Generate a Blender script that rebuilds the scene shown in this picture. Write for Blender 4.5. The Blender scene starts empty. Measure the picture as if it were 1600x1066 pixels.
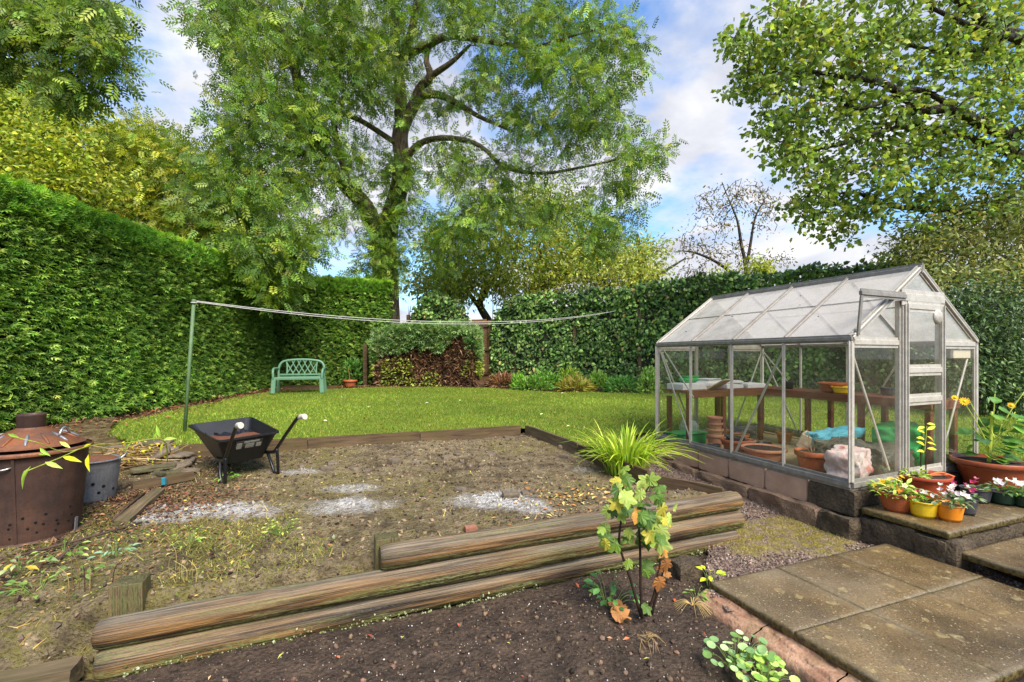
import bpy, math, random
import numpy as np
from math import sin, cos, pi, radians, sqrt
from mathutils import Vector, Matrix, Euler
random.seed(7); rng = np.random.default_rng(11)
scene = bpy.context.scene
COL = scene.collection
# ------------------------------------------------------------------ camera, sky, sun, exposure
HC, FPX, HY = 1.6, 740.0, 556.0          # eye height, focal length and horizon row of the 1600 px photograph
cam_d = bpy.data.cameras.new("camera"); cam = bpy.data.objects.new("camera", cam_d); COL.objects.link(cam)
cam.location = (0, 0, HC); cam.rotation_euler = (pi/2, 0, 0)
cam_d.sensor_width = 36; cam_d.lens = 36*FPX/1600
cam_d.shift_y = (HY-533)/1600; cam_d.clip_end = 1000; cam_d.clip_start = .05
scene.camera = cam
SUN_EL, SUN_AZ = radians(48), radians(152)   # azimuth: clockwise from +Y (the view direction)
world = bpy.data.worlds.new("World"); scene.world = world; world.use_nodes = True
def build_world():
    nt = world.node_tree; nt.nodes.clear(); N = nt.nodes.new; L = nt.links.new
    out = N('ShaderNodeOutputWorld'); bg = N('ShaderNodeBackground'); bg.inputs[1].default_value = .125
    L(bg.outputs[0], out.inputs[0])
    sky = N('ShaderNodeTexSky'); sky.sky_type = 'NISHITA'; sky.sun_disc = False
    sky.sun_elevation = SUN_EL; sky.sun_rotation = SUN_AZ; sky.air_density = 1.3; sky.dust_density = .6; sky.ozone_density = 1.6
    tc = N('ShaderNodeTexCoord')
    # clouds live on a flat layer overhead: project the direction on it so that they shrink to the horizon
    sep = N('ShaderNodeSeparateXYZ'); L(tc.outputs['Generated'], sep.inputs[0])
    zz = N('ShaderNodeMath'); zz.operation = 'MAXIMUM'; L(sep.outputs[2], zz.inputs[0]); zz.inputs[1].default_value = 0.0
    za = N('ShaderNodeMath'); za.operation = 'ADD'; L(zz.outputs[0], za.inputs[0]); za.inputs[1].default_value = .22
    dx = N('ShaderNodeMath'); dx.operation = 'DIVIDE'; L(sep.outputs[0], dx.inputs[0]); L(za.outputs[0], dx.inputs[1])
    dy = N('ShaderNodeMath'); dy.operation = 'DIVIDE'; L(sep.outputs[1], dy.inputs[0]); L(za.outputs[0], dy.inputs[1])
    cmb = N('ShaderNodeCombineXYZ'); L(dx.outputs[0], cmb.inputs[0]); L(dy.outputs[0], cmb.inputs[1]); cmb.inputs[2].default_value = CLOUD_SEED
    n1 = N('ShaderNodeTexNoise'); n1.inputs['Scale'].default_value = 1.15; n1.inputs['Detail'].default_value = 9; n1.inputs['Roughness'].default_value = .56
    L(cmb.outputs[0], n1.inputs['Vector'])
    r1 = N('ShaderNodeValToRGB'); r1.color_ramp.elements[0].position = .465; r1.color_ramp.elements[1].position = .575
    hz = N('ShaderNodeMath'); hz.operation = 'MULTIPLY_ADD'; L(zz.outputs[0], hz.inputs[0]); hz.inputs[1].default_value = -.22; hz.inputs[2].default_value = .10
    hc = N('ShaderNodeMath'); hc.operation = 'MAXIMUM'; L(hz.outputs[0], hc.inputs[0]); hc.inputs[1].default_value = 0
    ad = N('ShaderNodeMath'); ad.operation = 'ADD'; L(n1.outputs[0], ad.inputs[0]); L(hc.outputs[0], ad.inputs[1]); L(ad.outputs[0], r1.inputs[0])
    n2 = N('ShaderNodeTexNoise'); n2.inputs['Scale'].default_value = 2.1; n2.inputs['Detail'].default_value = 7; n2.inputs['Distortion'].default_value = .4
    L(cmb.outputs[0], n2.inputs['Vector'])
    r2 = N('ShaderNodeValToRGB'); e = r2.color_ramp.elements
    e[0].position = .40; e[0].color = (2.2, 2.3, 2.65, 1); e[1].position = .64; e[1].color = (3.5, 3.5, 3.6, 1)
    L(n2.outputs[0], r2.inputs[0])
    sk = N('ShaderNodeMix'); sk.data_type = 'RGBA'; sk.blend_type = 'MULTIPLY'; sk.inputs[0].default_value = 1
    L(sky.outputs[0], sk.inputs[6]); sk.inputs[7].default_value = SKY_TINT
    mx = N('ShaderNodeMix'); mx.data_type = 'RGBA'
    L(r1.outputs[0], mx.inputs[0]); L(sk.outputs[2], mx.inputs[6]); L(r2.outputs[0], mx.inputs[7])
    L(mx.outputs[2], bg.inputs[0])
CLOUD_SEED = 3.7; SKY_TINT = (.50, .68, .90, 1)
build_world()
sun_d = bpy.data.lights.new("sun", 'SUN'); sun_d.energy = 2.8; sun_d.angle = radians(30); sun_d.color = (1, .93, .82)
sun = bpy.data.objects.new("sun", sun_d); COL.objects.link(sun)
_sd = Vector((sin(SUN_AZ)*cos(SUN_EL), cos(SUN_AZ)*cos(SUN_EL), sin(SUN_EL)))
sun.rotation_euler = _sd.to_track_quat('Z', 'Y').to_euler(); sun.location = _sd*60
vs = scene.view_settings; vs.view_transform = 'Standard'; vs.look = 'None'; vs.gamma = 1; vs.use_curve_mapping = False; vs.exposure = 1.32
cy = scene.cycles; cy.max_bounces = 8; cy.transparent_max_bounces = 24; cy.transmission_bounces = 8; cy.diffuse_bounces = 5; cy.glossy_bounces = 4
cy.caustics_reflective = False; cy.caustics_refractive = False; cy.sample_clamp_indirect = 6
# ------------------------------------------------------------------ helpers
def W(px, py, d):                        # a photograph pixel at depth d -> place in the garden
    return np.array([(px-800)*d/FPX, d, HC-(py-HY)*d/FPX])
def lin(r, g=None, b=None):              # sRGB 0..255 -> linear
    if g is None: r, g, b = r
    f = lambda c: (c/255/12.92 if c <= 10.3 else ((c/255+.055)/1.055)**2.4)
    return np.array([f(r), f(g), f(b)])
def tag(o, label=None, cat=None, group=None, kind=None):
    if label: o['label'] = label
    if cat: o['category'] = cat
    if group: o['group'] = group
    if kind: o['kind'] = kind
    return o
def empty(name, loc=(0, 0, 0), label=None, cat=None, group=None, rz=0):
    o = bpy.data.objects.new(name, None); COL.objects.link(o); o.location = loc; o.rotation_euler = (0, 0, rz)
    o.empty_display_size = .1
    return tag(o, label, cat, group)
def link(o, parent=None):
    COL.objects.link(o)
    if parent is not None: o.parent = parent
    return o
def fast(name, V, F, mat, parent=None, attrs=None, smooth=False, kind=None):
    V = np.asarray(V, np.float32); F = np.asarray(F, np.int32); me = bpy.data.meshes.new(name)
    n, k = F.shape
    me.vertices.add(len(V)); me.vertices.foreach_set('co', V.ravel())
    me.loops.add(n*k); me.loops.foreach_set('vertex_index', F.ravel())
    me.polygons.add(n); me.polygons.foreach_set('loop_start', np.arange(0, n*k, k, dtype=np.int32))
    me.polygons.foreach_set('use_smooth', np.full(n, smooth))
    add_attrs(me, attrs)
    me.update(calc_edges=True); me.materials.append(mat)
    o = link(bpy.data.objects.new(name, me), parent)
    if kind: o['kind'] = kind
    return o
def add_attrs(me, attrs):
    for nm, A in (attrs or {}).items():
        A = np.asarray(A, np.float32)
        if A.ndim == 1: a = me.attributes.new(nm, 'FLOAT', 'POINT'); a.data.foreach_set('value', A)
        elif A.shape[1] == 3 and nm != 'col': a = me.attributes.new(nm, 'FLOAT_VECTOR', 'POINT'); a.data.foreach_set('vector', A.ravel())
        else:
            B = np.ones((len(A), 4), np.float32); B[:, :A.shape[1]] = A
            a = me.attributes.new(nm, 'FLOAT_COLOR', 'POINT'); a.data.foreach_set('color', B.ravel())
class MB:                                # collects shapes, builds ONE mesh
    def __init__(s): s.v = []; s.f = []; s.n = 0; s.c = []; s.sm = []
    def add(s, V, F, smooth=False, c=(1, 1, 1)):
        V = np.asarray(V, float); s.v.append(V); s.f += [tuple(int(i)+s.n for i in f) for f in F]; s.sm += [smooth]*len(F)
        s.c.append(np.tile(np.asarray(c, float), (len(V), 1))); s.n += len(V); return s
    def box(s, c, size, M=None, bev=0, col=(1, 1, 1)):
        h = np.asarray(size, float)/2; M = np.eye(3) if M is None else np.asarray(M)
        if bev <= 0:
            V = np.array([[x, y, z] for x in (-1, 1) for y in (-1, 1) for z in (-1, 1)])*h
            F = [(0, 1, 3, 2), (4, 6, 7, 5), (0, 4, 5, 1), (2, 3, 7, 6), (0, 2, 6, 4), (1, 5, 7, 3)]
        else:
            V = []; 
            for x in (-1, 1):
                for y in (-1, 1):
                    for z in (-1, 1):
                        for ax in range(3):
                            p = np.array([x, y, z])*(h-bev); p[ax] = (x, y, z)[ax]*h[ax]; V.append(p)
            V = np.array(V); ix = lambda x, y, z, a: (((x > 0)*2+(y > 0))*2+(z > 0))*3+a
            F = []
            for a in range(3):
                b, d = (a+1) % 3, (a+2) % 3
                for sg in (-1, 1):
                    q = []
                    for (i, j) in ((-1, -1), (1, -1), (1, 1), (-1, 1)):
                        t = [0, 0, 0]; t[a] = sg; t[b] = i; t[d] = j; q.append(ix(*t, a))
                    F.append(q if sg > 0 else q[::-1])
            for a in range(3):                       # edges along a
                b, d = (a+1) % 3, (a+2) % 3
                for i in (-1, 1):
                    for j in (-1, 1):
                        t0 = [0, 0, 0]; t0[a] = -1; t0[b] = i; t0[d] = j; t1 = list(t0); t1[a] = 1
                        q = [ix(*t0, b), ix(*t1, b), ix(*t1, d), ix(*t0, d)]
                        F.append(q if i*j < 0 else q[::-1])
            for x in (-1, 1):
                for y in (-1, 1):
                    for z in (-1, 1):
                        q = [ix(x, y, z, 0), ix(x, y, z, 1), ix(x, y, z, 2)]; F.append(q if x*y*z > 0 else q[::-1])
        return s.add(V@M.T+np.asarray(c, float), F, False, col)
    def beam(s, p, q, w, h, bev=0, up=(0, 0, 1), col=(1, 1, 1)):   # box from p to q, w sideways, h along up
        p = np.asarray(p, float); q = np.asarray(q, float); x = q-p; L = np.linalg.norm(x); x = x/L
        y = np.cross(up, x); ny = np.linalg.norm(y)
        y = np.array([0, 1., 0]) if ny < 1e-6 else y/ny
        z = np.cross(x, y)
        return s.box((p+q)/2, (L, w, h), np.stack([x, y, z], 1), bev, col)
    def tube(s, P, R, n=8, caps=True, col=(1, 1, 1)):
        P = np.asarray(P, float); m = len(P); R = np.full(m, R, float) if np.isscalar(R) else np.asarray(R, float)
        T = np.gradient(P, axis=0); T /= np.linalg.norm(T, axis=1)[:, None]+1e-9
        u = np.cross(T[0], [0, 0, 1.]); u = np.array([1., 0, 0]) if np.linalg.norm(u) < 1e-3 else u/np.linalg.norm(u)
        V = []; an = np.arange(n)*2*pi/n
        for i in range(m):
            u = u-T[i]*np.dot(u, T[i]); u /= np.linalg.norm(u)+1e-9; w = np.cross(T[i], u)
            V.append(P[i]+R[i]*(np.cos(an)[:, None]*u+np.sin(an)[:, None]*w))
        F = [(i*n+j, i*n+(j+1) % n, (i+1)*n+(j+1) % n, (i+1)*n+j) for i in range(m-1) for j in range(n)]
        V = np.concatenate(V)
        s.add(V, F, True, col)
        if caps:
            b = s.n-len(V); s.f.append(tuple(b+j for j in range(n))[::-1]); s.f.append(tuple(b+(m-1)*n+j for j in range(n))); s.sm += [False, False]
        return s
    def lathe(s, prof, c=(0, 0, 0), n=32, M=None, col=(1, 1, 1), wob=None):
        prof = np.asarray(prof, float); an = np.arange(n)*2*pi/n; M = np.eye(3) if M is None else M
        V = []
        for r, z in prof:
            rr = r*np.ones(n) if wob is None else r*(1+wob(an))
            V.append(np.stack([rr*np.cos(an), rr*np.sin(an), np.full(n, z)], 1))
        m = len(prof)
        F = [(i*n+j, i*n+(j+1) % n, (i+1)*n+(j+1) % n, (i+1)*n+j) for i in range(m-1) for j in range(n)]
        return s.add(np.concatenate(V)@np.asarray(M).T+np.asarray(c, float), F, True, col)
    def build(s, name, mat, parent=None, kind=None, colattr=False):
        me = bpy.data.meshes.new(name); V = np.concatenate(s.v)
        me.from_pydata(V.tolist(), [], s.f); me.polygons.foreach_set('use_smooth', np.array(s.sm))
        if colattr: add_attrs(me, {'col': np.concatenate(s.c)})
        me.update(); me.materials.append(mat)
        o = link(bpy.data.objects.new(name, me), parent)
        if kind: o['kind'] = kind
        return o
def rotz(a): return np.array([[cos(a), -sin(a), 0], [sin(a), cos(a), 0], [0, 0, 1]])
def roty(a): return np.array([[cos(a), 0, sin(a)], [0, 1, 0], [-sin(a), 0, cos(a)]])
def rotx(a): return np.array([[1, 0, 0], [0, cos(a), -sin(a)], [0, sin(a), cos(a)]])
def smooth_line(P, k=4):                 # Catmull-Rom through points (any columns)
    P = np.asarray(P, float); Q = np.concatenate([2*P[:1]-P[1:2], P, 2*P[-1:]-P[-2:-1]]); out = []
    for i in range(len(P)-1):
        a, b, c, d = Q[i:i+4]
        for t in np.arange(k)/k:
            out.append(.5*((2*b)+(c-a)*t+(2*a-5*b+4*c-d)*t*t+(3*b-a-3*c+d)*t**3))
    out.append(P[-1]); return np.array(out)
def vnoise(P, seed=0):
    P = np.asarray(P, float); I = np.floor(P).astype(np.int64); f = P-I; f = f*f*(3-2*f)
    def h(i, j, k):
        n = (i*374761393+j*668265263+k*2147483647+seed*144665) & 0x7fffffff
        n = ((n ^ (n >> 13))*1274126177) & 0x7fffffff
        return ((n ^ (n >> 16)) & 0xffff)/65535.
    x, y, z = I[:, 0], I[:, 1], I[:, 2]; u, v, w = f[:, 0], f[:, 1], f[:, 2]
    l = lambda a, b, t: a+(b-a)*t
    return l(l(l(h(x, y, z), h(x+1, y, z), u), l(h(x, y+1, z), h(x+1, y+1, z), u), v),
             l(l(h(x, y, z+1), h(x+1, y, z+1), u), l(h(x, y+1, z+1), h(x+1, y+1, z+1), u), v), w)
def fbm(P, oct=4, seed=0, gain=.5):
    P = np.asarray(P, float); P = P if P.shape[1] == 3 else np.concatenate([P, np.zeros((len(P), 1))], 1)
    a, t, s = 1., 0., 0.
    for o in range(oct): t = t+a*vnoise(P*2**o+17.3*o, seed+o); s += a; a *= gain
    return t/s-.5
def frames(Y, Z):                        # rows -> rotation matrices: local y = Y, local z near Z
    Y = Y/(np.linalg.norm(Y, axis=1)[:, None]+1e-9); X = np.cross(Y, Z); X /= np.linalg.norm(X, axis=1)[:, None]+1e-9
    return np.stack([X, Y, np.cross(X, Y)], 2)
def scatter(T, P, R, S, C, jitter=.0):
    Tv, Tf = T; n = len(Tv); N = len(P); S = np.asarray(S, float)
    S = S[:, None, None] if S.ndim == 1 else S[:, None, :]
    V = P[:, None, :]+np.einsum('nij,nkj->nki', R, Tv[None]*S)
    F = (Tf[None]+(np.arange(N)*n)[:, None, None]).reshape(-1, Tf.shape[1])
    return V.reshape(-1, 3), F, np.repeat(C, n, 0)
def cat_mesh(parts):
    V, F, C, n = [], [], [], 0
    for v, f, c in parts: V.append(v); F.append(f+n); C.append(c); n += len(v)
    return np.concatenate(V), np.concatenate(F), np.concatenate(C)
def pal(N, cols, w=None, var=.18):       # N colours drawn from an sRGB palette, linear
    L = np.array([lin(*c) for c in cols]); i = rng.choice(len(cols), N, p=None if w is None else np.array(w)/sum(w))
    return np.clip(L[i]*(1+var*rng.standard_normal((N, 1)))*(1+.06*rng.standard_normal((N, 3))), .002, .9)
def rand_dirs(N): v = rng.standard_normal((N, 3)); return v/np.linalg.norm(v, axis=1)[:, None]
# ---- leaf shapes: (vertices, triangles or quads); local y = from stalk to tip, z = upper side
def tpl_leaflets(n=4, L=.36, w=.145):     # pinnate leaf, quads
    V, F = [], []
    def lf(p, d):
        d = np.array(d)/np.linalg.norm(d); sd = np.array([d[1], -d[0], 0]); b = len(V)
        V.extend([p, p+d*L*.45+sd*w*.5+[0, 0, -.02], p+d*L+[0, 0, -.06], p+d*L*.45-sd*w*.5+[0, 0, -.02]]); F.append((b, b+1, b+2, b+3))
    for i in range(n):
        y = .2+.62*i/max(1, n-1)
        for sg in (-1, 1): lf(np.array([0, y, -.1*y*y]), (sg*.85, .55, 0))
    lf(np.array([0, .9, -.09]), (0, 1, 0))
    return np.array(V), np.array(F)
def tpl_lobed(lobes=5, notch=.55):       # maple-like leaf, fan of triangles
    pts = []
    an = np.linspace(-2.35, 2.35, lobes); ln = 1-.28*np.abs(np.linspace(-1.2, 1.2, lobes))
    for i in range(lobes):
        a = an[i]; pts.append((sin(a)*ln[i]*.62, .38+cos(a)*ln[i]*.62))
        if i < lobes-1: m = (an[i]+an[i+1])/2; q = notch*.62*(ln[i]+ln[i+1])/2; pts.append((sin(m)*q, .38+cos(m)*q))
    pts = [(0, .06)]+pts
    V = [(0, .38, .05)]+[(x, y, -.26*abs(x)-.12*max(0, y-.5)) for x, y in pts]; n = len(pts)
    return np.array(V, float), np.array([(0, 1+i, 1+(i+1) % n) for i in range(n)])
def tpl_simple(w=.42, droop=.12):
    V = [(0, 0, 0), (w*.42, .3, .05), (w*.45, .6, .03), (0, 1, -droop), (-w*.45, .6, .03), (-w*.42, .3, .05), (0, .5, -.03)]
    return np.array(V, float), np.array([(0, 1, 6), (1, 2, 6), (2, 3, 6), (3, 4, 6), (4, 5, 6), (5, 0, 6)])
def tpl_quad(w=.45, fold=.08):
    return np.array([(0, 0, 0), (w*.5, .45, fold), (0, 1, -.06), (-w*.5, .45, fold)], float), np.array([(0, 1, 2, 3)])
def tpl_frond(rows=((.12, .5), (.34, .52), (.56, .36))):   # flat conifer spray, quads
    V, F = [], []
    def sp(p, d, L, w):
        d = np.array(d, float)/np.linalg.norm(d); sd = np.array([d[1], -d[0], 0]); b = len(V); p = np.array(p, float)
        V.extend([p-sd*w*.3, p+sd*w*.3, p+d*L*.6+sd*w*.5+[0, 0, -.02], p+d*L+[0, 0, -.1], ]); F.append((b, b+1, b+2, b+3))
        b = len(V); V.extend([p-sd*w*.3, p+d*L+[0, 0, -.1], p+d*L*.6-sd*w*.5+[0, 0, -.02], p-sd*w*.3]); F.append((b, b+1, b+2, b+3))
    def sp(p, d, L, w):
        d = np.array(d, float)/np.linalg.norm(d); sd = np.array([d[1], -d[0], 0]); b = len(V); p = np.array(p, float)
        V.extend([p, p+d*L*.55+sd*w*.5+[0, 0, .01], p+d*L+[0, 0, -.08], p+d*L*.55-sd*w*.5+[0, 0, .01]]); F.append((b, b+1, b+2, b+3))
    sp((0, 0, 0), (0, 1, 0), 1., .16)
    for y, L in rows:
        for sg in (-1, 1): sp((0, y, -.02*y), (sg*.72, .7, 0), L, .15)
    return np.array(V), np.array(F)
def tpl_blade(bend=.35):
    return np.array([(-.5, 0, 0), (.5, 0, 0), (.1, 1, -bend), (-.1, 1, -bend)], float), np.array([(0, 1, 2, 3)])
def tpl_grit(seed):
    V = np.array([(1, 0, 0), (-1, 0, 0), (0, 1, 0), (0, -1, 0), (0, 0, 1), (0, 0, -1)], float); F = np.array([(0, 2, 4), (2, 1, 4), (1, 3, 4), (3, 0, 4), (2, 0, 5), (1, 2, 5), (3, 1, 5), (0, 3, 5)])
    return V*(1+.5*fbm(V*1.3+seed*5.1, 2, seed))[:, None], F
def tpl_rock(seed, sub=0):
    import bmesh
    bm = bmesh.new(); bmesh.ops.create_icosphere(bm, subdivisions=1+sub, radius=1); bm.verts.ensure_lookup_table()
    V = np.array([v.co for v in bm.verts]); F = np.array([[v.index for v in f.verts] for f in bm.faces]); bm.free()
    return V*(1+.55*fbm(V*1.3+seed*5.1, 2, seed))[:, None], F
T_ASH, T_MAPLE, T_IVY, T_SIMPLE, T_QUAD, T_FROND, T_BLADE = tpl_leaflets(), tpl_lobed(5, .70), tpl_lobed(3, .66), tpl_simple(), tpl_quad(), tpl_frond(), tpl_blade()
# ------------------------------------------------------------------ materials
class NT:
    def __init__(s, name):
        s.m = bpy.data.materials.new(name); s.m.use_nodes = True; s.t = s.m.node_tree; s.t.nodes.clear(); s.out = s.N('ShaderNodeOutputMaterial'); s._c = {}
    def N(s, t, **kw):
        n = s.t.nodes.new(t)
        for k, v in kw.items(): setattr(n, k, v)
        return n
    def L(s, a, b): s.t.links.new(a, b)
    def put(s, sock, v):
        if isinstance(v, bpy.types.NodeSocket): s.L(v, sock)
        elif v is not None:
            if sock.type == 'RGBA' and not np.isscalar(v): v = (*[float(x) for x in v][:3], 1)
            sock.default_value = v
    def co(s, kind='Object', scale=(1, 1, 1), rnd=False):
        k = (kind, tuple(scale), rnd)
        if k in s._c: return s._c[k]
        if kind == 'Position': o = s.N('ShaderNodeNewGeometry').outputs['Position']
        elif kind.startswith('@'): o = s.attr(kind[1:], 'Vector')
        else: o = s.N('ShaderNodeTexCoord').outputs[kind]
        if rnd:
            oi = s.N('ShaderNodeObjectInfo'); a = s.N('ShaderNodeVectorMath', operation='MULTIPLY_ADD')
            cb = s.N('ShaderNodeCombineXYZ')
            for i in range(3): s.L(oi.outputs['Random'], cb.inputs[i])
            s.L(cb.outputs[0], a.inputs[0]); a.inputs[1].default_value = (37, 53, 29); s.L(o, a.inputs[2]); o = a.outputs[0]
        if tuple(scale) != (1, 1, 1):
            mp = s.N('ShaderNodeVectorMath', operation='MULTIPLY'); s.L(o, mp.inputs[0]); mp.inputs[1].default_value = scale; o = mp.outputs[0]
        s._c[k] = o; return o
    def attr(s, name, out='Color'):
        n = s.N('ShaderNodeAttribute'); n.attribute_name = name; return n.outputs[out]
    def noise(s, scale, detail=4, vec=None, rough=.55, dist=0):
        n = s.N('ShaderNodeTexNoise'); n.inputs['Scale'].default_value = scale; n.inputs['Detail'].default_value = detail
        n.inputs['Roughness'].default_value = rough; n.inputs['Distortion'].default_value = dist
        s.L(vec if vec is not None else s.co(), n.inputs['Vector']); return n.outputs[0]
    def voro(s, scale, vec=None, feature='F1', out='Distance', rnd=1):
        n = s.N('ShaderNodeTexVoronoi'); n.feature = feature; n.inputs['Scale'].default_value = scale; n.inputs['Randomness'].default_value = rnd
        s.L(vec if vec is not None else s.co(), n.inputs['Vector']); return n.outputs[out]
    def ramp(s, fac, stops):
        n = s.N('ShaderNodeValToRGB'); e = n.color_ramp.elements
        while len(e) < len(stops): e.new(.5)
        for el, (p, c) in zip(e, stops): el.position = p; el.color = (c, c, c, 1) if np.isscalar(c) else (*[float(x) for x in c][:3], 1)
        s.put(n.inputs[0], fac); return n.outputs[0]
    def mix(s, fac, a, b, mode='MIX'):
        n = s.N('ShaderNodeMix'); n.data_type = 'RGBA'; n.blend_type = mode; s.put(n.inputs[0], fac); s.put(n.inputs[6], a); s.put(n.inputs[7], b); return n.outputs[2]
    def math(s, op, a, b=0., clamp=False):
        n = s.N('ShaderNodeMath', operation=op); n.use_clamp = clamp; s.put(n.inputs[0], a); s.put(n.inputs[1], b); return n.outputs[0]
    def bump(s, h, strength=.4, dist=.01):
        n = s.N('ShaderNodeBump'); n.inputs['Strength'].default_value = strength; n.inputs['Distance'].default_value = dist; s.put(n.inputs['Height'], h); return n.outputs[0]
    def bsdf(s, base, rough=.6, normal=None, metal=0., spec=.4, coat=0.):
        n = s.N('ShaderNodeBsdfPrincipled'); s.put(n.inputs['Base Color'], base); s.put(n.inputs['Roughness'], rough); s.put(n.inputs['Metallic'], metal)
        n.inputs['Specular IOR Level'].default_value = spec; n.inputs['Coat Weight'].default_value = coat
        if normal is not None: s.L(normal, n.inputs['Normal'])
        return n.outputs[0]
    def done(s, sh): s.L(sh, s.out.inputs[0]); return s.m
def m_basic(name, c1, c2, scale=12, rough=.6, bump=.3, bscale=None, dist=.004, metal=0, spec=.4, coat=0, lo=.35, hi=.65, vec=None, rnd=True):
    n = NT(name); v = n.co('Object', rnd=rnd)
    f = n.noise(scale, 5, v); c = n.mix(n.ramp(f, [(lo, 0), (hi, 1)]), lin(*c1), lin(*c2))
    h = n.noise(bscale or scale*4, 4, v)
    c = n.mix(.5, c, n.ramp(h, [(.25, lin(*c1)*.75), (.75, lin(*c2))]))
    return n.done(n.bsdf(c, rough, n.bump(h, bump, dist), metal, spec, coat))
def m_leaf(name, transl=.35, rough=.45, spec=.35, gain=1.):
    n = NT(name); c = n.attr('col'); nz = n.noise(9, 2, n.co('Object'))
    c = n.mix(1., c, n.ramp(nz, [(.3, .8*gain), (.7, 1.2*gain)]), 'MULTIPLY')
    b = n.bsdf(c, rough, None, 0, spec)
    t = n.N('ShaderNodeBsdfTranslucent'); n.L(n.mix(1., c, (1.35, 1.3, .7, 1), 'MULTIPLY'), t.inputs[0])
    mx = n.N('ShaderNodeMixShader'); mx.inputs[0].default_value = transl; n.L(b, mx.inputs[1]); n.L(t.outputs[0], mx.inputs[2])
    return n.done(mx.outputs[0])
M = {}
M['leaf'] = m_leaf('leaf', gain=1.45); M['hedge'] = m_leaf('conifer_spray', .3, .65, .15, 1.72); M['ivy'] = m_leaf('ivy_leaf', .18, .48, .3, 1.8)
M['grass'] = m_leaf('grass_blade', .3, .5, .3, 1.15); M['dry'] = m_leaf('dry_leaf', .12, .7, .2); M['petal'] = m_leaf('petal', .3, .5, .3)
M['litter'] = m_leaf('leaf_litter', .05, .6, .35)
def _bark(name, c1, c2):
    n = NT(name); v = n.co('Object', (6, 6, 1.6)); f = n.noise(2.2, 6, v, .65); g = n.voro(3.2, v, 'DISTANCE_TO_EDGE')
    c = n.mix(n.ramp(f, [(.35, 0), (.65, 1)]), lin(*c1), lin(*c2)); c = n.mix(n.ramp(n.noise(1.3, 3), [(.5, 0), (.7, .55)]), c, lin(96, 104, 60))
    return n.done(n.bsdf(c, .85, n.bump(n.math('ADD', f, n.ramp(g, [(0, 0), (.25, 1)])), .7, .03), 0, .2))
M['bark'] = _bark('bark', (70, 62, 50), (128, 114, 92)); M['bark_dark'] = _bark('dark_bark', (40, 36, 34), (84, 76, 68))
M['twig'] = m_basic('twig', (70, 60, 46), (112, 98, 72), 20, .8); M['core'] = m_basic('hedge_dark_core', (26, 30, 16), (44, 46, 24), 14, .9, 1, 30, .05)  # core: dark tone standing in for the shade deep inside foliage
# ------------------------------------------------------------------ the ground, step by step
LA, LB = np.array([-2.03, 2.31]), np.array([1.90, 3.97]); LD = (LB-LA)/np.linalg.norm(LB-LA); LN = np.array([-LD[1], LD[0]])   # line of the log wall
def sd_log(x, y): return (x-LA[0])*LN[0]+(y-LA[1])*LN[1]
def along_log(x, y): return (x-LA[0])*LD[0]+(y-LA[1])*LD[1]
sst = lambda a, b, t: (lambda u: u*u*(3-2*u))(np.clip((t-a)/(b-a), 0, 1))
def z_lawn(x, y): return .50+.028*(y-6)
def z_plot(x, y):
    z = .27+.04*(y-2.5)+.05*sst(1.0, 3.2, along_log(x, y))*(1-sst(0, 1.5, sd_log(x, y)))
    s = sd_log(x, y); left = 1-sst(-.45, .0, along_log(x, y)); z = z-.05*sst(.30, .12, s); hl = sst(.32, .12, s)*sst(-.60, -.06, along_log(x, y)); z = z*(1-hl)-.07*hl
    z = z-left*(1-sst(-.55, .7, s))*.38
    z = z+sst(5.4, 6.6, y+.2*(x+4))*sst(-3.6, -4.6, x)*.12
    z = z-.07*sst(.5, 1.4, x)*sst(4.2, 4.6, y)
    return z
def z_path(x, y): return np.where(y < 4.2, .035, .04+.075*(y-4.2))+.26*sst(6.2, 6.9, y)
BOARD_R = np.array([(.2, 6.92), (.81, 5.78), (1.33, 4.60), (1.86, 4.16)])
def board_x(y): return np.interp(-np.asarray(y), -BOARD_R[:, 1], BOARD_R[:, 0])
FRONT = np.array([(-6.4, 7.6), (-5.6, 6.5), (-4.83, 5.98), (-3.9, 5.70), (.11, 6.95), (.22, 6.98), (.84, 5.84), (1.12, 5.45), (1.5, 6.3), (1.95, 6.7), (2.6, 6.7), (4.7, 4.95), (12, 4.2)])
BACK = np.array([(-6.4, 12.2), (-4.6, 13.1), (-3.6, 13.5), (-2.2, 13.6), (-.6, 13.2), (.3, 12.5), (1.4, 12.1), (3.6, 11.9), (5, 11.3), (12, 9)])
GN, GU, GV = np.array([2.889, 4.034]), np.array([-.345, .938]), np.array([.915, .404])     # greenhouse: near corner, long side, gable side
def GA(a, b, h=0.): p = GN+GU*a+GV*b; return np.array([p[0], p[1], .477+h])
def g_ab(x, y):
    m = np.linalg.inv(np.stack([GU, GV], 1)); d = np.stack([x-GN[0], y-GN[1]]); return m@d.reshape(2, -1)
def grid(x0, x1, y0, y1, st, zf, mask=None, jit=.0):
    xs = np.arange(x0, x1+st/2, st); ys = np.arange(y0, y1+st/2, st); X, Y = np.meshgrid(xs, ys); nx, ny = len(xs), len(ys)
    x, y = X.ravel(), Y.ravel(); z = zf(x, y); I = np.arange(nx*ny).reshape(ny, nx)
    F = np.stack([I[:-1, :-1], I[:-1, 1:], I[1:, 1:], I[1:, :-1]], -1).reshape(-1, 4)
    V = np.stack([x, y, z], 1)
    if mask is not None:
        k = mask(x, y); F = F[k[F].all(1)]; u = np.unique(F); r = np.zeros(len(V), int); r[u] = np.arange(len(u)); V = V[u]; F = r[F]
    return V, F
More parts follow.
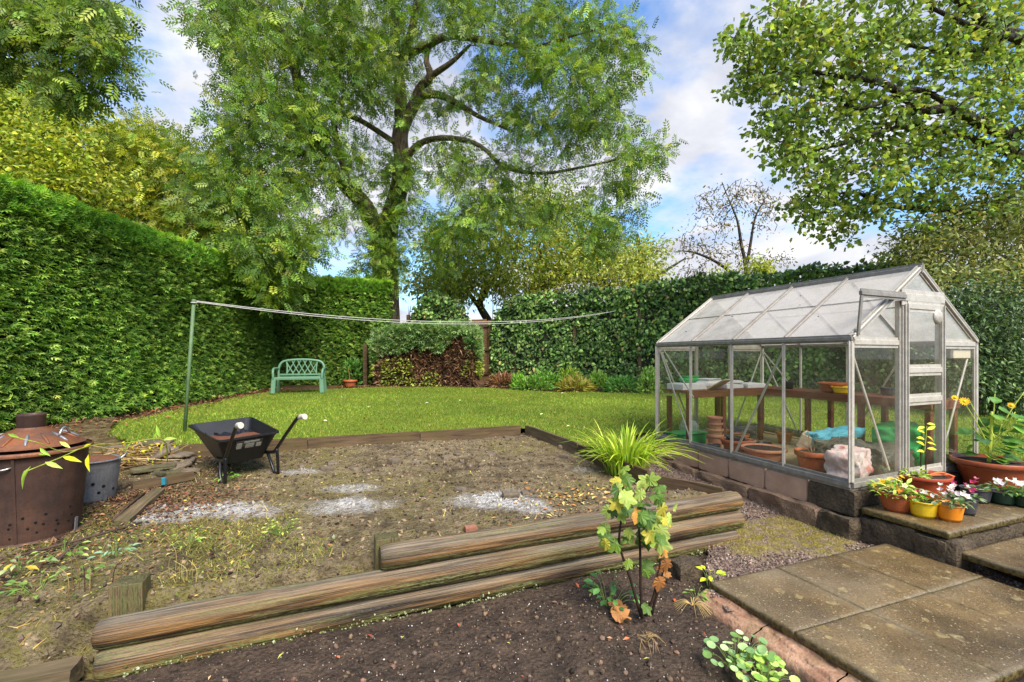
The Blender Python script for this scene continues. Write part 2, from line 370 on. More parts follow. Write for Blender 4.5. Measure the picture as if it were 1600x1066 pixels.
# ---- ground sheet to the horizon
def far_axis(): a = np.concatenate([np.arange(-12, 12.1, .5), np.array([14, 17, 22, 30, 45, 70, 110, 180, 300.])]); return np.unique(np.concatenate([a, -a]))
def build_ground():
    ax = far_axis(); X, Y = np.meshgrid(ax, ax); x, y = X.ravel(), Y.ravel(); n = len(ax); I = np.arange(n*n).reshape(n, n)
    z = np.where(y > 7.2, np.minimum(z_lawn(x, y), 1.2)-.03+.05*fbm(np.stack([x, y], 1)*.8, 3), -.3)
    z = np.where((y > 4.4) & (x > 4.4), z_lawn(x, y)-.04, z); z = np.where((x > 3.9) & (y <= 4.4) & (y > -4), .0, z)
    F = np.stack([I[:-1, :-1], I[:-1, 1:], I[1:, 1:], I[1:, :-1]], -1).reshape(-1, 4)
    n_ = NT('border_earth'); p = n_.co('Position'); f = n_.noise(3, 6, p); g = n_.noise(30, 5, p)
    c = n_.mix(n_.ramp(f, [(.35, 0), (.65, 1)]), lin(70, 54, 38), lin(98, 78, 52)); c = n_.mix(n_.ramp(g, [(.3, .5), (.7, 0)]), c, lin(44, 34, 26))
    o = fast('ground', np.stack([x, y, z], 1), F, n_.done(n_.bsdf(c, .9, n_.bump(g, .8, .03), 0, .2)), smooth=True); tag(o, 'brown earth of the garden borders and the land beyond', 'ground', kind='structure')
build_ground()
# ---- lawn
def lawn_mask(x, y):
    w = .12*fbm(np.stack([x, y], 1)*1.6, 2, 5)
    ab = g_ab(x, y); inside = (ab[0] > -.06) & (ab[0] < 2.68) & (ab[1] > -.06) & (ab[1] < 2.12)
    return (y > np.interp(x, FRONT[:, 0], FRONT[:, 1])) & (y < np.interp(x, BACK[:, 0], BACK[:, 1])+w*1.5) & (x > -6.35+w*2) & ~inside
def lawn_tone(x, y):
    return fbm(np.stack([x*.55, y*.8], 1), 4, 3)+.5*fbm(np.stack([x*2.5, y*2.5], 1), 3, 8)
def build_lawn():
    V, F = grid(-6.6, 12, 4.2, 13.9, .07, lambda x, y: z_lawn(x, y)+.012*fbm(np.stack([x, y], 1)*3, 3, 2), lawn_mask)
    n = NT('lawn_turf'); p = n.co('Position'); f = n.noise(.9, 5, p); g = n.noise(60, 4, p); h = n.noise(7, 4, p)
    c = n.mix(n.ramp(f, [(.35, 0), (.65, 1)]), lin(92, 118, 30), lin(122, 138, 40))
    c = n.mix(n.ramp(h, [(.45, 0), (.75, .6)]), c, lin(128, 120, 44)); c = n.mix(n.ramp(g, [(.3, .55), (.6, 0)]), c, lin(52, 70, 16))
    o = fast('lawn', V, F, n.done(n.bsdf(c, .8, n.bump(g, 1, .02), 0, .2)), smooth=True); tag(o, 'short mown bright green lawn between the hedge and the greenhouse', 'lawn', kind='structure')
    # grass blades, denser near the camera
    N = 165000; y = 5.0+8.9*rng.random(N)**1.5; x = -6.4+18*rng.random(N); k = lawn_mask(x, y) & (np.abs(x) < y*1.12+.5); x, y = x[k], y[k]; N = len(x)
    t = 1.5*lawn_tone(x, y)[:, None]; C = pal(N, [(110, 134, 42), (128, 148, 48), (148, 158, 62), (92, 118, 40)], var=.16)*(1+.9*t)
    dry = rng.random(N) < .07; C[dry] = pal(int(dry.sum()), [(170, 150, 80), (150, 128, 60)])
    Y = np.stack([.55*rng.standard_normal(N), .55*rng.standard_normal(N), np.ones(N)], 1)
    S = np.stack([.010*(.7+.7*rng.random(N)), .034*(.6+.8*rng.random(N)), .03*np.ones(N)], 1)
    P = np.stack([x, y, z_lawn(x, y)-.004], 1)
    v, f, c = scatter(T_BLADE, P, frames(Y, rand_dirs(N)), S, np.clip(C, .003, .8), 0)
    tag(fast('grass', v, f, M['grass'], attrs={'col': c}), 'short grass blades of the mown lawn', 'grass', kind='stuff')
build_lawn()
# ---- vegetable plot: trodden mossy soil with ash patches
ASH = [(-2.42, 3.90, .52, .20, 1.), (-2.75, 3.72, .35, .16, .75), (-1.38, 4.02, .36, .20, .85), (-1.5, 4.45, .25, .12, .6), (-.20, 4.08, .42, .26, 1.), (.12, 3.95, .2, .16, .9), (-2.3, 5.0, .3, .12, .6), (.75, 5.1, .2, .12, .3)]
def ash_at(x, y):
    a = np.zeros_like(x); w = fbm(np.stack([x, y], 1)*5, 4, 21)
    for cx, cy_, rx, ry, s in ASH: a = np.maximum(a, s*sst(1.25, .35, np.hypot((x-cx)/rx, (y-cy_)/ry)+w*1.5))
    return a
def plot_mask(x, y):
    return ((sd_log(x, y) > .10) | (along_log(x, y) < -.04)) & (sd_log(x, y) > -1.0) & (y < np.interp(x, FRONT[:, 0], FRONT[:, 1])+.12) & ((y < 4.12) | (x < board_x(y)+.02)) & (x < 1.95)
def z_plot_full(x, y):
    q = np.stack([x, y], 1)
    return z_plot(x, y)+.05*fbm(q*2.2, 4, 1)+.028*fbm(q*9, 3, 4)+.012*np.abs(fbm(q*26, 2, 6))+.015*ash_at(x, y)
def build_plot():
    V, F = grid(-7.6, 1.98, 1.5, 7.9, .033, z_plot_full, plot_mask)
    x, y = V[:, 0], V[:, 1]; q = V[:, :2]
    moss = sst(-.14, .18, fbm(q*1.3, 4, 31)+.18*sst(-1.2, -2.6, x)); wet = sst(.0, .3, fbm(q*1.9, 3, 41)+.1)
    litter = sst(-2.4, -3.2, x)*sst(3.3, 3.9, y)
    n = NT('plot_soil'); p = n.co('Position'); f = n.noise(9, 6, p, .65); g = n.noise(55, 5, p, .65); h = n.voro(38, p)
    c = n.mix(n.ramp(f, [(.3, 0), (.68, 1)]), lin(108, 92, 68), lin(188, 166, 126))
    c = n.mix(n.math('MULTIPLY', n.attr('moss', 'Fac'), n.ramp(n.noise(14, 5, p), [(.42, .0), (.60, .85)])), c, lin(142, 132, 66))
    c = n.mix(n.math('MULTIPLY', n.attr('wet', 'Fac'), n.ramp(n.noise(5, 4, p), [(.4, 0), (.65, .7)])), c, lin(58, 44, 30))
    c = n.mix(n.math('MULTIPLY', n.attr('litter', 'Fac'), n.ramp(n.noise(11, 4, p), [(.4, .2), (.6, .8)])), c, lin(88, 60, 36))
    c = n.mix(n.ramp(g, [(.3, .7), (.52, 0)]), c, lin(46, 36, 26)); c = n.mix(n.ramp(g, [(.6, 0), (.75, .5)]), c, lin(176, 156, 116))
    af = n.math('MULTIPLY', n.attr('ash', 'Fac'), n.ramp(n.noise(16, 6, p, .7), [(.36, .1), (.58, 1)]))
    c = n.mix(af, c, n.ramp(n.noise(34, 4, p), [(.3, lin(160, 154, 146)), (.52, lin(240, 237, 233))]))
    hh = n.math('ADD', n.math('MULTIPLY', g, 1.2), n.math('ADD', f, n.math('MULTIPLY', h, .5)))
    o = fast('vegetable_plot', V, F, n.done(n.bsdf(c, .85, n.bump(hh, 1, .05), 0, .25)), smooth=True, attrs={'ash': ash_at(x, y), 'moss': moss, 'wet': wet, 'litter': litter})
    tag(o, 'bare mossy soil plot with white ash patches behind the log wall', 'soil plot', kind='structure')
build_plot()
def build_clods():
    N = 12000; x = -4+5.8*rng.random(N); y = 2.4+4.4*rng.random(N)**1.3; k = plot_mask(x, y) & (sd_log(x, y) > .16); x, y = x[k], y[k]; N = len(x); S = .004+.015*rng.random(N)**2.6
    a = ash_at(x, y)[:, None]; C = pal(N, [(104, 86, 62), (124, 104, 76), (78, 62, 46), (146, 126, 96), (62, 50, 38)])*(1-a*.8)+lin(196, 190, 182)*a*.8
    v, f, c = scatter(tpl_grit(13), np.stack([x, y, z_plot_full(x, y)+S*.3], 1), frames(rand_dirs(N), rand_dirs(N)), S[:, None]*np.array([1.2, 1, .7]), C)
    tag(fast('soil_clods', v, f, M['litter'], attrs={'col': c}), 'small clods and pebbles on the bare soil plot', 'soil', kind='stuff')
build_clods()
# ---- planting bed in front of the logs
def bed_mask(x, y): return (sd_log(x, y) < .40) & (x < 3.6)
def z_bed(x, y):
    q = np.stack([x, y], 1)
    return -.01-.02*sst(.6, 1.4, x)-.05*sst(.05, .12, sd_log(x, y))+.045*fbm(q*2.6, 3, 7)+.035*fbm(q*9, 3, 9)+.03*np.abs(fbm(q*24, 3, 12))
def build_bed():
    V, F = grid(-3.6, 3.3, 1.3, 4.4, .0175, z_bed, bed_mask)
    n = NT('bed_soil'); p = n.co('Position'); g = n.noise(45, 7, p, .7); f = n.noise(6, 5, p); s = n.voro(70, p); s2 = n.voro(31, p)
    c = n.mix(n.ramp(f, [(.35, 0), (.7, 1)]), lin(66, 52, 40), lin(104, 84, 66)); c = n.mix(n.ramp(g, [(.34, .8), (.54, 0)]), c, lin(36, 27, 21))
    c = n.mix(n.ramp(n.noise(80, 3, p), [(.62, 0), (.72, .7)]), c, lin(122, 104, 86))
    c = n.mix(n.ramp(s, [(.08, .9), (.13, 0)]), c, lin(170, 156, 140))
    hh = n.math('ADD', g, n.math('MULTIPLY', n.ramp(s2, [(0, 1), (.6, 0)]), .5))
    o = fast('planting_bed', V, F, n.done(n.bsdf(c, .75, n.bump(hh, 1, .03), 0, .35)), smooth=True)
    tag(o, 'dark freshly dug soil bed below the stacked logs', 'soil bed', kind='structure')
    N = 5200; x = -2.6+5.6*rng.random(N); y = 1.7+2.6*rng.random(N); k = (sd_log(x, y) < -.05) & (np.abs(x) < y*1.12) & ~((x > 1.35) & (y > 2.1)); x, y = x[k], y[k]; N = len(x)
    S = .004+.013*rng.random(N)**3; C = pal(N, [(72, 57, 44), (96, 77, 59), (54, 42, 33), (116, 94, 74)])
    P = np.stack([x, y, z_bed(x, y)+S*.4], 1)
    v, f, c = scatter(tpl_rock(3), P, frames(rand_dirs(N), rand_dirs(N)), S[:, None]*np.array([1.2, 1, .8]), C)
    tag(fast('soil_crumbs', v, f, M['litter'], attrs={'col': c}), 'crumbs of dark soil on the planting bed', 'soil', kind='stuff')
    N = 2600; x = -2.6+5.6*rng.random(N); y = 1.7+2.6*rng.random(N); k = (sd_log(x, y) < -.05) & ~((x > 1.35) & (y > 2.1)); x, y = x[k], y[k]; N = len(x)
    C = pal(N, [(214, 206, 192), (190, 176, 158), (168, 140, 116)]); P = np.stack([x, y, z_bed(x, y)+.005], 1)
    v, f, c = scatter(tpl_grit(5), P, frames(rand_dirs(N), rand_dirs(N)), .0022+.0035*rng.random(N)**2, C)
    tag(fast('perlite', v, f, M['litter'], attrs={'col': c}), 'white compost grains sprinkled over the dark bed', 'compost grains', kind='stuff')
build_bed()
# ---- gravel and moss path along the greenhouse wall
def path_mask(x, y):
    e = np.interp(y, [3.0, 3.12, 3.5, 3.95, 4.1], [1.30, 1.30, 1.42, 1.62, 1.86]); w = .10*fbm(np.stack([x, y], 1)*4, 3, 3)
    return np.where(y < 4.12, x > e+w, x > board_x(y)-.03) & (x < 3.6)
def path_moss(x, y):
    w = fbm(np.stack([x, y], 1)*3.2, 4, 14)
    return sst(.5, -.25, np.hypot((x-2.40-.25*(y-4.1))/.62, (y-4.05)/.42)-.66+w*2.0)
def build_path():
    V, F = grid(1.2, 3.5, 2.9, 7.0, .03, lambda x, y: z_path(x, y)+.02*fbm(np.stack([x, y], 1)*4, 3, 2)+.025*path_moss(x, y), path_mask)
    n = NT('gravel_path'); p = n.co('Position'); g = n.noise(50, 5, p, .65); f = n.noise(5, 4, p); s = n.voro(75, p, out='Color')
    c = n.mix(.5, n.mix(n.ramp(f, [(.35, 0), (.65, 1)]), lin(96, 76, 62), lin(140, 116, 98)), n.ramp(s, [(.2, lin(70, 56, 48)), (.8, lin(180, 156, 140))]))
    mo = n.mix(n.ramp(n.noise(24, 5, p), [(.35, 0), (.65, 1)]), lin(104, 92, 44), lin(146, 132, 56))
    c = n.mix(n.math('MULTIPLY', n.attr('moss', 'Fac'), n.ramp(n.noise(11, 5, p, .65), [(.40, .0), (.56, 1)])), c, mo)
    o = fast('gravel_path', V, F, n.done(n.bsdf(c, .8, n.bump(n.math('ADD', g, n.ramp(n.voro(75, p), [(0, 1), (.5, 0)])), .8, .02), 0, .3)), smooth=True, attrs={'moss': path_moss(V[:, 0], V[:, 1])})
    tag(o, 'gravel and moss path between the logs and the greenhouse wall', 'gravel path', kind='structure')
    N = 12000; x = 1.25+2.2*rng.random(N); y = 3.05+3.5*rng.random(N)**1.3; k = path_mask(x, y) & (path_moss(x, y) < .25+.3*rng.random(N)); x, y = x[k], y[k]; N = len(x)
    S = .004+.0065*rng.random(N); C = pal(N, [(150, 126, 110), (118, 96, 82), (170, 152, 138), (98, 80, 70), (132, 104, 88), (80, 68, 60)])
    v, f, c = scatter(tpl_grit(8), np.stack([x, y, z_path(x, y)+.012+.003*rng.random(N)], 1), frames(rand_dirs(N), rand_dirs(N)), S[:, None]*np.array([1.25, 1, .8]), C)
    tag(fast('gravel', v, f, M['litter'], attrs={'col': c}), 'pinkish grey gravel chips beside the greenhouse wall', 'gravel', kind='stuff')
    N = 9000; x = 1.7+1.7*rng.random(N); y = 3.6+1.2*rng.random(N); k = (path_moss(x, y) > .45+.5*rng.random(N)) & (fbm(np.stack([x, y], 1)*9, 3, 44) > -.08); x, y = x[k], y[k]; N = len(x)
    C = pal(N, [(146, 134, 58), (166, 150, 78), (124, 120, 48), (176, 160, 104)]); Y = np.stack([.9*rng.standard_normal(N), .9*rng.standard_normal(N), np.ones(N)], 1)
    v, f, c = scatter(T_BLADE, np.stack([x, y, z_path(x, y)+.02], 1), frames(Y, rand_dirs(N)), np.stack([.004+.003*rng.random(N), .012+.018*rng.random(N), .02*np.ones(N)], 1), C)
    tag(fast('mossy_grass', v, f, M['grass'], attrs={'col': c}), 'yellowish mossy grass on the gravel path', 'grass', kind='stuff')
build_path()
# ------------------------------------------------------------------ concrete slabs and steps
def m_slab():
    n = NT('wet_concrete'); p = n.co('Position'); f = n.noise(1.9, 6, p, .6); g = n.noise(90, 5, p, .7); k = n.noise(7, 5, p)
    c = n.mix(n.ramp(f, [(.36, 0), (.62, 1)]), lin(72, 54, 31), lin(126, 102, 66)); c = n.mix(n.ramp(k, [(.42, 0), (.68, .6)]), c, lin(92, 76, 44))
    c = n.mix(n.ramp(n.noise(.9, 3, p), [(.46, 0), (.66, .5)]), c, lin(140, 126, 104)); c = n.mix(.85, c, n.mix(1, c, n.ramp(g, [(.3, .35), (.7, 1.6)]), 'MULTIPLY')); c = n.mix(n.ramp(n.noise(240, 2, p), [(.62, 0), (.70, .6)]), c, lin(196, 184, 156))
    v = n.N('ShaderNodeTexVoronoi'); v.inputs['Scale'].default_value = 12; wv = n.N('ShaderNodeVectorMath', operation='ADD'); wn = n.N('ShaderNodeTexNoise'); wn.inputs['Scale'].default_value = 16; n.L(p, wn.inputs['Vector'])
    sc = n.N('ShaderNodeVectorMath', operation='SCALE'); n.L(wn.outputs['Color'], sc.inputs[0]); sc.inputs['Scale'].default_value = .07; n.L(p, wv.inputs[0]); n.L(sc.outputs[0], wv.inputs[1]); n.L(wv.outputs[0], v.inputs['Vector'])
    r = n.N('ShaderNodeSeparateColor'); n.L(v.outputs['Color'], r.inputs[0])
    spot = n.math('MULTIPLY', n.ramp(n.math('DIVIDE', v.outputs['Distance'], n.math('ADD', n.math('MULTIPLY', r.outputs[0], .50), .08)), [(.60, 1), (.78, 0)]), n.math('GREATER_THAN', n.math('ADD', r.outputs[1], n.math('MULTIPLY', f, .9)), .98))
    c = n.mix(n.math('MULTIPLY', spot, n.ramp(n.noise(22, 4, p), [(.35, .1), (.65, .75)])), c, n.ramp(k, [(.35, lin(150, 128, 76)), (.65, lin(186, 168, 122))]))
    v2 = n.voro(34, p, out='Distance'); c = n.mix(n.ramp(v2, [(.10, .6), (.20, 0)]), c, lin(200, 184, 150))
    c = n.mix(n.attr('edge', 'Fac'), c, n.mix(n.ramp(n.noise(40, 4, p), [(.4, 0), (.6, 1)]), lin(60, 52, 30), lin(110, 96, 52)))
    c = n.mix(n.math('MULTIPLY', n.attr('joint', 'Fac'), n.ramp(n.noise(2.6, 5, p), [(.50, 0), (.70, .4)])), c, lin(166, 152, 128))
    ro = n.ramp(n.noise(3.2, 4, p), [(.35, .12), (.68, .42)])
    return n.done(n.bsdf(c, ro, n.bump(n.math('ADD', g, n.math('MULTIPLY', n.noise(240, 2, p), .6)), .6, .006), 0, .5))
M['slab'] = m_slab()
O1, E1, E2 = np.array([1.32, 3.15]), np.array([.9325, .361]), np.array([.354, -.935])
def slab(name, o, e1, e2, w, d, ztop, th, seed, jointy=True):
    nx, ny = 28, 28; u, v = np.meshgrid(np.linspace(0, 1, nx), np.linspace(0, 1, ny)); u, v = u.ravel(), v.ravel()
    g = .0012; U = g+(w-2*g)*u; D = g+(d-2*g)*v
    xy = o+U[:, None]*e1+D[:, None]*e2; m = np.minimum.reduce([U-g, w-g-U, D-g, d-g-D])
    rnd = .005*np.exp(-m/.004)+.004*np.exp(-m/.015)*np.maximum(0, fbm(xy*40, 3, seed))*2
    z = ztop+.004*fbm(xy*9, 3, seed)-rnd+(fbm(np.full((1, 2), seed*3.3), 1, seed)[0])*.006
    V = np.column_stack([xy, z]); I = np.arange(nx*ny).reshape(ny, nx); F = [tuple(q) for q in np.stack([I[:-1, :-1], I[1:, :-1], I[1:, 1:], I[:-1, 1:]], -1).reshape(-1, 4)]
    ring = np.concatenate([I[0, :-1], I[:-1, -1], I[-1, :0:-1], I[:0:-1, 0]]); nr = len(ring)
    c = xy.mean(0); low = []
    for lv, (zz, inn) in enumerate(((ztop-.35*th, -.002), (ztop-th*.85, .0), (ztop-th, .01))):
        P = xy[ring]; nn = (P-c)/np.linalg.norm(P-c, axis=1)[:, None]
        r = .008*fbm(np.column_stack([P*22, np.full(nr, zz*30)]), 3, seed)
        low.append(np.column_stack([P-nn*(inn+r[:, None]*(lv < 2)), np.full(nr, zz)+.004*fbm(P*12, 2, seed)]))
    V2 = np.concatenate([V]+low); b = [ring]+[nx*ny+nr*i+np.arange(nr) for i in range(3)]
    for a_, b_ in zip(b[:-1], b[1:]): F += [(int(a_[i]), int(a_[(i+1) % nr]), int(b_[(i+1) % nr]), int(b_[i])) for i in range(nr)]
    F.append(tuple(int(i) for i in b[-1]))
    me = bpy.data.meshes.new(name); me.from_pydata(V2.tolist(), [], F); me.polygons.foreach_set('use_smooth', np.array([True]*(len(F)-1)+[False]))
    eg = np.concatenate([np.exp(-m/.008)*.6, np.ones(nr*3)]); jt = np.concatenate([np.exp(-m/.035) if jointy else m*0, np.zeros(nr*3)])
    add_attrs(me, {'edge': eg, 'joint': jt}); me.update(); me.materials.append(M['slab']); return link(bpy.data.objects.new(name, me))
names = [["weathered paving slab at the outer corner beside the gravel and sandstone edging", "weathered paving slab in the middle of the back row beside the gravel", "weathered paving slab of the back row under the greenhouse step"],
         ["spotted paving slab of the front row along the sandstone edging", "spotted paving slab in the middle of the front row", "spotted paving slab at the right end of the front row"]]
for j in range(2):
    for i in range(3):
        o = slab('paving_slab', O1+E1*.6*i+E2*.61*j, E1, E2, .6, .61, .1, .055, 3*j+i+1)
        tag(o, names[j][i], 'paving slab', 'large paving slabs of the patio')
A0 = np.array([2.93, 3.98])
for i in range(3):
    o = slab('step_slab', A0+E1*.6*i, E1, E2, .6, .61, .33, .055, 20+i)
    tag(o, ["raised step slab under the orange and yellow flowerpots", "raised step slab under the cyclamen pots", "raised step slab at the right edge under the big terracotta bowl"][i], 'step slab', 'slabs of the raised greenhouse step')
B0 = np.array([3.18, 3.41])
for j in range(2):
    for i in range(2):
        o = slab('lower_step_slab', B0+E1*(.02+.6*i)+E2*(.02+.61*j), E1, E2, .6, .61, .2, .055, 30+2*j+i)
        tag(o, ["lower step slab tucked under the raised flowerpot step", "lower step slab at the right edge below the raised step", "lower step slab at the right edge nearest the camera", "lower step slab beyond the right edge"][2*j+i], 'step slab', 'slabs of the lower step')
def m_rubble():
    return m_basic('dark_mortar', (48, 40, 30), (104, 88, 66), 9, .85, 1, 40, .03)
M['rubble'] = m_rubble()
def rough_block(name, c, size, M3, seed, mat, parent, amp=.02, n=8, fq=9., pw=6):
    V, F = [], []; h = np.asarray(size)/2
    for ax in range(3):
        b, d = (ax+1) % 3, (ax+2) % 3
        for sg in (-1, 1):
            t = np.linspace(-1, 1, n); A, B = np.meshgrid(t, t); P = np.zeros((n*n, 3)); P[:, ax] = sg; P[:, b] = A.ravel(); P[:, d] = B.ravel()
            I = np.arange(n*n).reshape(n, n)+len(V)*n*n; q = np.stack([I[:-1, :-1], I[:-1, 1:], I[1:, 1:], I[1:, :-1]], -1).reshape(-1, 4)
            F.append(q if sg > 0 else q[:, ::-1]); V.append(P*h)
    V = np.concatenate(V); F = np.concatenate(F); u = V/h
    rr = np.clip((np.abs(u)**pw).sum(1), 1, 3)[:, None]**(-1/14.); V = V*rr
    nrm = u/np.linalg.norm(u, axis=1)[:, None]; V = V+nrm*(amp*2*fbm(V*fq+seed*7.7, 4, seed))[:, None]
    return fast(name, V@np.asarray(M3).T+np.asarray(c), F, mat, parent, smooth=True)
FR = lambda e: np.array([[e[0], -e[1], 0], [e[1], e[0], 0], [0, 0, 1]])
rb = empty('rubble_footing', (*(A0+E2*.5), 0), 'rough dark rubble and mortar base under the raised step slabs', 'rubble base')
sh = np.array([rb.location.x, rb.location.y, 0.])
for k in range(5):      # along the side facing the gravel
    p = A0+E2*(.05+.13*k)+E1*.12; rough_block('stone', np.array([*p, .135+.012*((k*7) % 3-1)])-sh, (.17+.02*(k % 2), .24, .25), FR(E2), 60+k, M['rubble'], rb, .028)
for k in range(8):      # along the side facing the patio
    p = A0+E2*.50+E1*(.1+.21*k); rough_block('stone', np.array([*p, .135+.01*((k*5) % 3-1)])-sh, (.24, .2, .25), FR(E1), 70+k, M['rubble'], rb, .03)
# sandstone strip under the slab edge
def m_sand():
    n = NT('pink_sandstone'); p = n.co('Position'); w = n.noise(5, 5, p, .6, 1.2); f = n.noise(60, 4, p)
    c = n.mix(n.ramp(w, [(.32, 0), (.66, 1)]), lin(122, 82, 60), lin(192, 152, 122)); c = n.mix(n.ramp(f, [(.3, .4), (.6, 0)]), c, lin(104, 78, 56))
    c = n.mix(n.ramp(n.noise(2.3, 4, p), [(.52, 0), (.7, .5)]), c, lin(96, 92, 52))
    return n.done(n.bsdf(c, .7, n.bump(n.math('ADD', w, n.math('MULTIPLY', f, .4)), .7, .02), 0, .35))
M['sand'] = m_sand()
se = empty('sandstone_edging', (*O1, 0), 'rippled pink sandstone edging under the patio slabs beside the dark soil bed', 'stone edging')
for k in range(3):
    nx, ny = 70, 34; u, v = np.meshgrid(np.linspace(0, 1, nx), np.linspace(0, 1, ny)); u, v = u.ravel(), v.ravel()
    L0, L1 = -.02+k*.46, -.02+(k+1)*.46-.006; L = L0+(L1-L0)*u
    wv = .045*fbm(np.column_stack([L*4.5, v*0]), 3, 50+k); out = (-.055+.20*v+wv*v)
    led = np.floor(v*3.6+fbm(np.column_stack([L*6, v*2.]), 3, 52)*1.7)/3.6
    z = .052-.035*np.clip(led, 0, 1)-.05*v**3-.09*sst(.88, 1, v)+.012*fbm(np.column_stack([L*14, v*7]), 3, 55)
    xy = O1+E2*L[:, None]-E1*out[:, None]; I = np.arange(nx*ny).reshape(ny, nx)
    fast('sandstone', np.column_stack([xy, z])-np.array([*O1, 0]), np.stack([I[:-1, :-1], I[1:, :-1], I[1:, 1:], I[:-1, 1:]], -1).reshape(-1, 4), M['sand'], se, smooth=True)
# ------------------------------------------------------------------ log retaining wall
def m_log():
    n = NT('weathered_log'); v = n.co('@lc', (3.2, 1, 1)); v2 = n.co('@lc', (14, 1, 1)); v3 = n.co('@lc', (.7, 1, 1))
    st = n.N('ShaderNodeVectorMath', operation='MULTIPLY'); n.L(n.attr('lc', 'Vector'), st.inputs[0]); st.inputs[1].default_value = (1.1, 3.0, 3.0)
    st2 = n.N('ShaderNodeVectorMath', operation='MULTIPLY'); n.L(n.attr('lc', 'Vector'), st2.inputs[0]); st2.inputs[1].default_value = (1.6, 20, 20)
    st3 = n.N('ShaderNodeVectorMath', operation='MULTIPLY'); n.L(n.attr('lc', 'Vector'), st3.inputs[0]); st3.inputs[1].default_value = (40, 40, 40)
    a = n.noise(1, 5, st.outputs[0], .6); g = n.noise(1, 5, st2.outputs[0], .65, .15); s = n.noise(.6, 5, st3.outputs[0])
    c = n.mix(n.ramp(a, [(.34, 0), (.66, 1)]), lin(90, 64, 34), lin(162, 118, 62)); c = n.mix(n.ramp(g, [(.38, .85), (.55, 0)]), c, lin(38, 28, 18)); c = n.mix(n.ramp(g, [(.6, 0), (.74, .4)]), c, lin(176, 146, 96))
    c = n.mix(n.attr('grey', 'Fac'), c, n.ramp(g, [(.3, lin(66, 58, 48)), (.7, lin(150, 138, 118))]))
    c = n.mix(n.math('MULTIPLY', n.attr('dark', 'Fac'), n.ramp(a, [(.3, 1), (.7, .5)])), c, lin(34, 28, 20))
    c = n.mix(n.math('MULTIPLY', n.attr('moss', 'Fac'), n.ramp(s, [(.40, 0), (.56, 1)])), c, n.ramp(n.noise(2, 3, st3.outputs[0]), [(.35, lin(84, 90, 36)), (.65, lin(136, 140, 84))]))
    return n.done(n.bsdf(c, n.ramp(a, [(.3, .42), (.7, .7)]), n.bump(n.math('ADD', g, n.math('MULTIPLY', s, .5)), .8, .012), 0, .4))
M['log'] = m_log()
